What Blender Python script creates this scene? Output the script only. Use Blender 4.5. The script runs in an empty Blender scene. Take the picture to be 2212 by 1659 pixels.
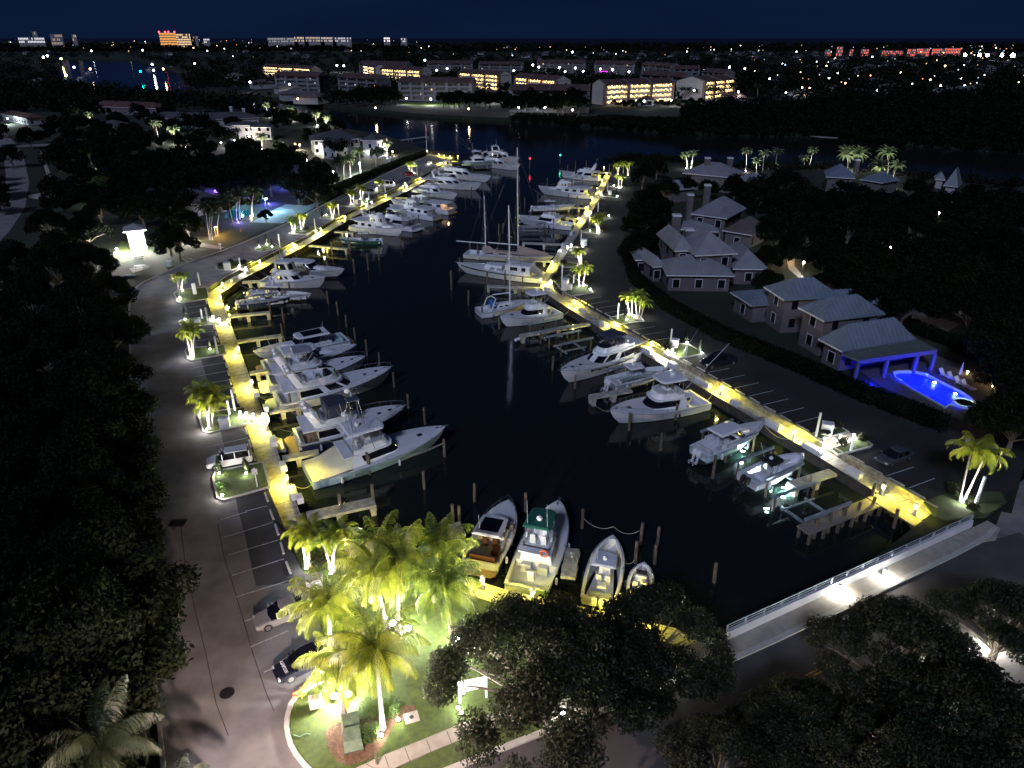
import bpy, math, random
import numpy as np
from mathutils import Vector, Matrix
from mathutils.geometry import tessellate_polygon
R = math.radians
S = bpy.context.scene
random.seed(7)
# ---------------------------------------------------------------- camera, sky, moon, exposure
CAM_H = 42.0; PITCH = R(25.95); FP = 1536.0
cd = bpy.data.cameras.new('camera'); cam = bpy.data.objects.new('camera', cd)
S.collection.objects.link(cam); S.camera = cam
cam.location = (0, 0, CAM_H); cam.rotation_euler = (R(90) - PITCH, 0, 0)
cd.sensor_width = 36; cd.lens = 36 * FP / 2212; cd.clip_start = 0.5; cd.clip_end = 120000
W = bpy.data.worlds.new('World'); S.world = W; W.use_nodes = True
nt = W.node_tree; nt.nodes.clear()
wo = nt.nodes.new('ShaderNodeOutputWorld'); bg = nt.nodes.new('ShaderNodeBackground')
tc = nt.nodes.new('ShaderNodeTexCoord'); sx = nt.nodes.new('ShaderNodeSeparateXYZ')
rp = nt.nodes.new('ShaderNodeValToRGB'); nz = nt.nodes.new('ShaderNodeTexNoise'); mx = nt.nodes.new('ShaderNodeMixRGB')
nt.links.new(tc.outputs['Generated'], sx.inputs[0]); nt.links.new(sx.outputs[2], rp.inputs[0])
e = rp.color_ramp.elements
e[0].position = 0.0; e[0].color = (0.0040, 0.0105, 0.036, 1)
e[1].position = 1.0; e[1].color = (0.0070, 0.0110, 0.034, 1)
n1 = e.new(0.06); n1.color = (0.0036, 0.0100, 0.040, 1)
n1 = e.new(0.2); n1.color = (0.0030, 0.0078, 0.030, 1)
mp = nt.nodes.new('ShaderNodeMapping'); mp.inputs['Scale'].default_value = (1.5, 1.5, 9)
nt.links.new(tc.outputs['Generated'], mp.inputs[0]); nt.links.new(mp.outputs[0], nz.inputs['Vector'])
nz.inputs['Scale'].default_value = 1.6; nz.inputs['Detail'].default_value = 5
mx.blend_type = 'MULTIPLY'; mx.inputs[0].default_value = 0.5
nt.links.new(rp.outputs[0], mx.inputs[1]); nt.links.new(nz.outputs[0], mx.inputs[2])
nt.links.new(mx.outputs[0], bg.inputs[0]); bg.inputs[1].default_value = 1.2
nt.links.new(bg.outputs[0], wo.inputs[0])
sl = bpy.data.lights.new('moon', 'SUN'); sl.energy = 1.6; sl.angle = R(9); sl.color = (0.58, 0.67, 1.0)
so = bpy.data.objects.new('moon', sl); S.collection.objects.link(so)
so.rotation_euler = Vector((0.30, 0.80, -0.62)).to_track_quat('-Z', 'Y').to_euler()
S.view_settings.view_transform = 'Standard'; S.view_settings.look = 'None'
S.view_settings.exposure = 0.0; S.view_settings.gamma = 1
S.cycles.use_denoising = True
S.cycles.max_bounces = 5; S.cycles.diffuse_bounces = 2; S.cycles.glossy_bounces = 3
S.cycles.transmission_bounces = 4; S.cycles.transparent_max_bounces = 8
S.cycles.sample_clamp_indirect = 4.0; S.cycles.use_light_tree = True
S.cycles.caustics_reflective = False; S.cycles.caustics_refractive = False

# ---------------------------------------------------------------- plan survey: a sight line of the survey drone met with a level plane
ct, st_ = math.cos(PITCH), math.sin(PITCH)
def U(u, v, z=0.0):
    x = (u - 1106) / FP; y = -(v - 829.5) / FP
    d = Vector((x, y * st_ + ct, y * ct - st_))
    t = (z - CAM_H) / d.z
    return Vector((d.x * t, d.y * t, z))
def zm(u0, v0, s):
    return lambda x, y, z=0.0: U(u0 + s * x, v0 + s * y, z)
ZA = zm(460.1, 513.2, .192); ZB = zm(495.5, 778.6, .224); ZC = zm(672.4, 292, .216); ZD = zm(973.3, 336.2, .176)
ZE = zm(973.3, 530.9, .256); ZF = zm(1451, 867.1, .256); ZH = zm(1344.9, 389.3, .192); ZL = zm(177, 194.7, .256)
ZM = zm(743.2, 88.5, .224); ZN = zm(1185.6, 88.5, .224); ZO = zm(601.7, 1097.2, .224); ZP = zm(566.3, 1433.4, .24)
T1 = zm(0, 0, 1/3); T2 = zm(737, 0, 1/3); T3 = zm(1474, 0, 1/3); T4 = zm(0, 553, 1/3); T5 = zm(737, 553, 1/3)
T6 = zm(1474, 553, 1/3); T7 = zm(0, 1106, 1/3); T8 = zm(737, 1106, 1/3); T9 = zm(1474, 1106, 1/3)
GZ, WK, WL = 0.0, -0.7, -2.0        # parking level, walkway level, water level

# ---------------------------------------------------------------- materials
MATS = {}
def mat(name, col, rough=0.6, metal=0.0, var=0.25, vs=1.0, bump=0.0, bs=20.0, spec=0.5, col2=None, coat=0.0, trans=0.0):
    if name in MATS: return MATS[name]
    m = bpy.data.materials.new(name); m.use_nodes = True; n = m.node_tree; b = n.nodes['Principled BSDF']
    b.inputs['Roughness'].default_value = rough; b.inputs['Metallic'].default_value = metal
    b.inputs['Specular IOR Level'].default_value = spec
    if coat: b.inputs['Coat Weight'].default_value = coat
    g = n.nodes.new('ShaderNodeNewGeometry'); t = n.nodes.new('ShaderNodeTexNoise')
    n.links.new(g.outputs['Position'], t.inputs['Vector']); t.inputs['Scale'].default_value = vs; t.inputs['Detail'].default_value = 5
    r = n.nodes.new('ShaderNodeValToRGB'); n.links.new(t.outputs[0], r.inputs[0])
    r.color_ramp.elements[0].position = .32; r.color_ramp.elements[1].position = .68
    c2 = col2 if col2 else tuple(c * (1 - var) for c in col)
    r.color_ramp.elements[0].color = (*c2, 1); r.color_ramp.elements[1].color = (*col, 1)
    n.links.new(r.outputs[0], b.inputs['Base Color'])
    if bump:
        t2 = n.nodes.new('ShaderNodeTexNoise'); t2.inputs['Scale'].default_value = bs; t2.inputs['Detail'].default_value = 3
        n.links.new(g.outputs['Position'], t2.inputs['Vector'])
        bp = n.nodes.new('ShaderNodeBump'); bp.inputs['Strength'].default_value = bump; bp.inputs['Distance'].default_value = .1
        n.links.new(t2.outputs[0], bp.inputs['Height']); n.links.new(bp.outputs[0], b.inputs['Normal'])
    if trans: b.inputs['Transmission Weight'].default_value = trans
    MATS[name] = m; return m
def emit(name, col, s, sample=True):
    if name in MATS: return MATS[name]
    m = bpy.data.materials.new(name); m.use_nodes = True; n = m.node_tree; b = n.nodes['Principled BSDF']
    b.inputs['Base Color'].default_value = (*[c * .5 for c in col], 1)
    b.inputs['Emission Color'].default_value = (*col, 1); b.inputs['Emission Strength'].default_value = s
    if not sample: m.cycles.emission_sampling = 'NONE'
    MATS[name] = m; return m
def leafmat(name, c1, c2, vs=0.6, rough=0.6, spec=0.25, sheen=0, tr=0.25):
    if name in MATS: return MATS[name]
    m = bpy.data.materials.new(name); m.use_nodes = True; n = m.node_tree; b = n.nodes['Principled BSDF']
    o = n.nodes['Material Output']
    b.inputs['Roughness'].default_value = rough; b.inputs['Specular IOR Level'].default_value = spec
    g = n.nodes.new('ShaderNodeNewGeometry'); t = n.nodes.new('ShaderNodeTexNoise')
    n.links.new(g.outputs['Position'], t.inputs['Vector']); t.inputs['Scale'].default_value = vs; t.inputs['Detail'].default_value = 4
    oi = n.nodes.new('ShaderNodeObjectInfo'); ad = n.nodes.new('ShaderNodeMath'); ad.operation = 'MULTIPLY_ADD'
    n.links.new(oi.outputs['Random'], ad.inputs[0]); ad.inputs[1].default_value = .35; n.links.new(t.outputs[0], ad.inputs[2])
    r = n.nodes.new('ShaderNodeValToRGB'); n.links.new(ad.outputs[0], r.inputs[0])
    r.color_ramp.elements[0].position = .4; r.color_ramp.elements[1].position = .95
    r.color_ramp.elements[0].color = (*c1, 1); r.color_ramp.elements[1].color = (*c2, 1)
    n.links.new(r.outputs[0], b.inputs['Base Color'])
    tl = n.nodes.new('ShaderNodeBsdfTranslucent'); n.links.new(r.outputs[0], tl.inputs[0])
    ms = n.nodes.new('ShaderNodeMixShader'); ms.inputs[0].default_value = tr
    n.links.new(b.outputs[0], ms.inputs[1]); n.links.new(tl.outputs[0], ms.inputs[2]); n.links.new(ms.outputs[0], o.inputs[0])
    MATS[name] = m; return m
M_white = mat('gelcoat_white', (.74, .75, .77), .32, var=.08, vs=2, coat=.3)
M_cream = mat('gelcoat_cream', (.70, .66, .52), .35, var=.1, vs=2)
M_teal = mat('hull_pale_teal', (.42, .62, .64), .3, var=.15, vs=1.5, coat=.3)
M_navy = mat('hull_navy', (.045, .055, .09), .25, var=.2, coat=.5)
M_grn = mat('hull_green', (.03, .12, .07), .3, var=.2)
M_lgrey = mat('hull_grey', (.30, .32, .36), .3, var=.1)
M_pgreen = mat('hull_pale_green', (.45, .58, .45), .35, var=.1)
M_anti = mat('bottom_paint', (.02, .022, .03), .7)
M_deck = mat('nonskid_deck', (.60, .61, .63), .75, var=.12, vs=6)
M_teak = mat('teak_deck', (.33, .22, .12), .7, var=.3, vs=8)
M_glass = mat('tinted_glass', (.006, .007, .011), .08, var=.1, spec=.7)
M_steel = mat('polished_rail', (.62, .64, .68), .25, .9, var=.05)
M_canvas = mat('cream_canvas', (.66, .62, .45), .85, var=.12, vs=3)
M_dkcanvas = mat('charcoal_canvas', (.035, .045, .07), .9)
M_blkcanvas = mat('black_canvas', (.012, .012, .016), .9)
M_grncanvas = mat('green_canvas', (.01, .12, .08), .9)
M_tan = mat('tan_canvas', (.34, .27, .23), .9, var=.2)
M_blue = mat('blue_canvas', (.03, .12, .35), .85)
M_vinyl = mat('cushion_vinyl', (.55, .56, .56), .6)
M_black = mat('black_plastic', (.015, .015, .018), .5)
M_wood = mat('piling_wood', (.17, .13, .09), .9, var=.5, vs=3, bump=.4, bs=15)
M_woodt = mat('varnished_wood', (.085, .035, .018), .3, var=.3, vs=5)
M_conc = mat('dock_concrete', (.48, .46, .40), .9, var=.5, vs=1.8, bump=.2, bs=8)
M_curb = mat('kerb_concrete', (.46, .44, .40), .9, var=.2, vs=2)
M_paint = mat('marking_paint', (.55, .57, .60), .8, var=.55, vs=3)
M_stone = mat('retaining_stone', (.38, .34, .24), .95, col2=(.15, .13, .09), vs=1.5, bump=.9, bs=4)
M_box = mat('fibreglass_box', (.66, .67, .68), .5, var=.1)
M_metal = mat('galvanised_beam', (.34, .40, .46), .45, .4, var=.2)
M_bark = mat('tree_bark', (.16, .13, .10), .95, var=.4, vs=4, bump=.5, bs=10)
M_palmbark = mat('palm_bark', (.42, .37, .32), .9, col2=(.25, .21, .18), vs=6, bump=.4, bs=14)
M_rubber = mat('tyre_rubber', (.015, .015, .015), .8)
M_chrome = mat('alloy_metal', (.6, .6, .62), .3, .9)
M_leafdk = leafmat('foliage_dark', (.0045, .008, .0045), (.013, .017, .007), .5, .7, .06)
M_leafmd = leafmat('foliage_mid', (.008, .013, .006), (.034, .038, .018), .9, .5, .2)
M_leaflt = leafmat('foliage_light', (.03, .07, .015), (.09, .13, .03), .8)
M_palm = leafmat('palm_frond_green', (.035, .07, .010), (.27, .29, .022), 1.8, .4, .5, tr=.28)
M_palm2 = leafmat('palm_frond_grey', (.05, .075, .035), (.15, .18, .09), .9, .5, .4, tr=.3)
M_palmdk = leafmat('palm_frond_dark', (.008, .016, .006), (.035, .045, .018), .9, .5, .4)

# ---------------------------------------------------------------- mesh helpers
COL = S.collection
class MB:
    def __init__(s): s.v = []; s.f = []
    def add(s, v, f):
        o = len(s.v); s.v += [tuple(p) for p in v]; s.f += [tuple(i + o for i in q) for q in f]; return s
    def box(s, x0, x1, y0, y1, z0, z1, m=None):
        v = [Vector(p) for p in ((x0,y0,z0),(x1,y0,z0),(x1,y1,z0),(x0,y1,z0),(x0,y0,z1),(x1,y0,z1),(x1,y1,z1),(x0,y1,z1))]
        if m is not None: v = [m @ p for p in v]
        return s.add(v, [(3,2,1,0),(4,5,6,7),(0,1,5,4),(1,2,6,5),(2,3,7,6),(3,0,4,7)])
    def tbox(s, x0, x1, y0, y1, z0, z1, tx, ty):   # top tapered inwards
        return s.add([(x0,y0,z0),(x1,y0,z0),(x1,y1,z0),(x0,y1,z0),(x0+tx,y0+ty,z1),(x1-tx,y0+ty,z1),(x1-tx,y1-ty,z1),(x0+tx,y1-ty,z1)],
                     [(3,2,1,0),(4,5,6,7),(0,1,5,4),(1,2,6,5),(2,3,7,6),(3,0,4,7)])
    def tube(s, pts, r, n=6, r2=None, caps=True):
        pts = [Vector(p) for p in pts]; N = len(pts); rings = []
        for i, p in enumerate(pts):
            d = (pts[min(i+1, N-1)] - pts[max(i-1, 0)])
            if d.length < 1e-9: d = Vector((0,0,1))
            d.normalize(); a = d.cross(Vector((0,0,1)))
            if a.length < 1e-3: a = Vector((1,0,0))
            a.normalize(); b = d.cross(a)
            rr = r[i] if isinstance(r, (list, tuple)) else (r if r2 is None else r + (r2 - r) * i / (N - 1))
            rings.append([p + (a * math.cos(2*math.pi*k/n) + b * math.sin(2*math.pi*k/n)) * rr for k in range(n)])
        return s.loft(rings, True, caps)
    def loft(s, rings, closed=True, caps=True):
        o = len(s.v); n = len(rings[0])
        for r in rings: s.v += [tuple(p) for p in r]
        for i in range(len(rings) - 1):
            for k in range(n if closed else n - 1):
                k2 = (k + 1) % n
                s.f.append((o+i*n+k, o+i*n+k2, o+(i+1)*n+k2, o+(i+1)*n+k))
        if caps:
            s.f.append(tuple(o + k for k in range(n))[::-1]); s.f.append(tuple(o + (len(rings)-1)*n + k for k in range(n)))
        return s
    def lathe(s, prof, c=(0,0,0), n=12):
        return s.loft([[(c[0]+r*math.cos(2*math.pi*k/n), c[1]+r*math.sin(2*math.pi*k/n), c[2]+z) for k in range(n)] for r, z in prof], True, True)
    def ball(s, c, r, n=8, sz=1.0):
        return s.lathe([(r*math.sin(math.pi*(i+.02)/(n-.96)) , -r*sz*math.cos(math.pi*(i+.02)/(n-.96))) for i in range(n)], c, n+2)
    def build(s, name, m, parent=None, smooth=False, bevel=0):
        me = bpy.data.meshes.new(name); me.from_pydata(s.v, [], s.f); me.materials.append(m)
        if smooth: me.polygons.foreach_set('use_smooth', [True] * len(me.polygons))
        me.update()
        o = bpy.data.objects.new(name, me); COL.objects.link(o)
        if parent is not None: o.parent = parent
        if smooth == 'auto':
            pass
        return o
def fastmesh(name, V, F, m):      # numpy quads
    me = bpy.data.meshes.new(name); nf = len(F); k = F.shape[1]
    me.vertices.add(len(V)); me.vertices.foreach_set('co', np.asarray(V, np.float32).ravel())
    me.loops.add(nf * k); me.loops.foreach_set('vertex_index', np.asarray(F, np.int32).ravel())
    me.polygons.add(nf); me.polygons.foreach_set('loop_start', np.arange(nf, dtype=np.int32) * k)
    me.update(calc_edges=True); me.validate(); me.materials.append(m); return me
def tag(o, label=None, cat=None, group=None, kind=None):
    if label: o['label'] = label
    if cat: o['category'] = cat
    if group: o['group'] = group
    if kind: o['kind'] = kind
    return o
def thing(name, label, cat, loc=(0,0,0), rz=0.0, group=None):
    o = bpy.data.objects.new(name, None); COL.objects.link(o); o.location = loc; o.rotation_euler = (0,0,rz); o.empty_display_size = .3
    return tag(o, label, cat, group)
def dup(o, loc=None, rz=None, label=None, sc=None, group=None):
    def cp(a, par):
        c = a.copy(); COL.objects.link(c)
        if par is not None: c.parent = par
        for ch in a.children: cp(ch, c)
        return c
    c = cp(o, None)
    if loc is not None: c.location = loc
    if rz is not None: c.rotation_euler = (c.rotation_euler[0], c.rotation_euler[1], rz)
    if sc is not None: c.scale = (sc, sc, sc) if not isinstance(sc, tuple) else sc
    if label: c['label'] = label
    if group: c['group'] = group
    return c
def lamp(kind, loc, power, col, parent=None, r=.15, spot=None, aim=None, size=None):
    l = bpy.data.lights.new(kind.lower() + '_light', kind); l.energy = power; l.color = col
    if kind in ('POINT', 'SPOT'): l.shadow_soft_size = r
    if kind == 'SPOT': l.spot_size = R(spot or 120); l.spot_blend = .6
    if kind == 'AREA': l.shape = 'RECTANGLE'; l.size, l.size_y = size
    o = bpy.data.objects.new(kind.lower() + '_light', l); COL.objects.link(o); o.location = loc
    if aim is not None: o.rotation_euler = Vector(aim).to_track_quat('-Z', 'Y').to_euler()
    if parent is not None: o.parent = parent
    return o
def poly(name, pts, z, m, holes=(), parent=None, thick=0):
    rings = [[Vector((p[0], p[1], 0)) for p in pts]] + [[Vector((p[0], p[1], 0)) for p in h] for h in holes]
    tri = tessellate_polygon(rings); allp = [p for r in rings for p in r]
    b = MB(); f = []
    for t in tri:
        a, c, d = [allp[i] for i in t]
        nrm = (c - a).cross(d - a).z
        f.append(tuple(t) if nrm > 0 else (t[0], t[2], t[1]))
    b.add([(p.x, p.y, z) for p in allp], f)
    if thick:
        o = 0
        for r in rings:
            n = len(r); v = [(p.x, p.y, z) for p in r] + [(p.x, p.y, z - thick) for p in r]
            b.add(v, [(i, (i+1) % n, n + (i+1) % n, n + i) for i in range(n)])
    return b.build(name, m, parent)
def strip(pts, w, off=0.0):      # ribbon polygon around a path, shifted sideways by off
    pts = [Vector((p[0], p[1])) for p in pts]; L = []; Rr = []
    for i, p in enumerate(pts):
        d1 = (pts[i] - pts[i-1]).normalized() if i else None
        d2 = (pts[i+1] - pts[i]).normalized() if i < len(pts)-1 else None
        d = ((d1 or d2) + (d2 or d1)).normalized(); n = Vector((-d.y, d.x))
        k = 1 / max(.4, n.dot(Vector((-(d1 or d2).y, (d1 or d2).x))))
        L.append(p + n * (off + w/2) * k); Rr.append(p + n * (off - w/2) * k)
    return L + Rr[::-1]
def ribbon(name, pts, w, z, m, off=0.0, thick=0.0, kind=None, parent=None):
    q = strip(pts, w, off); n = len(pts); b = MB()
    Lq, Rq = q[:n], q[n:][::-1]
    v = [(p.x, p.y, z) for p in Lq] + [(p.x, p.y, z) for p in Rq]
    f = [(i, n+i, n+i+1, i+1) for i in range(n-1)]
    b.add(v, f)
    if thick:
        v2 = [(p.x, p.y, z - thick) for p in Lq] + [(p.x, p.y, z - thick) for p in Rq]; o = len(b.v)
        b.v += v2
        for i in range(n-1):
            b.f += [(i, i+1, o+i+1, o+i), (n+i+1, n+i, o+n+i, o+n+i+1)]
        b.f += [(0, o, o+n, n), (n-1, 2*n-1, o+2*n-1, o+n-1)]
    o_ = b.build(name, m, parent)
    if kind: o_['kind'] = kind
    return o_
def smooth_path(P, it=2):
    P = [Vector((p[0], p[1])) for p in P]
    for _ in range(it):
        Q = [P[0]]
        for a, b in zip(P, P[1:]): Q += [a*.75 + b*.25, a*.25 + b*.75]
        P = Q + [P[-1]]
    return P
# ================================================================ GROUND, WATER, ROADS
def offs(P, d):
    q = strip(P, 2 * abs(d)); n = len(P)
    return q[:n] if d > 0 else q[n:][::-1]
def uv(L, z): return [U(a, b, z) for a, b in L]
# water edge of the walkways round the basin: east along the bottom, up the west side, out to the north tip
WEST = uv([(1600,1392),(1350,1330),(1100,1276),(1005,1247),(860,1200),(735,1158),(672,1137),(647,1106)], WK) + \
       [T4(1760,1160,WK), T4(1610,760,WK), T4(1500,450,WK), T4(1425,248,WK)] + uv([(516,607),(671,525),(759,471),(888,409),(990,348)], WK)
EAST = uv([(1306,378),(1279,431),(1234,500),(1188,570),(1166,612),(1172,628),(1193.5,643.5),(1306,715),(1434,789.5),(1740,969.5),(1881,1056.5),(1991,1123)], WK)
WWID = 2.5
WLAND = offs(WEST, WWID); ELAND = offs(EAST, 2.2)     # both run so that land is on the left of travel
if (WLAND[9] - Vector(WEST[9][:2])).x > 0: WLAND = offs(WEST, -WWID)
if (ELAND[7] - Vector(EAST[7][:2])).x < 0: ELAND = offs(EAST, -2.2)
near_e = uv([(1325,366),(1370,352),(1474,362),(1607,370),(1774,367),(1974,390),(2090,400),(2212,417),(2420,440)], WL)
far_b = uv([(2420,346),(2212,333),(1924,313),(1747,297),(1470,293),(1304,277),(1104,263),(904,253),(737,236),(650,225),(560,212),(410,197),(395,160),(300,131),(200,129),(133,127),(120,160),(140,196)], WL)
near_w = uv([(300,220),(420,228),(560,246),(690,268),(737,283),(850,307),(916,331),(985,340)], WL)
hole = [Vector(p[:2]) for p in WLAND] + [Vector(p[:2]) for p in near_w[::-1]] + [Vector(p[:2]) for p in far_b[::-1]] + [Vector(p[:2]) for p in near_e[::-1]] + [Vector(p[:2]) for p in ELAND]
outer = [(-900,-60),(900,-60),(2500,600),(2900,1700),(2300,2700),(1700,3700),(900,4300),(0,5200),(-1200,7500),(-5000,9500),(-9000,9000),(-9000,1500)]
M_ground = mat('ground_soil_grass', (.011,.019,.007), .95, col2=(.006,.010,.004), vs=.15)
M_grass = mat('lawn_grass', (.070,.105,.009), .9, col2=(.032,.055,.006), vs=2.5, bump=.6, bs=40)
M_grass2 = mat('dim_lawn', (.05,.075,.02), .95, col2=(.025,.04,.012), vs=.8, bump=.4, bs=20)
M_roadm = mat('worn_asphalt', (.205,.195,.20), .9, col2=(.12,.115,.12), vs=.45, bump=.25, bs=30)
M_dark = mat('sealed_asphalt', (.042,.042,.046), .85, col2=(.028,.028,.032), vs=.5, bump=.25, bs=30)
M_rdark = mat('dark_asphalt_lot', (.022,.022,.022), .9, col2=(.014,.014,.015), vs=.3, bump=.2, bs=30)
M_walk = mat('sidewalk_concrete', (.36,.33,.28), .9, col2=(.28,.25,.21), vs=1.5)
M_mulch = mat('mulch_bed', (.16,.085,.045), .98, col2=(.07,.04,.022), vs=5, bump=.8, bs=25)
tag(poly('ground', outer, 0.0, M_ground, [hole], thick=4.0), kind='structure')
# water
wm = bpy.data.materials.new('harbour_water'); wm.use_nodes = True; n = wm.node_tree; b = n.nodes['Principled BSDF']
b.inputs['Base Color'].default_value = (.009,.012,.012,1); b.inputs['Roughness'].default_value = .06; b.inputs['IOR'].default_value = 1.33
g = n.nodes.new('ShaderNodeNewGeometry'); w1 = n.nodes.new('ShaderNodeTexNoise'); w2 = n.nodes.new('ShaderNodeTexNoise')
mpp = n.nodes.new('ShaderNodeMapping'); mpp.inputs['Scale'].default_value = (.35, .8, 1)
n.links.new(g.outputs['Position'], mpp.inputs[0]); n.links.new(mpp.outputs[0], w1.inputs['Vector']); n.links.new(g.outputs['Position'], w2.inputs['Vector'])
w1.inputs['Scale'].default_value = .55; w1.inputs['Detail'].default_value = 3; w2.inputs['Scale'].default_value = 3.2; w2.inputs['Detail'].default_value = 2
am = n.nodes.new('ShaderNodeMath'); am.operation = 'MULTIPLY_ADD'; am.inputs[1].default_value = .22
n.links.new(w2.outputs[0], am.inputs[0]); n.links.new(w1.outputs[0], am.inputs[2])
bp = n.nodes.new('ShaderNodeBump'); bp.inputs['Strength'].default_value = .30; bp.inputs['Distance'].default_value = .12
n.links.new(am.outputs[0], bp.inputs['Height']); n.links.new(bp.outputs[0], b.inputs['Normal'])
wb = MB(); wb.add([(-2600,-400,WL),(2600,-400,WL),(2600,2500,WL),(-2600,2500,WL)], [(0,1,2,3)])
tag(wb.build('harbour_water', wm), kind='structure')
om = mat('ocean_surface', (.002,.003,.006), .35, var=.2, vs=.01, bump=.5, bs=.02)
ob = MB(); ob.add([(-70000,2520,WL-2.2),(70000,2520,WL-2.2),(70000,95000,WL-2.2),(-70000,95000,WL-2.2)], [(0,1,2,3)])
tag(ob.build('ocean', om), kind='structure')

M_sea = mat('wet_seawall', (.085,.072,.055), .9, col2=(.035,.03,.024), vs=1.2, bump=.4, bs=5)
# walkways (each one slab standing in the water as its own seawall)
def slab(name, P, Q, z, m, th):
    b = MB(); n = len(P)
    b.add([(p[0], p[1], z) for p in P] + [(q[0], q[1], z) for q in Q] + [(p[0], p[1], z-th) for p in P] + [(q[0], q[1], z-th) for q in Q],
      [(i, i+1, n+i+1, n+i) for i in range(n-1)])
    w = MB(); w.add(b.v, [(i+1, i, 2*n+i, 2*n+i+1) for i in range(n-1)] + [(n+i, n+i+1, 3*n+i+1, 3*n+i) for i in range(n-1)])
    tag(w.build('seawall', M_sea), kind='structure'); return b.build(name, m)
WL_ = [p - (p - Vector(w[:2])) * .004 for p, w in zip(WLAND, WEST)]; EL_ = [p - (p - Vector(w[:2])) * .004 for p, w in zip(ELAND, EAST)]
tag(slab('sidewalk', WEST, WL_, WK, M_conc, 3.0), kind='structure')
tag(slab('sidewalk', EAST, EL_, WK, M_conc, 3.0), kind='structure')
jn = MB()
for E_, L_ in ((WEST, WL_), (EAST, EL_)):
    for i in range(len(E_) - 1):
        a, b_ = Vector(E_[i][:2]), Vector(E_[i+1][:2]); c, d_ = Vector(L_[i][:2]), Vector(L_[i+1][:2]); nseg = max(1, int((b_ - a).length / 2.4))
        for k in range(nseg):
            p = a.lerp(b_, k/nseg); q = c.lerp(d_, k/nseg); w = (b_ - a).normalized() * .03
            jn.add([(p.x+w.x, p.y+w.y, WK+.004), (p.x-w.x, p.y-w.y, WK+.004), (q.x-w.x, q.y-w.y, WK+.004), (q.x+w.x, q.y+w.y, WK+.004)], [(0,1,2,3)])
        p, q = a.lerp(c, .1), b_.lerp(d_, .1); p2, q2 = a.lerp(c, .085), b_.lerp(d_, .085); jn.add([(p.x,p.y,WK+.005),(q.x,q.y,WK+.005),(q2.x,q2.y,WK+.005),(p2.x,p2.y,WK+.005)], [(0,1,2,3)])
tag(jn.build('sidewalk_joints', mat('joint_dirt', (.06,.055,.045), .95)), kind='structure')
def wall_along(P, name, label, z0, z1, w, off, m, cat='retaining wall', cap=True):
    o = ribbon(name, offs(P, off) if off else P, w, z1, m, thick=z1 - z0); return tag(o, label, cat)
wall_along(ELAND[6:], 'retaining_wall', 'stone block retaining wall between the straight eastern dock walk and the dark car park', WK, .16, .3, -.16 if (Vector(EAST[8][:2]) - ELAND[8]).x < 0 else .16, M_stone)
wall_along(ELAND[:5], 'retaining_wall', 'low stone wall beside the northern part of the eastern dock walk', WK, .14, .3, .16, M_stone)
wall_along(WLAND[11:], 'retaining_wall', 'low stone wall along the diagonal dock walk below the road', WK, .1, .3, .16, M_stone)
# ---- west road and lots
L1, L2, L3, L4 = .004, .010, .016, .022
kerbL = uv([(283,640),(279,665),(281,720),(284,870),(290,1060),(300,1210),(310,1343),(325,1431),(338,1500),(347,1589),(353,1659),(365,1800)], 0)
kerbN = uv([(930,335),(860,362),(720,432),(640,474),(600,492),(500,536),(410,566),(350,592),(300,614),(283,640)], 0)
wl2 = [Vector(p[:2]) for p in offs(WLAND, .35 if (offs(WLAND, .35)[9].x < WLAND[9].x) else -.35)]
south = uv([(700,1470),(655,1492),(632,1512),(621,1545),(619,1580),(632,1622),(662,1659),(760,1760)], 0)
street = uv([(880,1700),(984,1659),(1097,1613),(1230,1562),(1400,1500),(1607,1416),(1850,1300),(2124,1169),(2150,1140),(2163,1105)], 0)
road = [Vector(p[:2]) for p in kerbN[:-1] + kerbL] + [Vector((-20,14)), Vector((60,14)), Vector((110,45)), Vector((110,90))] + \
       [Vector(p[:2]) for p in uv([(2212,1010),(2185,1110)], 0)] + [Vector(p[:2]) for p in street[::-1]] + [Vector(p[:2]) for p in south[::-1]] + \
       [Vector(p[:2]) for p in uv([(700,1380),(672,1285),(655,1235),(638,1195)], 0)] + wl2[8:]
tag(poly('road', [(p.x, p.y) for p in road], L1, M_roadm), kind='structure')
# dark bays beside the west walk
bay = [T4(1200,310), T4(1290,620), T4(1385,960), T4(1470,1300), T4(1545,1655), T7(1590,160), T7(1640,400), T7(1660,480), U(667,1256), U(638,1195)] + [Vector((p.x, p.y, 0)) for p in wl2[8:12]]
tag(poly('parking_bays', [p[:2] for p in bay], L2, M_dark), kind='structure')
lot2 = uv([(455,617),(515,562),(580,536),(640,511),(700,480),(745,452),(830,402),(868,384)], 0)
lot2b = [p[:2] for p in lot2] + [(p.x, p.y) for p in wl2[:11:-1]]
nn = len(wl2)
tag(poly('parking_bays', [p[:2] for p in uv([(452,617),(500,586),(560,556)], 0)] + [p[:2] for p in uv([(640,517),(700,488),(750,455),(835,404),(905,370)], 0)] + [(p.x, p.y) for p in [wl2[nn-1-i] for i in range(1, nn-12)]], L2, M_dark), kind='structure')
# ---- east lot
el2 = [Vector(p[:2]) for p in offs(ELAND, -.4)]
if el2[8].x < ELAND[8].x: el2 = [Vector(p[:2]) for p in offs(ELAND, .4)]
elot = el2 + [Vector(p[:2]) for p in uv([(2100,1100),(2160,1080),(2212,1035),(2300,1010),(2212,960),(2050,905),(1870,850),(1700,775),(1530,705),(1420,650),(1362,600),(1350,548),(1362,480),(1350,410),(1345,378)], 0)]
tag(poly('car_park', [(p.x, p.y) for p in elot], L1, M_rdark), kind='structure')
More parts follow.
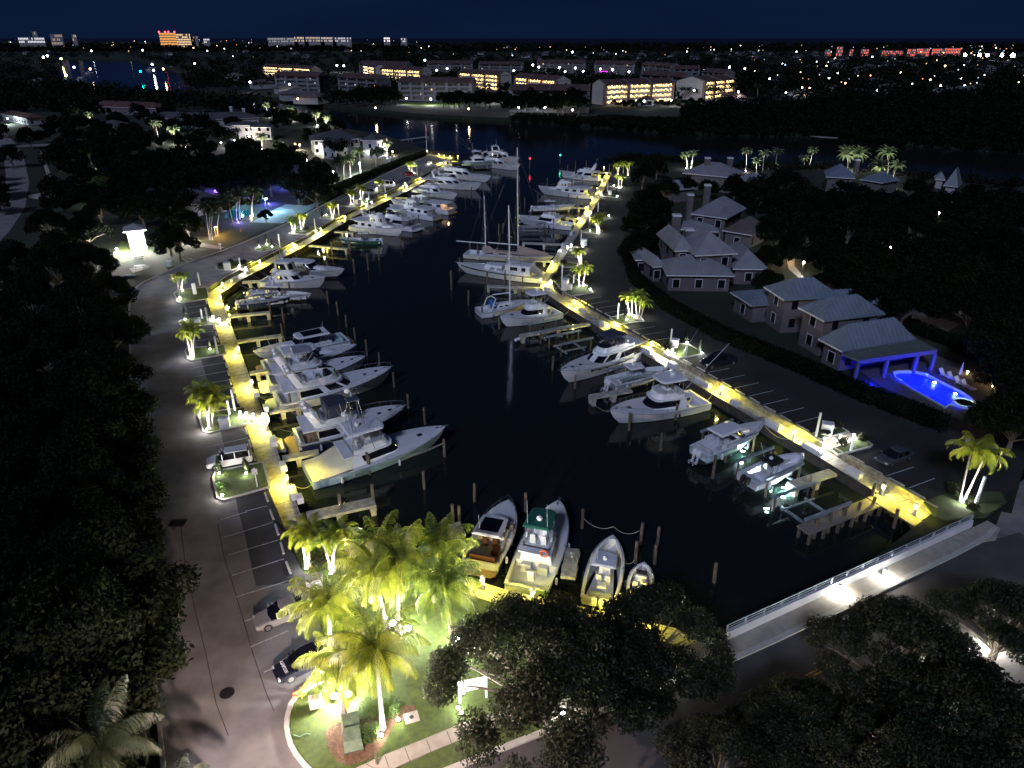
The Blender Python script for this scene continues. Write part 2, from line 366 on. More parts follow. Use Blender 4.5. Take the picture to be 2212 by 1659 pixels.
# ---- lawns
lawn_s = south[:7] + uv([(700,1700),(775,1659)], 0) + [ZP(1100,830), ZP(1450,690), ZP(1800,545), ZP(2130,445), U(1250,1480), U(1500,1400), U(1560,1385)]
lawn_s2 = [Vector(p[:2]) for p in lawn_s] + [p for p in offs(WLAND, 0.05 if True else 0)[:8]]
tag(poly('lawn', [(p[0], p[1]) for p in lawn_s2] + [p[:2] for p in uv([(655,1235),(672,1285),(700,1380)], 0)], L2, M_grass), kind='structure')
tag(poly('sidewalk', [p[:2] for p in [ZP(850,945), ZP(1100,830), ZP(1450,690), ZP(1800,545), ZP(2130,445), U(1250,1478), U(1500,1392), T9(300,830), T9(1870,110), T9(1975,60), T9(2060,110), T9(2030,185), T9(1950,195), T9(400,935), U(1420,1490), U(1250,1553), ZP(2130,565), ZP(1860,660), ZP(1520,800), ZP(1190,945)]], .10, M_walk, thick=.1), kind='structure')
tag(poly('grass_verge', [p[:2] for p in [ZP(1200,960), ZP(1520,805), ZP(1860,665), ZP(2130,570), U(1250,1556), U(1400,1498), U(1230,1560), U(1097,1611), U(984,1656), U(880,1698)]], .105, M_grass, thick=.1), kind='structure')
def kerb(P, z=.14, w=.28, lab=None):
    return ribbon('kerb', P, w, z, M_curb, thick=.14, kind='structure')
kerb(smooth_path([p[:2] for p in kerbN + kerbL[1:]], 1)); kerb(smooth_path([p[:2] for p in south], 1), w=.32)
kerb(smooth_path([p[:2] for p in street[:-1]], 1), w=.45, z=.15)
# sidewalk joints
for a, b_ in ((1100,1190),):
    pass
jm = MB()
top = [ZP(850,945), ZP(1100,830), ZP(1450,690), ZP(1800,545), ZP(2130,445)]
for x0, y0, x1, y1 in ((935,905,1000,935),(1105,830,1140,935),(1285,760,1335,895),(1480,685,1525,808),(1660,605,1715,740),(1830,540,1880,665),(2020,470,2070,600)):
    p, q = ZP(x0, y0, .1), ZP(x1, y1, .1); d = (q - p).normalized(); s = Vector((-d.y, d.x, 0)) * .02
    jm.add([p + s + Vector((0,0,.004)), p - s + Vector((0,0,.004)), q - s + Vector((0,0,.004)), q + s + Vector((0,0,.004))], [(0,1,2,3)])
tag(jm.build('sidewalk_joints', M_black), kind='structure')
# ---- islands with kerbs
def island(pts, m=M_grass, k=True):
    P = [p[:2] for p in pts]
    a = sum(P[i][0]*P[(i+1) % len(P)][1] - P[(i+1) % len(P)][0]*P[i][1] for i in range(len(P)))
    tag(poly('grass_island', P, .12, m, thick=.12), kind='structure')
    if k: ribbon('kerb', list(P) + [P[0]], .22, .15, M_curb, thick=.15, kind='structure')
T4I = [[(1130,245),(1150,300),(1185,308),(1355,277),(1340,205),(1165,222)], [(1160,432),(1185,466),(1410,442),(1395,392),(1172,420)],
       [(1200,615),(1215,665),(1240,680),(1470,637),(1455,580),(1215,602)], [(1290,1040),(1320,1140),(1355,1150),(1615,1090),(1585,985),(1305,1022)],
       [(1382,1440),(1410,1570),(1450,1585),(1750,1500),(1705,1340),(1400,1400)]]
for q in T4I: island([T4(x, y) for x, y in q])
for q in ([(1130,1500),(1150,1520),(1270,1520),(1430,1450),(1330,1432),(1200,1460)], [(1460,1355),(1520,1370),(1680,1330),(1620,1295),(1480,1325)],
          [(1745,1212),(1890,1220),(1990,1165),(1850,1150)], [(2005,1085),(2150,1090),(2205,1062),(2060,1050)]):
    island([ZL(x, y) for x, y in q])
for q in ([(410,690),(560,690),(620,650),(500,630)], [(620,575),(740,575),(830,530),(690,530)], [(940,410),(1040,425),(1120,385),(1000,375)], [(1140,300),(1230,300),(1290,275),(1180,270)]):
    island([ZC(x, y) for x, y in q])
for q in ([(870,290),(930,370),(1010,425),(1200,400),(1150,340),(1000,250)], [(1345,612),(1425,668),(1630,638),(1600,600),(1480,575)], [(1780,880),(1920,958),(2140,915),(2005,835),(1870,830)]):
    island([ZE(x, y) for x, y in q])
for q in ([(1170,285),(1235,330),(1490,262),(1430,225),(1300,240)], [(1335,405),(1400,455),(1670,390),(1690,370),(1640,335),(1590,312)]):
    island([ZF(x, y) for x, y in q], m=M_grass2)
for q in ([(1600,940),(1830,968),(1868,920),(1700,895)], [(1345,1350),(1400,1375),(1560,1370),(1560,1330),(1400,1310)], [(1920,375),(2090,402),(2110,380),(1960,345)], [(1860,495),(2040,520),(2065,495),(1900,470)]):
    island([ZD(x, y) for x, y in q])
island([T6(1560,1600), T6(1700,1545), T6(2060,1530), T6(2100,1600), T6(1960,1700), T9(1850,40), T9(1700,60), T9(1630,30)], m=M_grass2, k=False)
# ---- painted stripes and wheel stops
def stripe(mb, p, q, w=.11, z=L4):
    d = (q - p).normalized(); s = Vector((-d.y, d.x, 0)) * w / 2; zz = Vector((0,0,z))
    mb.add([p+s+zz, p-s+zz, q-s+zz, q+s+zz], [(0,1,2,3)])
sm = MB()
for f, L in ((T4, [(1160,345,1335,318),(1215,375,1345,350),(1210,505,1385,490),(1240,730,1455,690),(1250,785,1480,745),(1270,840,1500,800),(1425,865,1520,850),(1440,930,1535,905),(1335,1240,1605,1178),(1470,1395,1700,1345),(1590,1655,1735,1620),(1270,550,1410,535)]),
             (T7, [(1430,50,1600,0),(1450,165,1770,68),(1480,280,1805,182),(1505,412,1840,305),(1530,552,1890,440),(1585,708,1750,655),(1625,875,1870,770),(1710,1040,1835,985)]),
             (ZE, [(1010,432,1105,418),(1100,462,1275,430),(1165,495,1340,465),(1225,530,1405,503),(1290,570,1465,545),(1340,612,1540,580),(1530,712,1725,682),(1615,755,1808,725),(1700,803,1892,772),(930,178,1050,182),(945,208,1050,212)]),
             (T6, [(160,755,305,730),(245,805,405,772),(340,857,495,822),(425,910,590,873),(525,965,688,926),(622,1025,790,983),(730,1085,898,1040),(1325,1425,1500,1368),(1460,1507,1635,1442),(1040,1290,1180,1250)]),
             (ZD, [(1440,1200,1640,1215),(1420,1240,1640,1258),(1405,1290,1560,1300),(1740,590,1900,600),(1730,640,1900,650),(1700,690,1860,700),(1850,540,1990,545),(1620,1000,1800,1010),(1600,1040,1800,1050)]),
             (ZL, [(1010,1600,1150,1620),(1050,1580,1190,1600),(1370,1420,1480,1450),(1400,1400,1520,1425),(1690,1270,1800,1290),(1720,1250,1830,1270),(1760,1230,1870,1250),(1010,1570,1130,1560),(880,1415,960,1440),(840,1420,900,1450)]),
             (ZC, [(0,880,80,885),(60,860,170,870),(250,780,340,790),(290,750,390,765),(330,730,430,745)])):
    for a in L: stripe(sm, f(a[0], a[1]), f(a[2], a[3]))
tag(sm.build('parking_bay_lines', M_paint), kind='structure')
ym = MB(); M_yel = mat('yellow_marking', (.50,.30,.04), .85, var=.4, vs=3)
for a in ((790,1065,970,975),(800,1085,985,990),(610,1160,700,1110),(425,1250,490,1235),(425,1275,490,1255),(1000,1300,1060,1240)):
    stripe(ym, T9(a[0], a[1]), T9(a[2], a[3]), .14, .018)
tag(ym.build('centre_line', M_yel), kind='structure')
def stopmesh():
    b = MB(); b.tbox(-.9, .9, -.1, .1, 0, .13, .03, .03); return b
ws = None
STOPS = [(T4, [(1335,290,1342,312),(1385,455,1392,475),(1398,490,1405,520),(1408,535,1417,562),(1445,645,1452,670),(1462,695,1470,725),(1475,745,1485,775),(1490,800,1500,835),(1510,855,1520,890),(1535,920,1545,955),(1590,1115,1600,1155),(1613,1195,1628,1240),(1640,1280,1655,1325),(1717,1535,1738,1595)]),
         (T7, [(1755,0,1770,40),(1785,85,1805,150),(1820,200,1840,275),(1855,325,1885,405),(1915,445,1950,525)]),
         (ZE, [(1045,435,1080,455),(1105,465,1145,488),(1165,500,1205,525),(1235,540,1275,562),(1305,575,1345,600),(1465,675,1510,705),(1540,720,1595,750),(1620,765,1670,795),(1705,810,1760,840),(1965,965,2030,1000)]),
         (T6, [(10,675,60,705),(100,725,140,748),(170,768,225,798),(255,815,318,852),(345,868,400,900),(440,920,500,957),(535,978,600,1012),(635,1035,705,1075),(742,1095,818,1138),(1090,1300,1170,1342),(1205,1370,1290,1415),(1335,1440,1440,1495),(1470,1520,1570,1575)])]
GR = 'concrete wheel stops at the parking bays'
k = 0
WORD = {T4: 'western bays beside the dock walk', T7: 'south western bays', ZE: 'eastern bays north of bright gangway', T6: 'eastern bays in the dark car park'}
for f, L in STOPS:
    for i, a in enumerate(L):
        p, q = f(a[0], a[1]), f(a[2], a[3]); c = (p + q) / 2; an = math.atan2(q.y - p.y, q.x - p.x)
        if ws is None:
            o = ws = stopmesh().build('wheel_stop', M_curb)
        else:
            o = ws.copy(); COL.objects.link(o)
        o.location = (c.x, c.y, L3); o.rotation_euler = (0, 0, an)
        tag(o, 'pale concrete wheel stop in the ' + WORD[f], 'wheel stop', 'wheel stops of the ' + WORD[f])
# manhole and drain
mh = MB(); mh.lathe([(.52,0),(.52,.02),(.44,.02),(.44,.026),(.30,.026),(.30,.018),(.22,.018),(.22,.026),(.02,.026)], n=20)
mo = tag(mh.build('manhole_cover', M_black), 'round iron manhole cover set in the worn road', 'manhole cover'); mo.location = T7(1472,1173, L1)
dr = MB(); dr.box(-.75,.75,-.55,.55,0,.02)
for i in range(9): dr.box(-.68,.68,-.5+i*.11,-.46+i*.11,.02,.035)
do = tag(dr.build('drain_grate', M_black), 'dark rectangular drain grate in the road near the trees', 'drain grate'); do.location = T7(1152,70, L1)
tag(poly('street', [p[:2] for p in uv([(960,1700),(984,1662),(1097,1617),(1230,1566),(1400,1504),(1607,1420),(1850,1304),(2124,1173),(2200,1150),(2500,1300),(2500,2200),(1500,2400)], 0)], L2, mat('dark_street', (.075,.068,.068), .9, col2=(.045,.042,.042), vs=.3)), kind='structure')
# seams in the road
sm2 = MB()
for P in ([T7(1410,80),T7(1450,280),T7(1560,640),T7(1640,920),T7(1720,1160),T7(1775,1290)], [T7(1165,40),T7(1200,330),T7(1265,640),T7(1330,900),T7(1400,1240),T7(1480,1450)]):
    for a, b_ in zip(P, P[1:]): stripe(sm2, a, b_, .07, L2)
tag(sm2.build('road_seams', mat('seam_tar', (.06,.055,.055), .9)), kind='structure')
# ================================================================ BOATS
class Boat:
    def __init__(s, name, label, cat, stern, bow, B, hs=1.0, hb=1.9, hull=None, tc=.26, lift=0.0, group=None, flare=1.0, sole=.45):
        d = bow - stern; s.L = math.hypot(d.x, d.y); s.B = B; s.hs = hs; s.hb = hb; s.tc = tc; s.fl = flare
        s.r = thing(name, label, cat, (stern.x, stern.y, WL + lift), math.atan2(d.y, d.x), group)
        s.hull(hull or M_white, sole)
    def P(s, mb, name, m, par=None, smooth=False):
        return mb.build(name, m, par or s.r, smooth)
    def bs(s, t):
        q = max(0, (t - .38) / .62); return s.B/2 * ((.90 + .10 * min(1, t / .3)) if t < .38 else max(.004, 1 - q**2.5) ** .8)
    def bw(s, t):
        q = max(0, (t - .12) / .88); return s.B/2 * .86 * max(.002, (1 - q**1.9)) ** 1.05 * (.97 if t < .1 else 1)
    def sh(s, t): return s.hs + (s.hb - s.hs) * t ** 1.7
    def hull(s, m, sole):
        N = 22; rings = []; rings2 = []
        for i in range(N + 1):
            t = (i / N) ** .85; a, w, z = s.bs(t), s.bw(t), s.sh(t)
            xk = s.L * t * (1 - .11 * t ** 4); xm = s.L * t * (1 - .05 * t ** 4); X = s.L * t; f = .38 * s.fl
            h = [(X, a, z), (s.L*t*(1-.02*t**4), w + (a-w)*.72, z*.72), (xm, w + (a-w)*f, z*.42), (xk, w, .10)]
            rings.append(h + [(p[0], -p[1], p[2]) for p in h[::-1]])
            k = [(xk, w + .004, .10), (xk, w*.97, -.12), (xk*.995, w*.4, -.55)]
            rings2.append(k + [(p[0], -p[1], p[2]) for p in k[::-1]])
        b = MB()
        for side in (0, 1):
            rr = [r[:4] if side == 0 else r[4:] for r in rings]; b.loft(rr, False, False)
        b.add(rings[0], [tuple(range(8))])
        s.P(b, 'hull', m, smooth=True); bpy.data.objects[-1] if False else None
        hullo = s.r.children[-1] if s.r.children else None
        b = MB(); b.loft(rings2, False, False); b.add(rings2[0], [tuple(range(6))]); s.P(b, 'keel', M_anti)
        b = MB(); ds = []                                   # foredeck
        for i in range(13):
            t = s.tc + (1 - s.tc) * (i / 12) ** .9; a = max(.0, s.bs(t) - .03); z = s.sh(t)
            ds.append([(s.L*t - .02, a, z - .02), (s.L*t - .02, a*.5, z + .05), (s.L*t - .02, 0, z + .07), (s.L*t - .02, -a*.5, z + .05), (s.L*t - .02, -a, z - .02)])
        b.loft(ds, False, False); s.P(b, 'deck', M_deck)
        b = MB(); cz = sole; g = .24                        # cockpit well with coamings
        ts = [0, .03, s.tc*.35, s.tc*.7, s.tc]
        for sg in (1, -1):
            b.loft([[(s.L*t + .0, sg*s.bs(t), s.sh(t)), (s.L*t, sg*(s.bs(t)-g), s.sh(t)), (s.L*t, sg*(s.bs(t)-g), cz)] for t in ts], False, False)
        a0, a1 = s.bs(0) - g, s.bs(s.tc) - g
        b.add([(.3,a0,cz), (.3,-a0,cz), (s.L*s.tc,-a1,cz), (s.L*s.tc,a1,cz)], [(0,1,2,3)])
        b.box(0, .3, -a0 - g + .02, a0 + g - .02, cz - .1, s.hs)
        b.add([(s.L*s.tc, a1+g, cz), (s.L*s.tc, -a1-g, cz), (s.L*s.tc, -a1-g, s.sh(s.tc)), (s.L*s.tc, a1+g, s.sh(s.tc))], [(0,1,2,3)])
        s.P(b, 'cockpit', M_vinyl if False else M_white)
        b = MB()                                            # rub rail
        for sg in (1, -1): b.tube([(s.L*t, sg*(s.bs(t)+.015), s.sh(t) - .05) for t in [i/16 for i in range(17)]], .045, 4)
        s.P(b, 'rub_rail', M_lgrey)
    def out(s, x0, x1, w, h, rf, rr, ti, nose, tf, n=7, S=6):
        xr, xf = x0 + rr*h, x1 - rf*h; wy = w/2 - ti*h; xs = xf - nose; o = []
        for i in range(S): k = i / S; o.append((xr + (xs - xr)*k, wy * (1 + (tf - 1)*k*k)))
        for i in range(n + 1):
            a = math.pi/2 * i / n; o.append((xs + nose*math.sin(a)**.8, wy*tf*math.cos(a)**.75 if i < n else 0.0))
        return o + [(p[0], -p[1]) for p in o[:-1][::-1]]
    def house(s, name, m, x0, x1, w, z0, z1, rf=.6, rr=0, ti=.12, nose=1.0, tf=.85, crown=.08, par=None):
        key = (x0, x1, w, z0, z1, rf, rr, ti, nose, tf); rings = []
        for h in (0, .5, 1):
            rings.append([(x, y, z0 + (z1-z0)*h) for x, y in s.out(x0, x1, w, h, rf, rr, ti, nose, tf)])
        top = [(x0 + rr + (p[0]-x0-rr)*.9 + .05, p[1]*.75, z1 + crown) for p in rings[-1]]
        b = MB(); b.loft(rings + [top], True, False); n = len(top); o = len(b.v) - n
        h = n // 2
        for i in range(h): b.f.append((o+i, o+i+1, o+n-2-i, o+n-1-i)) if i < h-1 else b.f.append((o+i, o+i+1, o+n-1-i))
        ob = s.P(b, name, m, par); return ob, key
    def glass(s, key, ha, hb, i0, i1, both=True, name='window', m=None, par=None, e=.02, fit=.0):
        x0, x1, w, z0, z1, rf, rr, ti, nose, tf = key; b = MB()
        lo = s.out(x0 - .0, x1 + e, w + 2*e, ha, rf, rr, ti, nose, tf); hi = s.out(x0, x1 + e, w + 2*e, hb, rf, rr, ti, nose, tf); n = len(lo)
        def seg(a, c):
            L_ = [(p[0], p[1], z0 + (z1-z0)*ha) for p in lo]; H = [(p[0], p[1], z0 + (z1-z0)*hb) for p in hi]
            a_, c_ = int(a), int(c); idx = list(range(a_, c_ + 1)); k = len(idx)
            b.add([L_[j % n] for j in idx] + [H[j % n] for j in idx], [(q, q+1, k+q+1, k+q) for q in range(k-1)])
        if both and i1 < 13:
            seg(i0, i1); s.P(b, name, m or M_glass, par); b = MB(); seg(n-1-i1, n-1-i0)
        elif both:
            seg(i0, i1); seg(n-1-i1, n-1-i0)
        else: seg(i0, i1)
        return s.P(b, name, m or M_glass, par)
    def tub(s, name, m, x0, x1, w, z0, z1, rf=.3, nose=.9, tf=.85, th=.12, floor=.1, par=None, rr=0, rrear=.6):
        a = s.out(x0, x1, w, 0, rf, rr, .02, nose, tf); c = s.out(x0, x1, w, 1, rf, rr, .02, nose, tf)
        i_ = s.out(x0 + .05, x1 - th, w - 2*th, 1, rf, rr, .02, nose, tf); n = len(a); b = MB()
        def zt(p): return z1 if p[0] > x0 + (x1-x0)*.25 else z0 + (z1-z0)*rrear
        b.loft([[(p[0], p[1], z0) for p in a], [(p[0], p[1], zt(p)) for p in c], [(p[0], p[1], zt(p)) for p in i_], [(p[0], p[1], z0 + floor) for p in i_]], False, False)
        b.add([(p[0], p[1], z0 + floor) for p in i_], [tuple(range(n))]); b.add([(p[0], p[1], z0) for p in a], [tuple(range(n))[::-1]])
        return s.P(b, name, m, par)
    def top(s, name, m, x0, x1, w, z, th=.10, nose=.6, tf=.9, legs=None, crown=.1, par=None, legm=None, rear=0):
        o = s.out(x0, x1, w, 0, 0, 0, 0, nose, tf); i2 = s.out(x0 + .15, x1 - .25, w - .5, 0, 0, 0, 0, nose, tf)
        b = MB(); b.loft([[(p[0], p[1], z) for p in o], [(p[0], p[1], z + th) for p in o], [(p[0], p[1], z + th + crown) for p in i2]], True, False)
        n = len(o); b.add([(p[0], p[1], z) for p in o], [tuple(range(n))[::-1]]); b.add([(p[0], p[1], z + th + crown) for p in i2], [tuple(range(n))])
        t = s.P(b, name, m, par)
        if legs:
            for (xa, ya, za, xb, yb) in legs:
                for sg in (1, -1): s.P(MB().tube([(xa, sg*ya, za), (xb, sg*yb, z + .03)], .035, 5), 'hardtop_leg' if name == 'hardtop' else 'canopy_pole', legm or M_steel, t)
        return t
    def rail(s, t0=.42, t1=.995, h=.65, inset=.12, n=12, m=None):
        b = MB(); T = [t0 + (t1-t0)*i/n for i in range(n+1)]
        for sg in (1, -1):
            b.tube([(s.L*t, sg*max(0, s.bs(t)-inset), s.sh(t) + h) for t in T], .022, 4)
            for t in T[::2]: b.tube([(s.L*t, sg*max(0, s.bs(t)-inset), s.sh(t)), (s.L*t, sg*max(0, s.bs(t)-inset), s.sh(t)+h)], .016, 4)
        s.P(b, 'bow_rail', m or M_steel)
    def hatches(s, ts, size=.55):
        for t in ts:
            z = s.sh(t) + .05; b = MB(); x = s.L*t; b.tbox(x-size/2, x+size/2, -size/2, size/2, z, z+.06, .04, .04); s.P(b, 'deck_hatch', M_black)
    def windlass(s):
        b = MB(); x = s.L*.93; z = s.sh(.93); b.box(x-.1, x+.2, -.1, .1, z, z+.22); b.tube([(x+.2,0,z+.1),(s.L+.15,0,s.hb+.05)], .06, 5)
        b.box(s.L-.1, s.L+.35, -.12, .12, s.hb-.02, s.hb+.06); s.P(b, 'anchor_windlass', M_steel)
    def cleats(s):
        for t in (.05, .5, .85):
            for sg in (1, -1):
                x, y, z = s.L*t, sg*(s.bs(t)-.1), s.sh(t); s.P(MB().tube([(x-.15,y,z+.09),(x+.15,y,z+.09)], .025, 4).tube([(x,y,z),(x,y,z+.09)], .03, 4), 'cleat', M_steel)
        for k in range(3 if s.L > 10 else 2):
            t = .18 + .2*k; sg = 1 if k % 2 else -1; y = sg*(s.bs(t)+.16); z = s.sh(t)*.5; s.P(MB().lathe([(.03,-.42),(.13,-.32),(.14,.22),(.08,.34),(.02,.38)], (s.L*t, y, z), 8).tube([(s.L*t, y, z+.36), (s.L*t, sg*(s.bs(t)-.05), s.sh(t)+.02)], .012, 3), 'fender', M_navy if k == 1 else M_box)
    def engines(s, n, m, hi=1.15, tilt=.3, sp=.62):
        for i in range(n):
            y = (i - (n-1)/2) * sp; M = Matrix.Translation((-.35, y, .55)) @ Matrix.Rotation(tilt, 4, 'Y')
            b = MB(); pr = [(-.30,.20,.30),(-.36,.25,.55),(-.34,.26,.85),(-.26,.20,1.08),(-.1,.1,1.14)]; rings = []
            for dx, w, z in pr:
                rings.append([M @ Vector((x, yy, z - .35)) for x, yy in ((dx, -w*.7), (dx*.6, -w), (.18 if z < 1.1 else .05, -w*.8), (.18 if z < 1.1 else .05, w*.8), (dx*.6, w), (dx, w*.7))])
            b.loft(rings, True, True); e_ = s.P(b, 'outboard_engine', m)
            b = MB(); b.add([M @ Vector(p) for p in ((-.18,-.07,-.1),(.1,-.07,-.1),(.1,.07,-.1),(-.18,.07,-.1),(-.14,-.05,-1.0),(.06,-.05,-1.0),(.06,.05,-1.0),(-.14,.05,-1.0))], [(0,1,2,3),(4,7,6,5),(0,4,5,1),(1,5,6,2),(2,6,7,3),(3,7,4,0)])
            b.box(-.45, .12, -.14, .14, -.75, -.71, M)
            for k in range(3):
                a = k * 2.09; b.add([M @ Vector(p) for p in ((-.5,0,-.92),(-.5,.2*math.cos(a),-.92+.2*math.sin(a)),(-.55,.2*math.cos(a+.7),-.92+.2*math.sin(a+.7)))], [(0,1,2)])
            s.P(b, 'engine_leg', m, e_)
    def outriggers(s, x, y, z, L=9, ang=.5, spread=.25, m=None):
        for sg in (1, -1):
            b = MB(); e = (x - L*math.sin(ang), sg*(y + L*spread), z + L*math.cos(ang)); b.tube([(x, sg*y, z), e], .026, 4, .012)
            s.P(b, 'outrigger_pole', m or M_lgrey)
    def antenna(s, x, y, z, h=2.2, lean=.3):
        b = MB(); b.tube([(x, y, z), (x - lean, y, z + h)], .025, 4, .012); s.P(b, 'whip_antenna', M_white)
    def dome(s, x, y, z, r=.28, name='radar_dome'):
        b = MB(); b.lathe([(r*.5,-.12),(r*.9,0),(r,r*.4),(r*.85,r*.9),(r*.4,r*1.25),(.01,r*1.35)], (x,y,z), 10); s.P(b, name, M_white)
    def seats(s, L_, m=None, name='helm_seat'):
        for x, y, z in L_:
            b = MB(); b.tbox(x-.28, x+.28, y-.27, y+.27, z, z+.5, .05, .04); b.tbox(x-.34, x-.2, y-.27, y+.27, z+.5, z+1.0, .02, .05); s.P(b, name, m or M_vinyl)
    def platform(s, d=1.1, m=None):
        b = MB(); w = s.bs(0) - .1; o = [(-d*.65, w), (-d, w*.75), (-d, -w*.75), (-d*.65, -w), (.0, -w), (.0, w)]
        b.loft([[(p[0], p[1], .28) for p in o], [(p[0], p[1], .38) for p in o]], True, True); s.P(b, 'swim_platform', m or M_teak)
    def text(s, txt, size, t, z, side, m, tilt=.15):
        cu = bpy.data.curves.new('hull_lettering', 'FONT'); cu.body = txt; cu.size = size; cu.extrude = .004; cu.offset = .012
        o0 = bpy.data.objects.new('tmp', cu); COL.objects.link(o0); bpy.context.view_layer.update()
        me = bpy.data.meshes.new_from_object(o0.evaluated_get(bpy.context.evaluated_depsgraph_get())); bpy.data.objects.remove(o0)
        o = bpy.data.objects.new('hull_lettering', me); COL.objects.link(o); me.materials.clear(); me.materials.append(m)
        o.parent = s.r; o.location = (s.L*t, side*(s.bs(t) + .03), z)
        o.rotation_euler = (R(90) - side*tilt*0 , 0, R(180) if side > 0 else 0)
        return o

def sportfish(label, stern, bow, B=5.0, hull=None, tower=False, canvas=None, hardtop=M_white, rigs=True, enclosed=False, fishbox=True, wrap=True, group=None, name='sport_fishing_boat', rail=False, topz=None, cabw=None, lift=0, clear=True):
    s = Boat(name, label, 'fishing boat', stern, bow, B, 1.15, 2.3, hull, .27, lift, group); L = s.L
    w = (cabw or .80) * B; z0 = s.sh(.3) - .1; z1 = z0 + 1.45; x0, x1 = .27*L, .66*L
    cab, k = s.house('cabin', M_white, x0, x1, w, z0, z1, rf=L*.10, ti=.22, nose=L*.10, tf=.78)
    if wrap:
        s.glass(k, .38, .88, 2, 13, True, 'wrap_windshield', par=cab)
    else:
        s.glass(k, .42, .85, 1, 3, True, 'side_window', par=cab); s.glass(k, .42, .85, 4, 5, True, 'side_window', par=cab)
        s.glass(k, .40, .88, 7, 12, True, 'windshield', par=cab)
    fz = z1 + .03; fx0, fx1 = x0 - .05*L, x0 + .27*L
    b = MB(); o = s.out(fx0, fx1 + .04*L, w*.98, 0, 0, 0, 0, L*.08, .8); n = len(o); b.loft([[(p[0], p[1], fz - .04) for p in o], [(p[0], p[1], fz + .10) for p in o]], True, True)
    fd = s.P(b, 'flybridge_deck', M_white)
    fb = s.tub('flybridge', M_white, fx0 + .07*L, fx1 + .02*L, w*.86, fz + .10, fz + .85, rf=.5, nose=L*.07, tf=.8)
    s.seats([(fx0 + .13*L, .5, fz + .2), (fx0 + .13*L, -.5, fz + .2)])
    b = MB(); b.tbox(fx0 + .17*L, fx0 + .22*L, -.7, .7, fz + .2, fz + 1.15, .1, .1); s.P(b, 'helm_console', M_white)
    tz = fz + 2.35
    if enclosed:
        c2, k2 = s.house('bridge_enclosure', M_white, fx0 + .06*L, fx1, w*.78, fz + .8, tz, rf=.5, ti=.12, nose=L*.05, tf=.85); s.glass(k2, .12, .85, 1, 5, True, 'side_window', par=c2); s.glass(k2, .12, .85, 6, 12, True, 'windshield', par=c2)
    elif clear:
        c2, k2 = s.house('clear_enclosure', M_vinyl, fx0 + .19*L, fx1 - .005*L, w*.76, fz + .82, fz + .84, rf=.0, ti=.0, nose=L*.05, tf=.85, crown=.0)
    if hardtop: s.top('hardtop', hardtop, fx0 + .05*L, fx1 - .01*L, w*.84, tz, legs=[(fx0 + .09*L, w*.38, fz + .5, fx0 + .08*L, w*.36), (fx1 - .05*L, w*.33, fz + .8, fx1 - .06*L, w*.33), (fx0 + .16*L, w*.40, fz + .8, fx0 + .12*L, w*.36)])
    if hardtop:
        s.dome(fx0 + .14*L, 0, tz + .3, .3); s.antenna(fx0 + .08*L, w*.3, tz + .2, 2.6); s.antenna(fx0 + .08*L, -w*.3, tz + .2, 2.6)
    if tower:
        b = MB(); tx0, tx1 = fx0 + .07*L, fx0 + .17*L; h = 3.6
        for sg in (1, -1):
            b.tube([(tx0 - .3, sg*w*.45, s.hs), (tx0 + .3, sg*w*.30, tz), (tx0 + .5, sg*.45, tz + h)], .045, 5); b.tube([(tx1 + .8, sg*w*.42, z1), (tx1 + .3, sg*w*.28, tz), (tx1 - .2, sg*.45, tz + h)], .045, 5)
            b.tube([(tx0 + .4, sg*w*.22, tz + h*.45), (tx1 + .1, sg*w*.2, tz + h*.45)], .03, 4); b.tube([(tx0 - .1, sg*w*.38, tz*.6), (tx1 + .5, sg*w*.35, tz*.75)], .03, 4); b.tube([(tx0 + .3, sg*w*.3, tz), (tx1, sg*w*.2, tz + h*.5)], .025, 4)
        for q in (.2, .4, .6, .8): b.tube([(tx0 + .4, -w*.2*(1.3-q), tz + h*q), (tx0 + .4, w*.2*(1.3-q), tz + h*q)], .025, 4)
        b.box(tx0 + .3, tx1, -.6, .6, tz + h, tz + h + .06); b.tube([(tx0+.4,-.6,tz+h+.9),(tx1,-.6,tz+h+.9),(tx1,.6,tz+h+.9),(tx0+.4,.6,tz+h+.9)], .03, 4); tw = s.P(b, 'tuna_tower', M_steel)
        s.dome(tx0 + .5, 0, tz + h + 1.0, .33); s.dome(tx0 + .2, 1.2, tz + 1.2, .33, 'satellite_dome')
    if rigs: s.outriggers(fx0 + .14*L, w*.47, fz + .6, L*.62, .75 if not tower else 1.0, .12)
    if canvas:
        b = MB(); zz = z1 + .05; a0 = s.bs(0); xt = fx0 + .04*L
        b.loft([[(.02, a0*.96, s.hs + .02), (.02, a0*.5, s.hs + .10), (.02, 0, s.hs + .14), (.02, -a0*.5, s.hs + .10), (.02, -a0*.96, s.hs + .02)],
                [(.11*L, a0*1.0, s.hs + .12), (.11*L, a0*.55, s.hs + .72), (.11*L, 0, s.hs + .85), (.11*L, -a0*.55, s.hs + .72), (.11*L, -a0*1.0, s.hs + .12)],
                [(.22*L, a0*1.02, s.hs + .3), (.22*L, a0*.72, zz - .2), (.22*L, 0, zz), (.22*L, -a0*.72, zz - .2), (.22*L, -a0*1.02, s.hs + .3)],
                [(x0 + .02, w*.5, s.sh(.28)), (x0 + .02, w*.46, zz), (x0 + .02, 0, zz + .08), (x0 + .02, -w*.46, zz), (x0 + .02, -w*.5, s.sh(.28))]], False, False); s.P(b, 'cockpit_cover', canvas, smooth=True)
    elif fishbox:
        b = MB(); b.tbox(.14*L, .18*L, -.3, .3, .45, .95, .05, .05); b.tbox(.13*L, .19*L, -.35, .35, .95, 1.15, .02, .02); b.box(.12*L, .14*L, -.3, .3, 1.0, 1.7); s.P(b, 'fighting_chair', M_white)
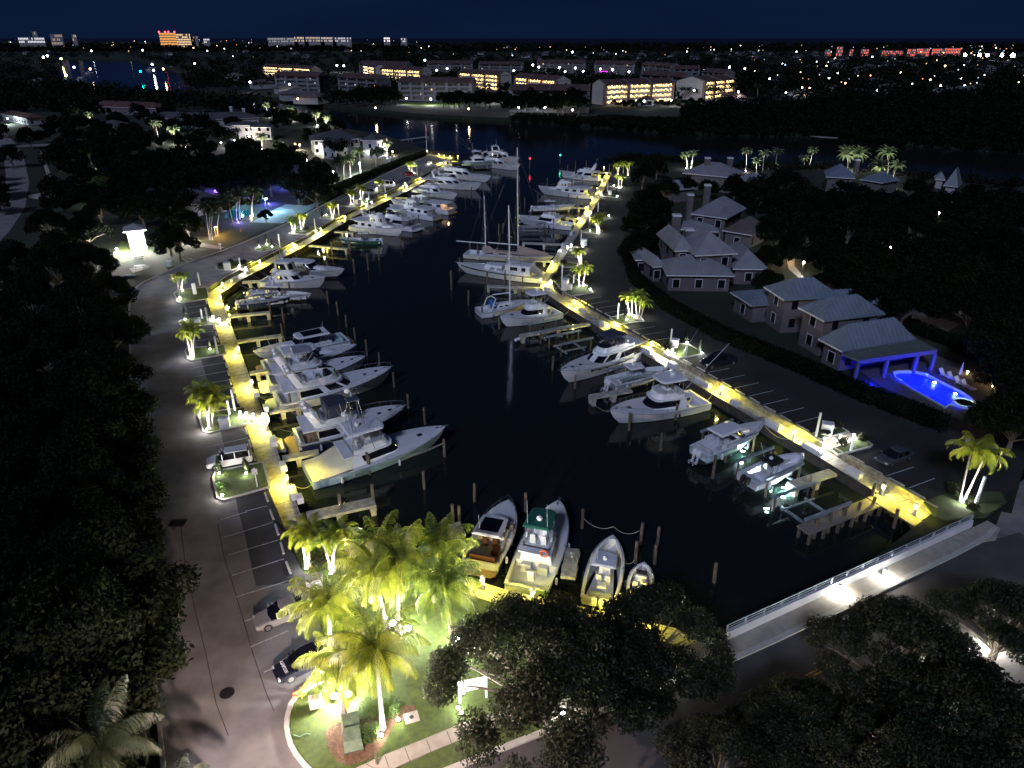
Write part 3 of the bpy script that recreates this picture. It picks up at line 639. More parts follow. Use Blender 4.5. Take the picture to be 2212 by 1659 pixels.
        b = MB(); b.tbox(x0 - .6, x0 - .02, -w*.42, -w*.1, .46, 1.3, .03, .03); b.tbox(x0 - .6, x0 - .02, w*.1, w*.42, .46, 1.3, .03, .03); s.P(b, 'tackle_cabinet', M_vinyl)
    if rail: s.rail(.5)
    s.hatches([.80], .6); s.windlass(); s.cleats(); return s

def flyyacht(label, stern, bow, B=5.0, hull=None, bimini=None, arch=True, name='motor_yacht', group=None, stripe=None, dark=True, teak=False, pilothouse=True, hs=1.35, hb=2.6, deckh=1.9, topm=None, lift=0, enclosure=False):
    s = Boat(name, label, 'yacht', stern, bow, B, hs, hb, hull, .20, lift, group, sole=.8); L = s.L
    w = .82*B; z0 = s.sh(.2) - .15; z1 = z0 + 1.5; x0, x1 = .18*L, .68*L
    cab, k = s.house('cabin', M_white, x0, x1, w, z0, z1, rf=L*.13, ti=.2, nose=L*.09, tf=.8)
    s.glass(k, .25, .80, 0, 3, True, 'saloon_window', par=cab); s.glass(k, .34, .88, 4, 6, True, 'side_window', par=cab); s.glass(k, .30, .92, 7, 12, True, 'windshield', par=cab)
    fz = z1; fx0, fx1 = .05*L, .55*L
    b = MB(); o = s.out(fx0, fx1, w*1.06, 0, 0, 0, 0, L*.12, .8); b.loft([[(p[0], p[1], fz) for p in o], [(p[0], p[1], fz + .14) for p in o]], True, True); s.P(b, 'boat_deck', M_white)
    fb = s.tub('flybridge', M_white, fx0 + .12*L, fx1 - .02*L, w*.92, fz + .14, fz + .95, rf=.6, nose=L*.10, tf=.8, rrear=.5)
    b = MB(); b.tbox(fx0 + .16*L, fx0 + .26*L, -w*.38, -w*.12, fz + .25, fz + .75, .05, .05); b.tbox(fx0 + .16*L, fx0 + .19*L, -w*.38, w*.3, fz + .25, fz + .95, .02, .05); s.P(b, 'settee', M_vinyl)
    s.seats([(fx0 + .30*L, .45, fz + .25), (fx0 + .30*L, -.35, fz + .25)]); b = MB(); b.tbox(fx0 + .36*L, fx0 + .41*L, -.8, .8, fz + .25, fz + 1.15, .1, .1); s.P(b, 'helm_console', M_black)
    b = MB(); o = s.out(fx0 + .20*L, fx1 - .03*L, w*.80, 0, 0, 0, 0, L*.09, .8)[5:17]; b.loft([[(p[0], p[1], fz + .95) for p in o], [(p[0] - .35, p[1]*.94, fz + 1.35) for p in o]], False, False); s.P(b, 'venturi_screen', M_glass)
    if arch:
        b = MB(); xa = fx0 + .13*L
        for sg in (1, -1): b.loft([[(xa - .3, sg*w*.47, fz + .2), (xa + .7, sg*w*.47, fz + .2), (xa + .7, sg*w*.42, fz + .2), (xa - .3, sg*w*.42, fz + .2)], [(xa - 1.3, sg*w*.36, fz + 2.2), (xa - .6, sg*w*.36, fz + 2.3), (xa - .6, sg*w*.31, fz + 2.2), (xa - 1.3, sg*w*.31, fz + 2.1)]], True, True)
        b.box(xa - 1.3, xa - .6, -w*.36, w*.36, fz + 2.12, fz + 2.3); ar = s.P(b, 'radar_arch', M_white)
        s.dome(xa - .95, .5, fz + 2.4, .3); s.dome(xa - .95, -.6, fz + 2.4, .24, 'satellite_dome'); s.antenna(xa - 1, w*.3, fz + 2.3, 2.4, .8)
    if bimini:
        s.top('bimini_top', bimini, fx0 + .22*L, fx1 - .08*L, w*.86, fz + 2.2, th=.05, crown=.16, legs=[(fx0 + .24*L, w*.42, fz + .7, fx0 + .24*L, w*.40), (fx0 + .34*L, w*.42, fz + .9, fx0 + .42*L, w*.36), (fx0 + .34*L, w*.42, fz + .9, fx0 + .30*L, w*.40)])
        if enclosure:
            b = MB(); o = s.out(fx0 + .22*L, fx1 - .07*L, w*.84, 0, 0, 0, 0, L*.06, .85); b.loft([[(p[0], p[1], fz + .95) for p in o], [(p[0], p[1]*.97, fz + 2.22) for p in o]], True, False); s.P(b, 'canvas_enclosure', bimini)
    s.platform(1.2, M_teak if teak else M_deck); s.rail(.40); s.hatches([.76, .86], .5); s.windlass(); s.cleats()
    if teak:
        b = MB(); a = s.bs(.02) - .26; b.add([(.32,a,.81),(.32,-a,.81),(s.L*.195,-a,.81),(s.L*.195,a,.81)], [(0,1,2,3)]); s.P(b, 'teak_sole', M_teak)
    b = MB(); b.box(.30, .8, -w*.38, w*.38, .82, 1.25); b.box(.30, .42, -w*.38, w*.38, 1.25, 1.6); s.P(b, 'stern_bench', M_vinyl)
    if stripe:
        b = MB()
        for sg in (1, -1): b.loft([[(L*t, sg*(s.bs(t) + .03), s.sh(t)*.80), (L*t, sg*(s.bs(t) + .03), s.sh(t)*.87)] for t in [.02 + .06*i for i in range(13)]], False, False)
        s.P(b, 'hull_stripe', stripe)
    b = MB()                                       # portlights
    for t in (.55, .63, .71):
        for sg in (1, -1):
            x, y, z = L*t, sg*(s.bw(t) + (s.bs(t)-s.bw(t))*.72 + .03), s.sh(t)*.70; b.add([(x-.28,y,z-.08),(x+.28,y-sg*.07,z-.08),(x+.28,y-sg*.07,z+.1),(x-.28,y,z+.1)], [(0,1,2,3)])
    s.P(b, 'portlights', M_glass); return s

def express(label, stern, bow, B=4.2, hull=None, topm=M_white, glassroof=False, arch=False, name='express_cruiser', group=None, lift=0, engines=0, open_=True, cockm=None):
    s = Boat(name, label, 'motor boat', stern, bow, B, 1.05, 1.75, hull, .42, lift, group, sole=.5); L = s.L
    w = .74*B; z0 = s.sh(.42) - .12
    tr, k = s.house('trunk_cabin', M_white, .46*L, .86*L, w*.9, z0, z0 + .75, rf=L*.16, ti=.25, nose=L*.12, tf=.62)
    s.glass(k, .25, .7, 2, 5, True, 'cabin_window', par=tr)
    wx = .50*L; b = MB(); o = s.out(.20*L, .60*L, w*1.08, 0, 0, 0, 0, L*.10, .85)[3:21]; z = z0 + .55
    b.loft([[(p[0], p[1], z) for p in o], [(p[0] - .9, p[1]*.84, z + .95) for p in o]], False, False); ws_ = s.P(b, 'windshield', M_glass)
    b = MB()
    for sg in (1, -1): b.loft([[(.20*L, sg*w*.54, .8), (.20*L, sg*w*.54, z + .02), (.20*L, sg*w*.47, z)], [(.50*L, sg*w*.50, .9), (.50*L, sg*w*.50, z + .02), (.50*L, sg*w*.43, z)]], False, False)
    s.P(b, 'cockpit_coaming', M_white)
    b = MB(); b.tbox(.06*L, .12*L, -w*.42, w*.42, .5, 1.0, .03, .03); b.box(.06*L, .075*L, -w*.42, w*.42, 1.0, 1.4); b.tbox(.20*L, .32*L, -w*.45, -w*.15, .5, 1.0, .03, .03); s.P(b, 'settee', cockm or M_vinyl)
    s.seats([(.36*L, .55, .55), (.36*L, -.45, .55)], cockm); b = MB(); b.tbox(.42*L, .48*L, -w*.4, w*.4, .5, z, .15, .0); s.P(b, 'dashboard', M_black)
    if topm:
        t = s.top('hardtop', topm, .20*L, .56*L, w*.98, z + 1.0, nose=L*.06, legs=[(.22*L, w*.5, 1.2, .24*L, w*.45), (.34*L, w*.52, 1.3, .30*L, w*.46), (.52*L, w*.42, z, .49*L, w*.40)])
        if glassroof:
            b = MB(); b.box(.26*L, .48*L, -w*.33, w*.33, z + 1.21, z + 1.225); s.P(b, 'sunroof', M_glass, t)
    if arch:
        b = MB()
        for sg in (1, -1): b.tube([(.16*L, sg*w*.54, 1.3), (.22*L, sg*w*.5, 2.4), (.25*L, sg*w*.35, 2.9)], .1, 6)
        b.tube([(.25*L, -w*.35, 2.9), (.25*L, w*.35, 2.9)], .1, 6); s.P(b, 'radar_arch', M_white)
    if engines: s.engines(engines, M_white)
    else: s.platform(.9)
    s.rail(.45, h=.55); s.hatches([.70], .5); s.cleats()
    if topm: s.antenna(.28*L, w*.3, z + 1.2, 1.8)
    return s

def console(label, stern, bow, B=3.2, hull=None, topm=M_white, eng=2, engm=M_white, cov=None, name='centre_console_boat', group=None, lift=0, rigs=True, inner=None, letters=None, tz=2.55):
    s = Boat(name, label, 'motor boat', stern, bow, B, .95, 1.45, hull, .93, lift, group, sole=.42); L = s.L
    b = MB(); b.tbox(.40*L, .52*L, -.55, .55, .42, 1.55, .12, .08); b.tbox(.52*L, .57*L, -.45, .45, .42, .95, .05, .05); co = s.P(b, 'helm_console', M_white)
    b = MB(); b.add([(.50*L, -.5, 1.5), (.50*L, .5, 1.5), (.46*L, .45, 2.15), (.46*L, -.45, 2.15)], [(0,1,2,3)]); s.P(b, 'windscreen', M_glass, co)
    s.seats([(.34*L, .4, .42), (.34*L, -.4, .42)], inner)
    for sg in (-1, 1):
        b = MB(); b.tbox(.60*L, .85*L, *sorted((sg*s.bs(.72)*.72, sg*s.bs(.72)*.4)), .42, .85, .03, .03); s.P(b, 'bow_seat', inner or M_vinyl)
    b = MB(); b.tbox(.05*L, .11*L, -s.bs(0)*.7, s.bs(0)*.7, .42, .95, .03, .03); s.P(b, 'transom_bench', inner or M_vinyl)
    b = MB(); b.tbox(.20*L, .27*L, -.45, .45, .42, .9, .04, .04); s.P(b, 'livewell', M_white)
    if topm: s.top('hardtop', topm, .27*L, .53*L, B*.66, tz, th=.06, nose=.5, legs=[(.42*L, .6, .5, .45*L, .8), (.32*L, .6, .5, .30*L, .8), (.32*L, .6, .6, .38*L, .8)])
    if topm: s.dome(.38*L, 0, tz + .2, .22); s.antenna(.34*L, .6, tz + .1, 2.2, 1)
    if rigs: s.outriggers(.42*L, .8, tz, L*.5, 1.0, .1)
    s.engines(eng, engm); s.cleats()
    b = MB()
    for sg in (1, -1): b.tube([(L*t, sg*(s.bs(t) - .12), s.sh(t) + .12) for t in (.6, .7, .8, .88, .94)], .02, 4)
    s.P(b, 'bow_rail', M_steel)
    return s

def trawler(label, stern, bow, B=4.8, hull=None, raised=True, name='trawler_yacht', group=None, enclosed=False, mast=True, topm=None, lit=False, dinghy=False, lift=0):
    s = Boat(name, label, 'yacht', stern, bow, B, 1.3, 2.5, hull, .12, lift, group, sole=.75); L = s.L; w = .80*B
    z0 = s.sh(.15) - .2; z1 = z0 + 1.75; c1, k1 = s.house('saloon', M_white, .12*L, .55*L, w, z0, z1, rf=.15, ti=.08, nose=.3, tf=.97, crown=.03)
    for a, b_ in ((0,1),(2,3),(4,5)): s.glass(k1, .42, .80, a, b_, True, 'side_window', par=c1)
    pz = z1 - .35; c2, k2 = s.house('pilothouse', M_white, .42*L, .66*L, w*.86, pz - .3, pz + 1.65, rf=.9, ti=.12, nose=.8, tf=.85)
    s.glass(k2, .55, .86, 1, 2, True, 'side_window', par=c2); s.glass(k2, .55, .86, 3, 4, True, 'side_window', par=c2); s.glass(k2, .52, .88, 7, 8, True, 'windshield', par=c2); s.glass(k2, .52, .88, 9, 11, True, 'windshield', par=c2)
    t, kk = s.house('trunk_cabin', M_white, .64*L, .82*L, w*.66, s.sh(.66) - .05, s.sh(.7) + .42, rf=.5, ti=.15, nose=.8, tf=.6)
    b = MB(); o = s.out(.03*L, .50*L, w*1.1, 0, 0, 0, 0, .4, .98); b.loft([[(p[0], p[1], z1 + .02) for p in o], [(p[0], p[1], z1 + .13) for p in o]], True, True); s.P(b, 'boat_deck', M_deck)
    fb = s.tub('flybridge', M_white, .36*L, .60*L, w*.72, pz + 1.68, pz + 2.35, rf=.4, nose=.6, tf=.85)
    s.seats([(.44*L, .3, pz + 1.8), (.44*L, -.5, pz + 1.8)])
    if topm: s.top('bimini_top', topm, .36*L, .55*L, w*.78, pz + 3.6, th=.05, crown=.12, legs=[(.37*L, w*.35, pz + 1.7, .37*L, w*.34), (.45*L, w*.35, pz + 2.2, .52*L, w*.3)])
    if mast:
        b = MB(); b.tube([(.36*L, 0, z1), (.33*L, 0, z1 + 4.8)], .09, 6, .05); b.tube([(.35*L, -1, z1 + 3.2), (.35*L, 1, z1 + 3.2)], .04, 4); b.tube([(.35*L, 0, z1 + 1.4), (.12*L, 0, z1 + 2.4)], .06, 5); s.P(b, 'signal_mast', M_white); s.dome(.36*L, 0, z1 + 3.5, .3)
    if dinghy:
        b = MB(); b.tube([(.10*L, -.9, z1 + .35), (.22*L, -.9, z1 + .35), (.27*L, -.2, z1 + .42), (.22*L, .5, z1 + .35), (.10*L, .5, z1 + .35)], .24, 8); s.P(b, 'deck_tender', M_lgrey)
    b = MB()
    for sg in (1, -1):
        b.tube([(.04*L, sg*w*.53, z1 + .95), (.34*L, sg*w*.53, z1 + .95)], .022, 4)
        for q in range(6): b.tube([((.04 + .06*q)*L, sg*w*.53, z1 + .1), ((.04 + .06*q)*L, sg*w*.53, z1 + .95)], .016, 4)
    s.P(b, 'boat_deck_rail', M_steel)
    s.platform(.9); s.rail(.30, h=.75); s.windlass(); s.cleats()
    return s

def sailboat(label, stern, bow, B=4.0, masts=((.58, 18),(.22, 11)), hull=None, cover=None, name='sailboat', group=None, arch=False, stays=True):
    s = Boat(name, label, 'sailboat', stern, bow, B, 1.05, 1.6, hull, .22, 0, group, sole=.5); L = s.L; w = B*.5
    t, k = s.house('coachroof', cover or M_white, .26*L, .74*L, w, s.sh(.4) - .05, s.sh(.5) + .55, rf=.8, ti=.15, nose=.9, tf=.6)
    for a, b_ in ((0,1),(2,3),(4,5)): s.glass(k, .3, .7, a, b_, True, 'cabin_window', par=t)
    b = MB(); b.loft([[(.20*L, w*.45, 1.5), (.20*L, 0, 2.75), (.20*L, -w*.45, 1.5)], [(.27*L, w*.5, 1.5), (.27*L, 0, 2.8), (.27*L, -w*.5, 1.5)], [(.34*L, w*.45, 1.6), (.34*L, 0, 1.9), (.34*L, -w*.45, 1.6)]], False, False); s.P(b, 'spray_dodger', cover or M_blue)
    for i, (mt, h) in enumerate(masts):
        b = MB(); z0 = s.sh(mt); b.tube([(mt*L, 0, z0), (mt*L - .012*h, 0, z0 + h)], .13, 8, .09)
        for q in (.45, .7):
            if h > 12 or q < .5: b.tube([(mt*L, -.9, z0 + h*q), (mt*L, .9, z0 + h*q)], .04, 4)
        m = s.P(b, 'mast', M_white)
        b = MB(); bl = (.34 if h > 12 else .22) * L; zb = z0 + 2.2; b.tube([(mt*L - .1, 0, zb), (mt*L - bl, 0, zb + .05)], .11, 6); s.P(b, 'boom', M_white, m)
        if stays:
            b = MB()
            ends = [(min(L, mt*L + h*.38), 0), (max(0, mt*L - h*.42), 0), (mt*L - .3, s.bs(mt)), (mt*L - .3, -s.bs(mt)), (mt*L + .5, s.bs(mt)*.95), (mt*L + .5, -s.bs(mt)*.95)]
            for j, (x, y) in enumerate(ends): b.tube([(mt*L - .01*h, 0, z0 + h*.97), (x, y, s.sh(min(1, max(0, x/L))))], .03 if j == 0 else .018, 3)
            s.P(b, 'rigging', M_steel, m)
    if cover:
        b = MB(); b.loft([[(.60*L, s.bs(.6)*.8, s.sh(.6) + .5), (.60*L, 0, 3.4), (.60*L, -s.bs(.6)*.8, s.sh(.6) + .5)], [(.75*L, s.bs(.75)*.9, s.sh(.75) + .3), (.75*L, 0, 2.9), (.75*L, -s.bs(.75)*.9, s.sh(.75) + .3)], [(.94*L, .3, s.hb + .2), (.94*L, 0, s.hb + .5), (.94*L, -.3, s.hb + .2)]], False, False); s.P(b, 'awning', cover)
    if arch:
        b = MB()
        for sg in (1, -1): b.tube([(.18*L, sg*B*.45, 1.2), (.24*L, sg*B*.42, 2.6), (.30*L, sg*B*.25, 3.0)], .11, 6)
        b.tube([(.30*L, -B*.25, 3.0), (.30*L, B*.25, 3.0)], .11, 6); s.P(b, 'mainsheet_arch', M_white)
    s.rail(.03, h=.6, n=16); s.cleats(); return s
# ---------------------------------------------------------------- the boats, berth by berth
sz, bz = -.95, .3       # height of the stern rail and of the bow above the parking level
def SB(f, a, b, zs=sz, zb=bz): return f(a[0], a[1], zs), f(b[0], b[1], zb)
WG = 'boats berthed along the west dock'; EG = 'boats berthed along the east dock'; NG = 'boats berthed along the northern diagonal dock'; SG = 'boats moored bow out at the south seawall'
sportfish('big white sport fisher with pale teal hull, cream cockpit cover and tall tower', *SB(ZB, (752,1080), (2085,630)), B=5.4, hull=M_teal, tower=True, canvas=M_canvas, group=WG)
y2 = flyyacht('navy hulled motor yacht with charcoal canvas enclosure and teak stern', *SB(ZB, (640,760), (1690,452)), B=5.2, hull=M_navy, bimini=M_dkcanvas, teak=True, group=WG, enclosure=True)
b = MB(); b.tube([(-2.6,-1.6,.75),(-2.6,1.0,.75),(-2.1,1.5,.8),(-1.6,1.0,.75),(-1.6,-1.6,.75)], .26, 8); b.box(-2.4,-1.8,-1.5,.9,.55,.7)
tn = b.build('inflatable_dinghy', M_lgrey); tag(tn, 'grey inflatable dinghy on the stern platform of the navy yacht', 'dinghy'); tn.location = y2.r.location; tn.rotation_euler = y2.r.rotation_euler
flyyacht('large white flybridge yacht with dark arched windows and long bow rail', *SB(ZB, (450,385), (1563,75)), B=5.2, group=WG)
flyyacht('white flybridge cruiser with cream stern cover and pale grey bimini', *SB(ZA, (610,1620), (1715,1350)), B=4.8, bimini=M_lgrey, group=WG, arch=True)
express('white hardtop express cruiser with black bow sunpad between two bigger yachts', *SB(ZA, (560,1440), (1610,1162)), B=4.7, group=WG)
s = express('white cruiser with dark sunroof moored bow to the dock with yellow lit bow', *SB(ZA, (1490,1110), (445,1240)), B=4.6, glassroof=True, group=WG, cockm=M_teal)
console('dark hulled centre console with white T-top and one white outboard', *SB(ZA, (290,735), (875,640), .1-.7), B=2.9, hull=M_navy, eng=1, group=WG, lift=.6)
console('white centre console with pale T-top and covered triple outboards', *SB(ZA, (430,610), (1098,580)), B=3.3, eng=3, engm=M_canvas, group=WG)
sportfish('white convertible with enclosed flybridge and bow pulpit beside the dock corner', *SB(ZA, (560,470), (1262,442)), B=4.6, enclosed=True, hardtop=M_white, wrap=False, group=WG, name='convertible_boat')
express('white sport cruiser with long pale hardtop and dark cabin sides', *SB(ZA, (720,330), (1475,345), -.6), B=4.6, group=WG, lift=.4)
# northern diagonal dock
console('dark centre console with blue leaning post cover nosed in to the diagonal dock', *SB(ZC, (690,1040), (270,990)), B=2.8, hull=M_grn, eng=2, cov=True, inner=M_blue, group=NG)
trawler('white trawler with pilothouse and mast lying bow out beside the blue console boat', *SB(ZC, (430,900), (920,930)), B=4.6, group=NG)
flyyacht('white cabin cruiser with sloped stern moored behind the pilothouse trawler', *SB(ZC, (1050,915), (500,790)), B=4.6, arch=False, group=NG, bimini=M_white)
trawler('white double cabin trawler with black bimini and stern toward the channel', *SB(ZC, (1260,810), (780,695)), B=4.5, mast=False, topm=M_blkcanvas, group=NG)
y15 = trawler('white motor yacht whose aft deck glows warm orange under its canvas', *SB(ZC, (1405,750), (790,640)), B=4.8, mast=False, topm=M_white, group=NG)
sportfish('white convertible with two cabin windows just north of the warmly lit yacht', *SB(ZC, (1030,535), (1460,580)), B=5.0, wrap=False, hardtop=M_white, rigs=False, group=NG, name='convertible_boat')
flyyacht('large white yacht with long black saloon window on the diagonal dock', *SB(ZC, (1170,470), (1700,475), -.8, .6), B=5.4, group=NG, bimini=None)
flyyacht('white flybridge yacht with black bimini, second berth from the dock tip', *SB(ZC, (1280,370), (1800,412)), B=5.0, bimini=M_blkcanvas, group=NG)
sportfish('pale green sport fisher raised on a lift near the dock tip', *SB(ZC, (1510,270), (1880,240), 0, 1.2), B=4.4, hull=M_pgreen, group=NG, lift=1.0)
y20 = flyyacht('big white yacht at the dock tip with a softly lit aft deck', *SB(ZC, (1690,260), (2090,280), -.6, .9), B=5.6, group=NG, topm=M_white, bimini=M_white)
flyyacht('white flybridge yacht farthest out, beyond the yacht with lit aft deck', *SB(ZC, (1800,195), (2080,215), -.6, .9), B=5.0, group=NG, bimini=None)
# east dock, north to south
flyyacht('low white sport yacht at the outermost berth of the east dock', *SB(ZD, (1830,265), (1335,190)), B=4.6, group=EG, bimini=None, arch=True)
trawler('white raised pilothouse yacht with signal mast and three square saloon windows', *SB(ZD, (1740,480), (1075,375)), B=5.0, group=EG, dinghy=True, topm=M_white)
console('small white centre console with T-top and black bow numbers on a lift', *SB(ZD, (1010,620), (1530,585), -.3, .3), B=2.9, eng=2, group=EG, lift=.5)
sportfish('grey white sport fisher with black cabin window and yellow lit cockpit', *SB(ZD, (1510,850), (825,725)), B=4.8, hull=M_white, group=EG, tower=False)
sailboat('two masted sailing ketch under tan canvas awnings', *SB(ZD, (190,1180), (1270,1195)), B=4.4, hull=M_tan if False else M_cream, cover=M_tan, masts=((.60, 22.5), (.23, 12.5)), group=EG)
R6 = Boat('classic_motor_yacht', 'classic long motor yacht with raised foredeck, square wheelhouse and black rubbing strake', 'yacht', *SB(ZD, (1130,1480), (75,1300)), B=4.6, hs=1.3, hb=2.2, hull=M_white, tc=.12, group=EG)
s = R6; L = s.L
c, k = s.house('deckhouse', M_white, .12*L, .44*L, 3.5, 1.2, 3.1, rf=.5, ti=.15, nose=.5, tf=.95); s.glass(k, .48, .85, 1, 2, True, 'side_window', par=c); s.glass(k, .48, .85, 3, 5, True, 'side_window', par=c); s.glass(k, .48, .88, 7, 11, True, 'windshield', par=c)
c, k = s.house('forward_cabin', M_white, .44*L, .70*L, 3.3, 1.3, 2.6, rf=1.0, ti=.3, nose=1.2, tf=.85); s.glass(k, .3, .75, 0, 2, True, 'side_window', m=M_lgrey, par=c); s.glass(k, .3, .75, 3, 5, True, 'side_window', m=M_lgrey, par=c)
b = MB(); b.tube([(.26*L,-.9,3.45),(.36*L,-.9,3.45),(.39*L,-.3,3.5),(.36*L,.3,3.45),(.26*L,.3,3.45)], .22, 8); s.P(b, 'deck_tender', M_lgrey)
b = MB(); b.loft([[(.02*L,1.9,1.4),(.02*L,0,1.6),(.02*L,-1.9,1.4)],[(.12*L,1.7,2.7),(.12*L,0,3.0),(.12*L,-1.7,2.7)]], False, False); s.P(b, 'aft_canvas', M_lgrey)
b = MB()
for sg in (1,-1): b.loft([[(L*t, sg*(s.bs(t)+.05), s.sh(t)*.94), (L*t, sg*(s.bs(t)+.05), s.sh(t)*.86)] for t in [i/14 for i in range(14)]], False, False)
s.P(b, 'rubbing_strake', M_black); s.rail(.3, h=.7); s.windlass(); s.cleats()
sailboat('white cruising sailboat with mainsheet arch and navy dodger', *SB(ZE, (235,545), (660,425)), B=3.9, masts=((.62, 17.5),), cover=None, arch=True, group=EG)
sportfish('old white convertible with sloping grey cabin front and bow pulpit', *SB(ZE, (900,545), (415,588)), B=4.3, wrap=True, group=EG, rigs=True, hardtop=M_white, name='convertible_boat')
flyyacht('sleek white sport yacht with big charcoal bimini over its flybridge', *SB(ZE, (1570,860), (925,1065)), B=4.6, bimini=M_dkcanvas, arch=False, group=EG, stripe=M_black, hull=M_white)
s = console('white and grey centre console on a lift with lettering on its side', *SB(ZE, (1345,1130), (1838,1000), -.25, .35), B=3.4, hull=M_lgrey, eng=2, group=EG, lift=.55)
s.text('SHOGUN', .62, .26, .45, -1, M_white)
sportfish('rounded white sport fisher with wide black wrap windshield and open cockpit', *SB(ZE, (2110,1275), (1345,1385)), B=5.0, group=EG, rail=True)
s = express('pale teal dayboat with grey T-top and twin outboards raised on a lift', *SB(ZF, (235,400), (775,175), .2, .5), B=3.3, hull=M_teal, engines=2, group=EG, lift=.9)
console('white boat with black canopy and black outboards on an underlit lift', *SB(ZF, (640,640), (1112,440), .1, .4), B=3.2, eng=2, engm=M_black, topm=M_blkcanvas, group=EG, lift=1.0, rigs=False, tz=2.2)
# south seawall
express('white express boat with dark glass roof and varnished cockpit behind palm fronds', *SB(T8, (900,330), (1087,-110)), B=3.9, glassroof=True, group=SG, cockm=M_woodt)
s = sportfish('green hulled fishing boat with green bimini and an orange life ring', *SB(T8, (1195,495), (1413,-80)), B=4.3, hull=M_grn, group=SG, wrap=False, hardtop=M_grncanvas, rigs=False, cabw=.7)
b = MB(); c0 = Vector((s.L*.22, -.9, 3.0)); b.tube([c0 + Vector((0, .34*math.cos(a), .34*math.sin(a))) for a in [i*math.pi/8 for i in range(17)]], .08, 6)
s.P(b, 'life_ring', mat('orange_foam', (.75,.14,.04), .6))
console('white open fishing boat with grey hardtop seen bow on from above', *SB(T8, (1665,560), (1765,100)), B=3.3, group=SG, eng=2, rigs=False)
console('small grey skiff tied behind the oak crown at the south seawall', *SB(T8, (1925,520), (1965,320), -.9, -.5), B=2.2, hull=M_lgrey, topm=None, eng=1, group=SG, rigs=False)
# warm cabin lights on two yachts
lamp('POINT', (1.2, 0, 2.9), 260, (1, .55, .25), y15.r, .1); lamp('POINT', (2.0, 0, 2.6), 150, (1, .75, .35), y20.r, .1)
# ================================================================ DOCK FURNITURE AND LAMPS
YEL = (1.0, .83, .095); WHT = (1.0, .97, .86); WRM = (1.0, .60, .26)
E_yel = emit('lantern_glow', (1, .88, .42), 30, False); E_wht = emit('white_lamp_glow', (.93, .96, 1), 45, False)
E_wrm = emit('warm_lamp_glow', (1, .68, .32), 25, False)
pl = None
def pedestal(p, label, P=1350, z=WK, par=None):
    global pl
    if pl is None:
        t = thing('dock_pedestal', label, 'power pedestal')
        b = MB(); b.tbox(-.15,.15,-.15,.15,0,.78,.05,.05); b.box(-.11,.11,-.11,.11,.78,.82); b.build('post', M_box, t)
        b = MB()
        for x in (-.15,.15):
            for y in (-.15,.15): b.tube([(x*.65,y*.65,.80),(x,y,1.0),(x,y,1.32)], .012, 4)
        b.build('lantern_frame', M_box, t)
        b = MB(); b.lathe([(.10,1.20),(.14,1.25),(.13,1.31)], n=8); b.build('lantern_bulb', E_yel, t)
        b = MB(); b.lathe([(.24,1.32),(.22,1.36),(.03,1.46)], n=8); b.build('lantern_cap', M_box, t)
        lamp('SPOT', (0,0,1.10), P*1.35, YEL, t, .10, 172).data.spot_blend = .12; lamp('POINT', (0,0,1.08), P*.16, YEL, t, .10); pl = t; o = t
    else:
        o = dup(pl, label=label)
    o.location = (p.x, p.y, z); o['group'] = 'lit pedestals along the dock walks'
    for ch in o.children:
        if ch.type == 'LIGHT' and P != 1350: ch.data = ch.data.copy(); ch.data.energy *= P/1350
    return o
near = [('sloping end of the diagonal walk',T4,1447,215),('bend of the west walk',T4,1432,300),('first gangway of the west walk',T4,1488,455),('second finger pier of the west walk',T4,1550,640),('yachts with cream covers',T4,1637,860),('second gangway of the west walk',T4,1735,1130),('cream covered sport fisher',T4,1865,1490)]
for n_, f, x, y in near: pedestal(f(x, y, WK), 'yellow lantern pedestal on the west walk by the ' + n_)
for i, (x, y) in enumerate([(535,325),(900,128),(932,140)]): pedestal(ZA(x, y, WK), 'yellow lantern pedestal on the diagonal walk, ' + ['beside the enclosed convertible','left of a close pair by a dock box','right of a close pair by a dock box'][i])
ZCW = ['beside the covered motor trawler','behind the pilothouse trawler','next to the double cabin trawler','near two palms by the gangway','near the parked pale car','past the parked van and palms','north of the long windowed yacht','beside that northern neighbour','close to the dock tip','last before the dock tip','on the tip itself toward the water','on the end pad by the road','on the end pad by white posts']
for i, (x, y) in enumerate([(100,985),(340,855),(550,735),(750,640),(920,550),(1090,465),(1300,310),(1345,312),(1400,258),(1465,240),(1330,218),(1275,205),(1390,225)]):
    pedestal(ZC(x, y, WK if i < 10 else 0.02), 'yellow lantern pedestal on the diagonal walk, ' + ZCW[i])
ZDW = ['on the outermost pad','first from the outer end','beside the low sport yacht','behind the raised pilothouse yacht','between that yacht and the small console boat','beside white lamps','behind the grey sport fisher','behind the classic yacht','at the bend of the walk']
for i, (x, y) in enumerate([(1880,185),(1912,262),(1857,350),(1797,450),(1730,560),(1660,690),(1570,820),(1245,1370),(1105,1590)]): pedestal(ZD(x, y, WK), 'yellow lantern pedestal on the east walk, ' + ZDW[i])
for i, (f, x, y) in enumerate([(ZE,1040,520),(ZE,1378,712),(ZE,1690,880),(T6,245,900),(T6,716,1190),(ZF,1770,790),(ZF,640,60)]):
    if i == 6: continue
    pedestal(f(x, y, WK), 'yellow lantern pedestal on the straight east walk, ' + ['by the old convertible','north of the charcoal bimini yacht','by the bright gangway','behind the rounded sport fisher','where a mooring line is tied','with coiled hose at the wooden pier'][i], 1250)
for i, (u_, v_) in enumerate([(748,1185),(900,1230),(1043,1272),(1150,1300),(1335,1342),(1300,1330),(1378,1344)]):
    if i == 5: continue
    pedestal(U(u_, v_, WK), 'yellow lantern pedestal on the south seawall, ' + ['at the west corner','among the big coconut palms','by the roofed express boat','behind the green fishing boat','','half hidden under the oak crown','deep under the oak crown'][i] if i != 4 else 'yellow lantern pedestal on the south seawall, behind the open fishing boat', 520)
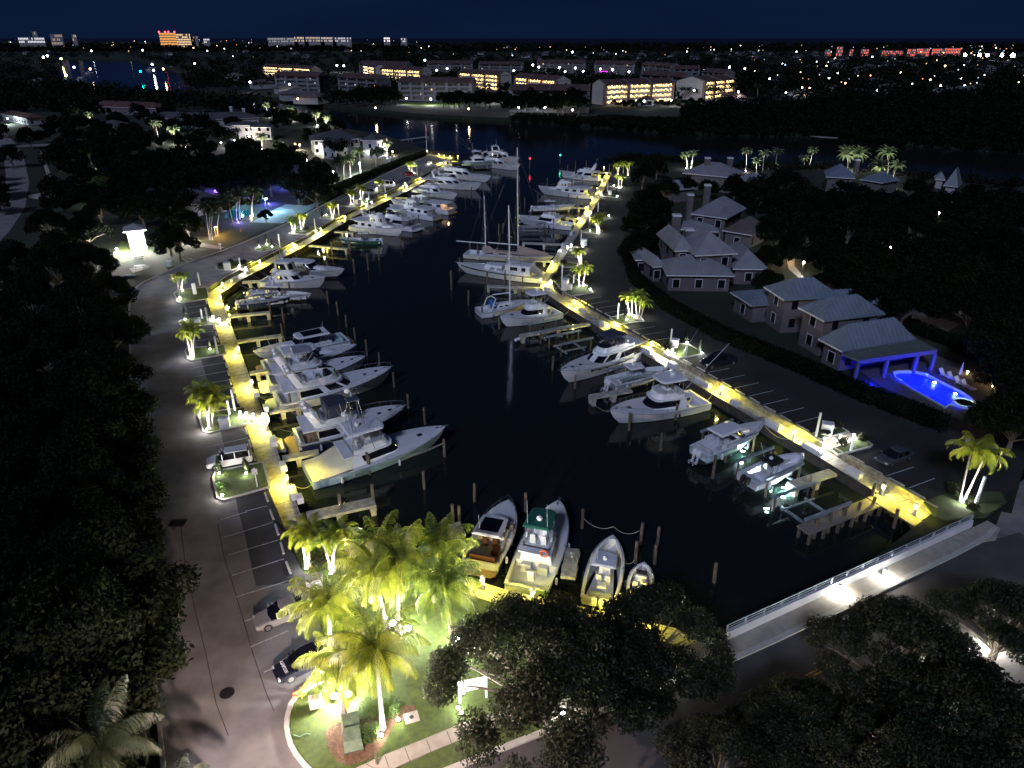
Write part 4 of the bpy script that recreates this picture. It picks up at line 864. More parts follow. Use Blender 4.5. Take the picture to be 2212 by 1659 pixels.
# hanging lights on pilings over the water
def hang(p, label, col=YEL, P=350, e=None):
    t = thing('dock_light', label, 'dock light', (p.x, p.y, p.z))
    b = MB(); b.lathe([(.02,-.1),(.14,0),(.14,.16),(.02,.2)], n=8); b.build('lamp_globe', e or E_yel, t)
    b = MB(); b.tube([(0,0,.2),(0,0,.5),(-.5,.1,.55)], .03, 4); b.build('bracket', M_metal, t)
    lamp('POINT', (0,0,-.3), P, col, t, .1)
hang(ZA(170,790,-1.2), 'yellow lamp over the water beside the dark console boat'); hang(ZA(1245,158,-1.2), 'yellow lamp over the water below the finger pier')
# gangway / step lights: white bollards on paved ramps
pedestal(ZF(2040,960,WK), 'yellow lantern pedestal on the straight east walk, last one near the palm pair', 420)
bl = None
def bollard(p, label, P=600):
    global bl
    if bl is None:
        t = thing('path_light', label, 'path light'); b = MB(); b.tbox(-.07,.07,-.07,.07,0,.6,0,0); b.build('post', M_box, t)
        b = MB(); b.lathe([(.10,.62),(.13,.68),(.10,.74)], n=8); b.build('lamp_head', E_wht, t); b = MB(); b.lathe([(.2,.75),(.18,.78),(.02,.82)], n=8); b.build('shade', M_box, t)
        lamp('POINT', (.0,-.18,.52), P, WHT, t, .08); bl = t; o = t
    else: o = dup(bl, label=label)
    o.location = p; o['group'] = 'white lights at the dock gangways'; P *= .45
    for ch in o.children:
        if ch.type == 'LIGHT': ch.data = ch.data.copy(); ch.data.energy = P
    return o
for i, (f, x, y, P) in enumerate([(T4,1385,415,600),(T4,1425,430,600),(T4,1560,1040,1100),(T4,1600,1045,1100),(T4,1645,1055,900),(ZA,300,350,700),(ZA,375,372,700),(ZC,50,985,1000),(ZC,605,690,900),(ZC,560,665,500),(ZC,940,500,900),(ZC,955,525,500),(ZC,510,690,400),(ZD,1480,1128,700),(ZD,1620,1140,700),(ZD,1432,1150,500),(ZD,1665,745,600),(ZD,1720,722,700),(ZD,1850,492,700),(ZD,1232,1575,900),(ZE,1830,915,2600),(ZE,1870,905,1800),(ZF,1275,395,1100),(ZF,1415,325,900),(ZF,1530,322,800),(ZF,1285,350,300)]):
    WW = ['first western gangway, road end','first western gangway, dock end','second western gangway, beside the palm island','second western gangway, middle','second western gangway, dock end','gangway near the enclosed convertible, upper','gangway near the enclosed convertible, lower','gangway beside the cypress trees','gangway between two palm clumps','small one left of that gangway','gangway by the white parked van','dock end by the white parked van','palm clump north of the road','sailboat gangway, inner','sailboat gangway, outer','sailboat gangway, dock side','ramp behind the grey sport fisher','kerb behind the grey sport fisher','ramp behind the console boat','bend of the east walk','very bright eastern gangway, dock side','very bright eastern gangway, lot side','southern ramp, dock end','southern ramp, middle','southern ramp, far end','southern ramp, wall side'][i]
    bollard(f(x, y, .13 if i not in (1,4,19) else WK), 'white path light, ' + WW, P)
for i, (x, y, z_, n_) in enumerate(((1300,415,.1,'nearer the car park'),(1010,515,.1,'nearer the oak'))): bollard(T9(x, y, z_), 'strong white light on the bridge walk, ' + n_, 1300)
for i, (x, y) in enumerate(((1985,850),(1680,1015))): bollard(T9(x, y, 0), 'white light across the street behind the oaks, ' + ['upper','lower'][i], 4000)
for q in ([T4(1350,400),T4(1350,425),T4(1420,440),T4(1410,405)], [T4(1540,1025),T4(1545,1055),T4(1640,1068),T4(1625,1020)], [ZA(250,330),ZA(260,355),ZA(400,375),ZA(380,335)], [ZF(1240,345),ZF(1335,405),ZF(1590,312),ZF(1490,265)], [ZD(1470,1115),ZD(1475,1140),ZD(1640,1150),ZD(1650,1125)], [ZE(1790,905),ZE(1850,935),ZE(1895,905),ZE(1840,885)]):
    P = [p[:2] for p in q]; tag(poly('paved_ramp', P, .135, M_walk, thick=.4), kind='structure')
# dock boxes
bx = None
BX = [(T4,1665,905,.6,1.0,'small white one by the second mooring'),(T4,1725,1000,.5,1.2,'with a stainless sink beside it'),(T4,1725,1060,.6,1.6,'next to a lit pedestal'),(T4,1772,1215,.7,1.6,'large one opposite the white suv'),(T4,1838,1380,.6,1.3,'north of the covered sport fisher'),(T4,1903,1550,.7,2.0,'long one past the covered sport fisher'),(T4,1945,1590,.6,1.0,'small raised one at the southern end'),
      (ZE,812,382,.6,1.2,'at the bend beside the old convertible'),(ZE,1110,562,.7,1.6,'by the empty boat lifts'),(ZE,1292,678,.7,1.8,'near the lit pedestal north of the lifts'),(ZE,1662,898,.7,1.9,'at the very bright gangway'),(ZE,1872,1022,.6,1.5,'south of the very bright gangway'),(ZE,2095,1158,.6,1.2,'left of two close together'),(ZE,2160,1192,.6,1.2,'right of two close together'),
      (T6,340,965,.6,1.2,'behind the rounded sport fisher stern'),(T6,590,1110,.7,2.2,'long one at the pale teal dayboat bow'),(T6,842,1265,.7,2.4,'long one at the black canopy boat'),(T6,1112,1420,.7,1.7,'south of the steps'),
      (ZA,240,490,.6,1.8,'near the bend on the diagonal'),(ZA,385,405,.5,1.0,'near the diagonal gangway'),(ZA,830,170,.6,1.5,'beside a close pair of lanterns'),(ZC,520,770,.7,1.6,'behind the trawlers'),(ZC,300,890,.7,1.6,'behind the pilothouse trawler'),(ZC,890,575,.7,1.5,'by the white van'),
      (ZD,1338,1200,.7,2.0,'long one behind the ketch'),(ZD,1385,1115,.7,1.6,'at the ketch bow'),(ZD,1490,965,.7,2.4,'long one south of the grey sport fisher'),(ZD,1690,640,.6,1.4,'by the console boat'),(ZO,665,375,.7,1.3,'beneath the palm crowns')]
for i, (f, x, y, w, l, n_) in enumerate(BX):
    p = f(x, y, WK); d = (WEST[8] - WEST[10]) if f is T4 or f is ZO else ((EAST[8] - EAST[9]) if f in (ZE, T6) else ((WEST[12] - WEST[14]) if f in (ZA, ZC) else (EAST[1] - EAST[3])))
    if bx is None:
        t = thing('dock_box', '', 'dock box'); b = MB(); b.tbox(-.5,.5,-.5,.5,0,.52,-.02,-.02); b.build('body', M_box, t); b = MB(); b.tbox(-.54,.54,-.54,.54,.52,.66,.06,.06); b.build('lid', M_box, t); bx = o = t
    else: o = dup(bx)
    o.location = p; o.rotation_euler = (0, 0, math.atan2(d.y, d.x)); o.scale = (l, w, 1.05); o['label'] = 'white fibreglass dock box, ' + n_; o['group'] = 'white dock boxes beside the berths'
# white service posts and cabinets in the islands
PO = [(T4,1297,190,2.4,'beside the northern kerb island'),(T4,1312,405,1.6,'shorter one of a pair by the first gangway'),(T4,1350,437,2.6,'taller one of a pair by the first gangway'),(T4,1411,632,2.6,'in the grass island with a lit shrub'),(T4,1488,1025,1.8,'shorter one in the big palm island'),(T4,1523,1000,2.8,'taller one in the big palm island'),
      (ZA,308,320,1.7,'by the diagonal gangway shrubs'),(ZA,755,105,2.8,'near the three cypress trees'),(ZC,40,935,2.4,'at the gangway by the parked boat'),(ZC,280,808,2.8,'beside a palm pair in the second island'),(ZC,580,650,2.0,'by the gangway palms'),(ZC,740,570,2.6,'by the white van island'),(ZC,1060,400,2.6,'in the single palm island'),
      (ZD,1600,1095,3.2,'by the paved sailboat ramp'),(ZD,1365,1545,3.2,'left of the tan cabinet'),(ZD,1925,440,2.6,'by the northern island'),(ZD,1808,690,2.4,'between northern bays'),(ZD,1705,800,2.0,'by the palm island'),(ZE,1410,615,2.6,'in the east palm island'),(ZE,1855,830,2.4,'by the bright gangway shrubs'),(ZE,1983,935,1.6,'short one in the shrub island'),
      (T6,865,1168,3.0,'by the southern ramp cabinet'),(ZF,1512,415,1.8,'in the southern ramp shrubs'),(T6,1903,1600,3.0,'beside the floodlit palm pair'),(ZD,1510,1560,1.5,'small one beside the tan cabinet')]
po = None
for i, (f, x, y, h, n_) in enumerate(PO):
    p = f(x, y, .13)
    if po is None:
        t = thing('service_post', '', 'post'); b = MB(); b.tbox(-.11,.11,-.11,.11,0,1,.015,.015); b.build('shaft', M_box, t); b = MB(); b.tbox(-.13,.13,-.13,.13,1.0,1.04,.05,.05); b.build('cap', M_box, t); po = o = t
    else: o = dup(po)
    o.location = p; o.scale = (1, 1, h); o['label'] = 'white square post ' + n_; o['group'] = 'white posts in the kerb islands'
cb = None
for i, (f, x, y, w, d, h, n_) in enumerate([(T4,1460,1110,1.1,.9,1.3,'near the big palm island posts'),(T4,1283,448,.9,.8,1.2,'in the narrow shrub island'),(ZA,165,362,1.2,1.0,1.5,'among shrubs by the diagonal gangway'),(ZD,1405,1640,1.0,1.6,2.0,'tan one at the bend, the tallest'),(ZD,1462,1640,.8,.7,1.0,'small one at the foot of the tan cabinet'),(ZE,1888,850,1.1,1.0,1.2,'by the bright eastern gangway'),(T6,932,1150,1.2,1.0,1.4,'by the southern ramp'),(ZD,1642,1100,1.2,1.0,1.4,'by the paved sailboat ramp'),(ZD,1957,480,1.0,1.0,1.2,'in the northern island'),(ZC,445,690,1.0,1.0,1.2,'by the western palm pair'),(ZO,350,745,1.3,1.1,.9,'near the southern end of the western bays'),(T4,1265,245,.6,.5,2.0,'slim one with blue stickers'),(ZP,485,385,.8,.5,.9,'half hidden by a drooping frond')]):
    p = f(x, y, .13)
    if cb is None:
        t = thing('utility_cabinet', '', 'utility cabinet'); b = MB(); b.box(-.5,.5,-.5,.5,0,.92); b.build('body', M_cream, t); b = MB(); b.tbox(-.55,.55,-.55,.55,.92,1.0,.05,.05); b.build('roof', M_box, t); b = MB(); b.box(-.42,.42,-.515,-.502,.08,.85); b.build('door', M_box, t); cb = o = t
    else: o = dup(cb)
    o.location = p; o.scale = (w, d, h); o.rotation_euler = (0,0,-.35 if p.x > 0 else .25); o['label'] = 'white service cabinet ' + n_; o['group'] = 'service cabinets'
# ---- finger piers
def pier(a, b_, w, label, z=-.75, m=M_conc, posts=2, th=.3, sm=M_conc, sw=.25):
    d = b_ - a; L = math.hypot(d.x, d.y); t = thing('finger_pier', label, 'pier', (a.x, a.y, 0), math.atan2(d.y, d.x), 'finger piers between the berths')
    mb = MB(); mb.box(0, L, -w/2, w/2, z - th, z); mb.build('deck', m, t)
    for i in range(posts):
        x = L * (i + 1) / posts - .3; mb = MB(); mb.box(x - sw, x + sw, -w/2 - .05, w/2 + .05, -2.6, z - th - .353) if sw > .2 else (mb.box(x-.12,x+.12,-w/2+.05,-w/2+.3,-2.6,z-th-.2), mb.box(x-.12,x+.12,w/2-.3,w/2-.05,-2.6,z-th-.2)); mb.box(x - sw - .05, x + sw + .05, -w/2 - .1, w/2 + .1, z - th - .35 if sw > .2 else z-th-.197, z - th - .003); mb.build('pier_support', sm, t)
    return t
for f, x0, y0, x1, y1, w, n_ in [(ZA,185,880,640,835,1.0,'with a white ladder beside the dark console boat'),(ZA,270,1165,770,1095,1.0,'north of the cruiser moored bow in'),(ZA,410,1520,640,1485,1.0,'short one under the cream sterns'),(ZA,335,495,530,485,1.0,'lit yellow beside the enclosed convertible'),(ZA,1090,85,1520,125,1.0,'south of the green console boat'),(ZB,380,490,680,430,1.1,'with ladder south of the large flybridge yacht'),(ZB,510,940,860,875,1.1,'beside the grey dinghy'),(ZB,745,1500,1400,1355,1.5,'southernmost, past the covered sport fisher'),
        (ZC,235,960,430,975,1.0,'north of the green console boat'),(ZC,840,620,960,625,1.0,'lit yellow behind the warm lit yacht'),(ZD,2000,205,1810,205,1.4,'at the outer end of the east dock'),(ZD,1690,640,1440,630,1.0,'north of the grey sport fisher'),(ZD,1600,775,1420,760,1.0,'behind the grey sport fisher'),(ZD,1260,1290,1010,1280,1.0,'yellow lit between ketch and classic yacht'),(ZE,760,355,310,335,1.0,'between the classic yacht and the sailboat'),(ZE,1170,655,590,755,1.0,'running out between the empty lifts'),(ZD,1390,1085,880,1065,1.0,'north of the ketch'),(ZE,1520,1210,1180,1270,1.1,'pale one beside the lettered console boat'),
        (ZF,1360,590,1010,700,1.2,'with ladder by the black canopy boat'),(T8,1470,420,1500,235,1.3,'with handrail between the two fishing boats'),(T8,770,150,730,70,1.2,'behind the roofed express boat')]:
    pier(f(x0, y0, -.75), f(x1, y1, -.75), w, 'concrete finger pier ' + n_)
# timber pier
wp = pier(ZF(1700,850,-.6), ZF(1110,1085,-.6), 1.6, 'long timber boardwalk pier with dark posts reaching toward the black canopy boat', -.6, mat('deck_boards', (.24,.21,.17), .8, col2=(.15,.13,.10), vs=7), 5, .12, M_wood, .1); wp['group'] = 'timber boardwalks'
wp2 = pier(ZF(1690,790,-.6), ZF(2100,1040,-.6), 1.5, 'timber boardwalk landing along the foot of the east walk', -.6, MATS['deck_boards'], 3, .12, M_wood, .1); wp2['group'] = 'timber boardwalks'
# ---- pilings
pg = None
def piling(p, h=2.3, label=None, r=.17):
    global pg
    if pg is None:
        t = thing('mooring_piling', '', 'piling'); b = MB(); b.tube([(0,0,-1.2),(0,0,.25),(0,0,1)], [.95, 1.0, .92], 9); b.build('pole', M_wood, t); pg = o = t
    else: o = dup(pg)
    o.location = (p.x, p.y, WL); o.scale = (r, r, h); o.rotation_euler = (random.uniform(-.03,.03), random.uniform(-.03,.03), random.uniform(0, 3))
    o['label'] = label or 'brown timber mooring piling standing alone in the dark basin water'; o['group'] = 'timber mooring pilings in the basin'
PL = {T5: [(865,1590),(1195,1655),(438,985),(345,850),(250,720),(168,640),(92,545),(35,460),(545,1090),(670,1300),(540,1510),(715,220),(825,320),(1370,740),(1515,860),(1865,1130),(2070,1260),(2165,1060),(185,1415),(1025,465)],
      ZB: [(1345,1090),(600,475),(795,870),(1395,1440),(1075,1510)],
      ZA: [(1300,745),(1410,875),(655,880),(870,650),(800,960),(790,1130),(990,350),(1140,385),(1265,440),(1300,400),(1595,400),(1750,370),(1545,150)],
      T8: [(1105,190),(1562,105),(1940,205),(2048,215),(2030,335),(1905,330),(725,65),(768,70)], T9: [(205,455)],
      ZC: [(985,945),(1080,900),(1155,810),(1245,580),(510,1090),(895,1100),(680,1250),(570,1300),(430,1360),(1400,1500),(1540,640),(1600,610),(1685,730),(1725,640),(1800,520),(1850,500),(380,1150),(210,1180)],
      ZD: [(1070,580),(1530,160),(1665,150),(1185,380),(1550,620),(115,1410),(445,1600),(665,1580),(885,1640),(14,1560),(640,960),(590,990),(1265,900),(1360,280),(1435,200),(910,640),(330,1230),(1000,1300),(240,1200),(1945,200)],
      ZE: [(605,390),(268,610),(410,700),(150,480)], ZF: [(345,650),(1670,890),(1755,870)]}
hts = {T5: 2.3, ZB: 3.0, ZA: 2.6, T8: 2.3, T9: 2.0, ZC: 2.8, ZD: 2.8, ZE: 2.6, ZF: 3}
NM = {T5: 'open middle of the basin', ZB: 'berths of the covered sport fisher', ZA: 'western berths', T8: 'south seawall boats', T9: 'bridge corner', ZC: 'northern diagonal berths', ZD: 'northern east berths', ZE: 'sailboat and old convertible', ZF: 'underlit lift'}
for f, L in PL.items():
    for (x, y) in L: piling(f(x, y, WL), hts[f] * random.uniform(.9, 1.1), 'weathered timber piling in the dark water near the ' + NM[f])
for i in range(5):
    a = ZF(1700 - 120*i, 850 + 48*i + 15, -.6); piling(a, 2.3, 'dark square topped post on the timber boardwalk pier')
for (x, y) in ((1900,970),(2110,1075)): piling(ZF(x, y, -.6), 2.2, 'dark post on the timber landing below the east walk')
# ---- boat lifts
def blift(c, ang, L, Wd, label, ht=3.4, cr=.9, cradle=True):
    t = thing('boat_lift', label, 'boat lift', (c.x, c.y, WL), ang, 'boat lifts')
    for sx_ in (-1, 1):
        for sy in (-1, 1):
            b = MB(); b.tube([(sx_*L/2, sy*Wd/2, -1), (sx_*L/2, sy*Wd/2, ht)], .13, 6); b.build('lift_piling', M_wood, t)
    for sy in (-1, 1):
        b = MB(); b.box(-L/2 - .4, L/2 + .4, sy*Wd/2 - .12, sy*Wd/2 + .12, ht, ht + .28); b.build('top_beam', M_metal, t)
    if cradle:
        for sx_ in (-.6, .6):
            b = MB(); b.box(sx_*L/2 - .1, sx_*L/2 + .1, -Wd/2, Wd/2, cr - .25, cr); b.build('cradle_beam', M_metal, t)
        for sy in (-.35, .35):
            b = MB(); b.box(-L*.42, L*.42, sy*Wd - .08, sy*Wd + .08, cr + .003, cr + .16); b.build('bunk', M_metal, t)
    for sx_ in (-.6, .6):
        for sy in (-1, 1):
            b = MB(); b.tube([(sx_*L/2, sy*(Wd/2-.15), cr), (sx_*L/2, sy*(Wd/2-.15), ht)], .02, 4); b.build('lift_cable', M_steel, t)
    return t
def mid(f, a, b_, z=-1): p, q = f(*a, z), f(*b_, z); return (p + q) / 2, math.atan2((q - p).y, (q - p).x), (q - p).length
c, a, L_ = mid(ZE, (700,740), (950,690), -.9); blift(c, a, 5.0, 3.6, 'empty boat lift frame beside the old convertible', 1.9, .5)
c, a, L_ = mid(ZE, (860,850), (1150,790), -.9); blift(c, a, 5.4, 3.6, 'empty boat lift frame nearest the charcoal bimini yacht', 1.9, .4)
c, a, L_ = mid(ZF, (235,430), (700,250), -.9); blift(c, a, 4.6, 3.8, 'boat lift carrying the pale teal dayboat', 2.2, .75)
c, a, L_ = mid(ZF, (620,680), (1000,520), -.9); blift(c, a, 5.2, 4.0, 'boat lift lit from below under the black canopy boat', 2.2, .85)
c, a, L_ = mid(ZF, (900,1000), (1420,810), -1.2); blift(c, a, 5.6, 4.2, 'empty lift between the lit lift and the timber pier', 1.7, .3)
c, a, L_ = mid(ZD, (850,880), (1150,880), -1.2); blift(c, a, 6.5, 4.4, 'empty lift with white beams south of the grey sport fisher', 1.5, .3)
c, a, L_ = mid(ZC, (1520,330), (1880,320), -1.2); blift(c, a, 7, 4.6, 'boat lift under the pale green sport fisher', 2.3, .9)
c, a, L_ = mid(ZA, (330,760), (800,700), -1.2); blift(c, a, 5.0, 3.4, 'boat lift under the dark console boat', 1.6, .5)
c, a, L_ = mid(ZE, (1330,1160), (1700,1080), -1.2); blift(c, a, 5.2, 3.8, 'boat lift under the lettered console boat', 1.8, .5)
# under-lift floodlights
def flood(p, label, P, aimv=(0,0,1)):
    t = thing('lift_floodlight', label, 'floodlight', p); b = MB(); b.box(-.28,.28,-.10,.10,-.06,0); b.build('housing', M_metal, t); b = MB(); b.box(-.25,.25,-.08,.08,.003,.03); b.build('lens', E_wht, t)
    lamp('POINT', (0, 0, .2), P, (.80,.95,1), t, .1); lamp('SPOT', (0, -.4, -.05), P*3.5, (.45,1,.75), t, .1, 165, (0,0,-1))
flood(ZF(600,420,-1.3), 'white floodlight on the lift of the pale teal dayboat', 260); flood(ZF(840,670,-1.4), 'white floodlight under the black canopy boat', 800)
flood(ZF(950,730,-1.5), 'second white floodlight near the black canopy boat', 600); flood(ZF(800,905,-1.9), 'small white light at the lift post by the open water', 60)
# ladders
def ladder(p, label, ang=0):
    t = thing('dock_ladder', label, 'ladder', p, ang); b = MB()
    for y in (-.25,.25): b.tube([(0,y,.7),(.2,y,.85),(.3,y,.5),(.3,y,-1.9)], .03, 5)
    for k in range(5): b.tube([(.3,-.25,-.2-k*.35),(.3,.25,-.2-k*.35)], .022, 4)
    b.build('ladder_frame', M_steel, t)
ladder(ZA(465,845,-.75), 'white ladder on the pier by the dark console boat', -1.6); ladder(ZB(655,450,-.75), 'white ladder on the pier of the large flybridge yacht', -1.6); ladder(ZF(1150,665,-.75), 'steel ladder on the pier by the black canopy boat', -1.9); ladder(T8(1485,320,-.75), 'steel handrail ladder between the fishing boats', 0); ladder(ZB(1095,1420,-.75), 'steel ladder on the southernmost western pier', -1.6)
# mooring lines
M_rope = mat('mooring_rope', (.5,.47,.38), .95)
def rope(a, b_, label, sag=.6, r=.025):
    b = MB(); d = b_ - a; pts = [a + d*t + Vector((0,0,-sag*4*t*(1-t))) for t in [i/10 for i in range(11)]]
    c = pts[0].copy(); b.tube([p - c for p in pts], r, 4); o = tag(b.build('mooring_line', M_rope), label, 'rope', 'mooring lines'); o.location = c
for f, x0, y0, z0, x1, y1, z1, n_ in [(ZB,590,1185,-.5,800,1190,-.8,'from the lit pedestal to the covered sport fisher'),(ZB,445,735,-.6,605,700,-.9,'red tinted, to the navy yacht stern'),(ZB,295,350,-.6,590,380,-.9,'to the large flybridge yacht stern'),(ZB,2050,800,-.3,1200,1000,-.6,'from the outer piling along the teal hull'),(ZF,775,190,.3,1000,320,-.4,'pale looping one at the dayboat bow'),(ZE,2135,1290,-.9,2212,1245,-.5,'at the rounded sport fisher stern'),(T8,1575,45,0,1765,95,.2,'left one to the bow of the open fishing boat'),(T8,1765,95,.2,1935,120,-.2,'right one to the bow of the open fishing boat'),(T8,1095,120,-.5,1015,160,-.6,'from a piling to the roofed express boat'),(T8,1815,295,-.8,1905,310,-.8,'from the open fishing boat to the skiff post'),(ZE,920,590,-.8,1020,510,-.4,'to the old convertible stern'),(T5,660,1215,-.2,190,1340,-.7,'hanging low beside the covered sport fisher'),(ZD,1115,1480,-.6,1210,1420,-.4,'yellow one at the classic yacht stern'),(ZE,1170,1290,-.8,1370,1400,.1,'to the rounded sport fisher bow')]:
    rope(f(x0, y0, z0), f(x1, y1, z1), 'mooring line ' + n_)
# white float balls on a piling
for i, (x, y) in enumerate(((1132,545),(1148,538))):
    b = MB(); b.ball((0,0,0), .28, 8); o = tag(b.build('mooring_buoy', M_white, smooth=True), 'white round float, %s of a pair at a piling head' % ['left','right'][i], 'float'); o.location = T5(x, y, -1.2)
# channel markers
for f, x, y, col, n_ in ((ZC,2185,330,(1,.02,.05),'red'),(ZD,1343,110,(.02,1,.5),'green')):
    t = thing('channel_marker', n_ + ' lit channel marker standing in the canal', 'channel marker', f(x, y, WL)); b = MB(); b.tube([(0,0,-1),(0,0,3.3)], .16, 6); b.build('post', M_wood, t)
    b = MB(); b.lathe([(.05,3.3),(.22,3.4),(.22,3.7),(.05,3.85)], n=8); b.build('marker_lamp', emit(n_ + '_marker_glow', col, 14, True), t)
# ================================================================ PALMS, TREES, SHRUBS
def palm_crown(name, nf, FL, seed, m, leaf=.55, up=1.15, droop=1.9, nl=26, lw=.05, hang=.5):
    rg = random.Random(seed); V = []; F = []
    for i in range(nf):
        az = i * 2.399963 + rg.uniform(-.2, .2); q = i / nf; e0 = up * (1 - q) ** 1.0 * 1.25 - .15 + rg.uniform(-.1, .1); Lf = FL * (0.8 + .2 * math.sin(math.pi * min(1, q + .2))) * rg.uniform(.88, 1.08)
        p = Vector((0, 0, 0)); el = e0; n = 14; st = Lf / n; pts = []
        tw = rg.uniform(-.25, .25); a = az
        for k in range(n + 1):
            d = Vector((math.cos(a) * math.cos(el), math.sin(a) * math.cos(el), math.sin(el))); pts.append((p.copy(), d)); p = p + d * st; el -= droop / n * (0.4 + 1.3 * k / n) * (1.0 + .3 * q); a += tw / n
        sd = Vector((-math.sin(az), math.cos(az), 0))
        for k in range(n):                                  # rachis
            (p0, d0), (p1, d1) = pts[k], pts[k+1]; w = .045 * (1 - k / n) + .008; o = len(V); V += [p0 - sd*w, p0 + sd*w, p1 + sd*w*.9, p1 - sd*w*.9]; F.append((o, o+1, o+2, o+3))
        for j in range(nl):
            s_ = .10 + .89 * j / (nl - 1); x = s_ * n; k = min(n-1, int(x)); fr = x - k; p0 = pts[k][0].lerp(pts[k+1][0], fr); d = pts[k][1]
            ll = leaf * FL * .42 * (math.sin(math.pi * (s_ * .86 + .10)) ** .6) * rg.uniform(.85, 1.1)
            for sg in (1, -1):
                dr = (sd * sg * (1 - .35 * s_) + d * (.45 + .5 * s_) + Vector((0, 0, -hang * rg.uniform(.6, 1.3)))).normalized(); up_ = d.cross(dr).normalized(); ww = d * lw * 1.0
                mid_ = p0 + dr * ll * .55; tip = p0 + (dr + Vector((0, 0, -.35 * hang * 2))).normalized() * ll; o = len(V)
                V += [p0 - ww*.5, p0 + ww*.5, mid_ + ww*.7, mid_ - ww*.7, tip + ww*.12, tip - ww*.12]; F += [(o, o+1, o+2, o+3), (o+3, o+2, o+4, o+5)]
    return fastmesh(name, np.array([tuple(v) for v in V]), np.array(F), m)
CRN = {'small': [palm_crown('palm_crown', 13, 1.9, 11+i, M_palm, .62, 1.2, 1.9, 24, .045, .35) for i in range(3)],
       'coco': [palm_crown('palm_crown', 24, 4.1, 31+i, M_palm, .62, 1.25, 1.75, 54, .034, .75) for i in range(4)],
       'royal': [palm_crown('palm_crown', 15, 3.3, 51+i, M_palm, .55, 1.2, 2.2, 40, .045, .5) for i in range(2)],
       'date': [palm_crown('palm_crown', 34, 3.8, 61+i, M_palm2, .42, 1.3, 1.3, 26, .10, .2) for i in range(2)],
       'grey': [palm_crown('palm_crown', 18, 3.0, 71+i, M_palm2, .55, 1.2, 1.8, 22, .10, .5) for i in range(3)],
       'cocod': [palm_crown('palm_crown', 22, 4.1, 91, M_palmdk, .62, 1.25, 1.75, 54, .034, .75)],
       'dark': [palm_crown('palm_crown', 18, 3.4, 81+i, M_palmdk, .55, 1.2, 1.9, 22, .10, .5) for i in range(3)]}
def on_line(base, u_, v_):
    a, b_ = U(u_, v_, 0), U(u_, v_, 10); t = (base.y - a.y) / (b_.y - a.y); return a + (b_ - a) * t
pcount = 0
def palm(kind, label, stems, light=None, group=None, r=.13, scl=1.0, shaft=True, lp=900, lcol=WHT, name='palm_tree', g=0.12, sp=.0):
    """stems: [(base_u, base_v, crown_u, crown_v), ...] in survey sight lines"""
    global pcount
    b0 = U(stems[0][0], stems[0][1], g); t = thing(name, label, 'palm tree', b0, 0, group)
    for st in stems:
        bs_ = U(st[0], st[1], g); top = on_line(bs_, st[2], st[3]); h = top - bs_; c = bs_ - b0
        b = MB(); N = 9; lean = Vector((h.x, h.y, 0)); pts = [c + Vector((0,0,h.z)) * (i/N) + lean * ((i/N) ** 1.9 if abs(h.x) > .6 else (i/N)) for i in range(N+1)]; rr = [r*(1.5 - .6*min(1, i/2)) * (1 - .25*i/N) for i in range(N+1)]
        b.tube(pts, rr, 8); b.build('trunk', M_palmbark, t)
        if shaft: b = MB(); b.tube([pts[-1] - Vector((0,0,.5)), pts[-1], pts[-1] + Vector((0,0,.35))], [r*.7, r*1.15, r*.4], 7); b.build('crown_shaft', M_palm, t)
        me = CRN[kind][pcount % len(CRN[kind])]; pcount += 1
        o = bpy.data.objects.new('crown', me); COL.objects.link(o); o.parent = t; o.location = pts[-1] + Vector((0,0,.2)); o.rotation_euler = (random.uniform(-.08,.08), random.uniform(-.08,.08), random.uniform(0, 6)); o.scale = (scl,)*3
    if light:
        for (du, dv) in light: uplight(U(stems[0][0] + du, stems[0][1] + dv, g), 'ground floodlight at the foot of the ' + label[:60].rsplit(' ', 1)[0] if False else None, lp, lcol, label)
    return t
ul = None; ucount = 0
def uplight(p, label, P, col=WHT, near_=''):
    global ul, ucount
    if ul is None:
        t = thing('garden_floodlight', '', 'garden light'); b = MB(); b.lathe([(.05,0),(.11,.03),(.12,.14)], n=8); b.build('lamp_can', M_black, t); b = MB(); b.lathe([(.115,.143),(.14,.19),(.09,.27),(.01,.30)], n=8); b.build('lens', E_wht, t); ul = o = t
    else: o = dup(ul)
    o.location = p; lamp('SPOT', (0, -.02, .36), P*(2.6 if P < 2500 else 3.6), col, o, .08, 125, (0,.05,1)); lamp('POINT', (0, -.10, .42), P*(.13 if P < 2500 else .55 if P in (3200, 4500) and p[1] < 60 else .2), col, o, .08); o.scale = (1,1,1) if P < 2500 else (2,2,1.6)
    w = ' '.join(near_.split()[:9]); o['label'] = label or ('white ground floodlight under ' + w); o['group'] = 'white ground floodlights'; ucount += 1
    return o
PG = 'floodlit palms in the kerb islands'
def t4(*a): return tuple(a_/3 + (553 if i % 2 else 0) for i, a_ in enumerate(a))
palm('small', 'pair of small palms at the northern west island', [t4(1160,235,1145,145), t4(1180,225,1190,140)], [(8,-2),(4,16)], PG)
palm('small', 'bushy lit palm clump in the second west palm island', [t4(1240,650,1205,510), t4(1262,655,1265,500), t4(1250,652,1235,470)], [(-2,3),(6,1)], PG, scl=1.1)
palm('small', 'tall lit palm clump in the largest west island', [t4(1365,1120,1300,890), t4(1372,1118,1320,960), t4(1378,1115,1400,960), t4(1360,1122,1375,905)], [(-8,4),(-14,-32)], PG, scl=1.3, lp=1300)
zl = lambda *a: tuple((177 if i % 2 == 0 else 194.7) + .256 * q for i, q in enumerate(a)); zc = lambda *a: tuple((672.4 if i % 2 == 0 else 292) + .216 * q for i, q in enumerate(a))
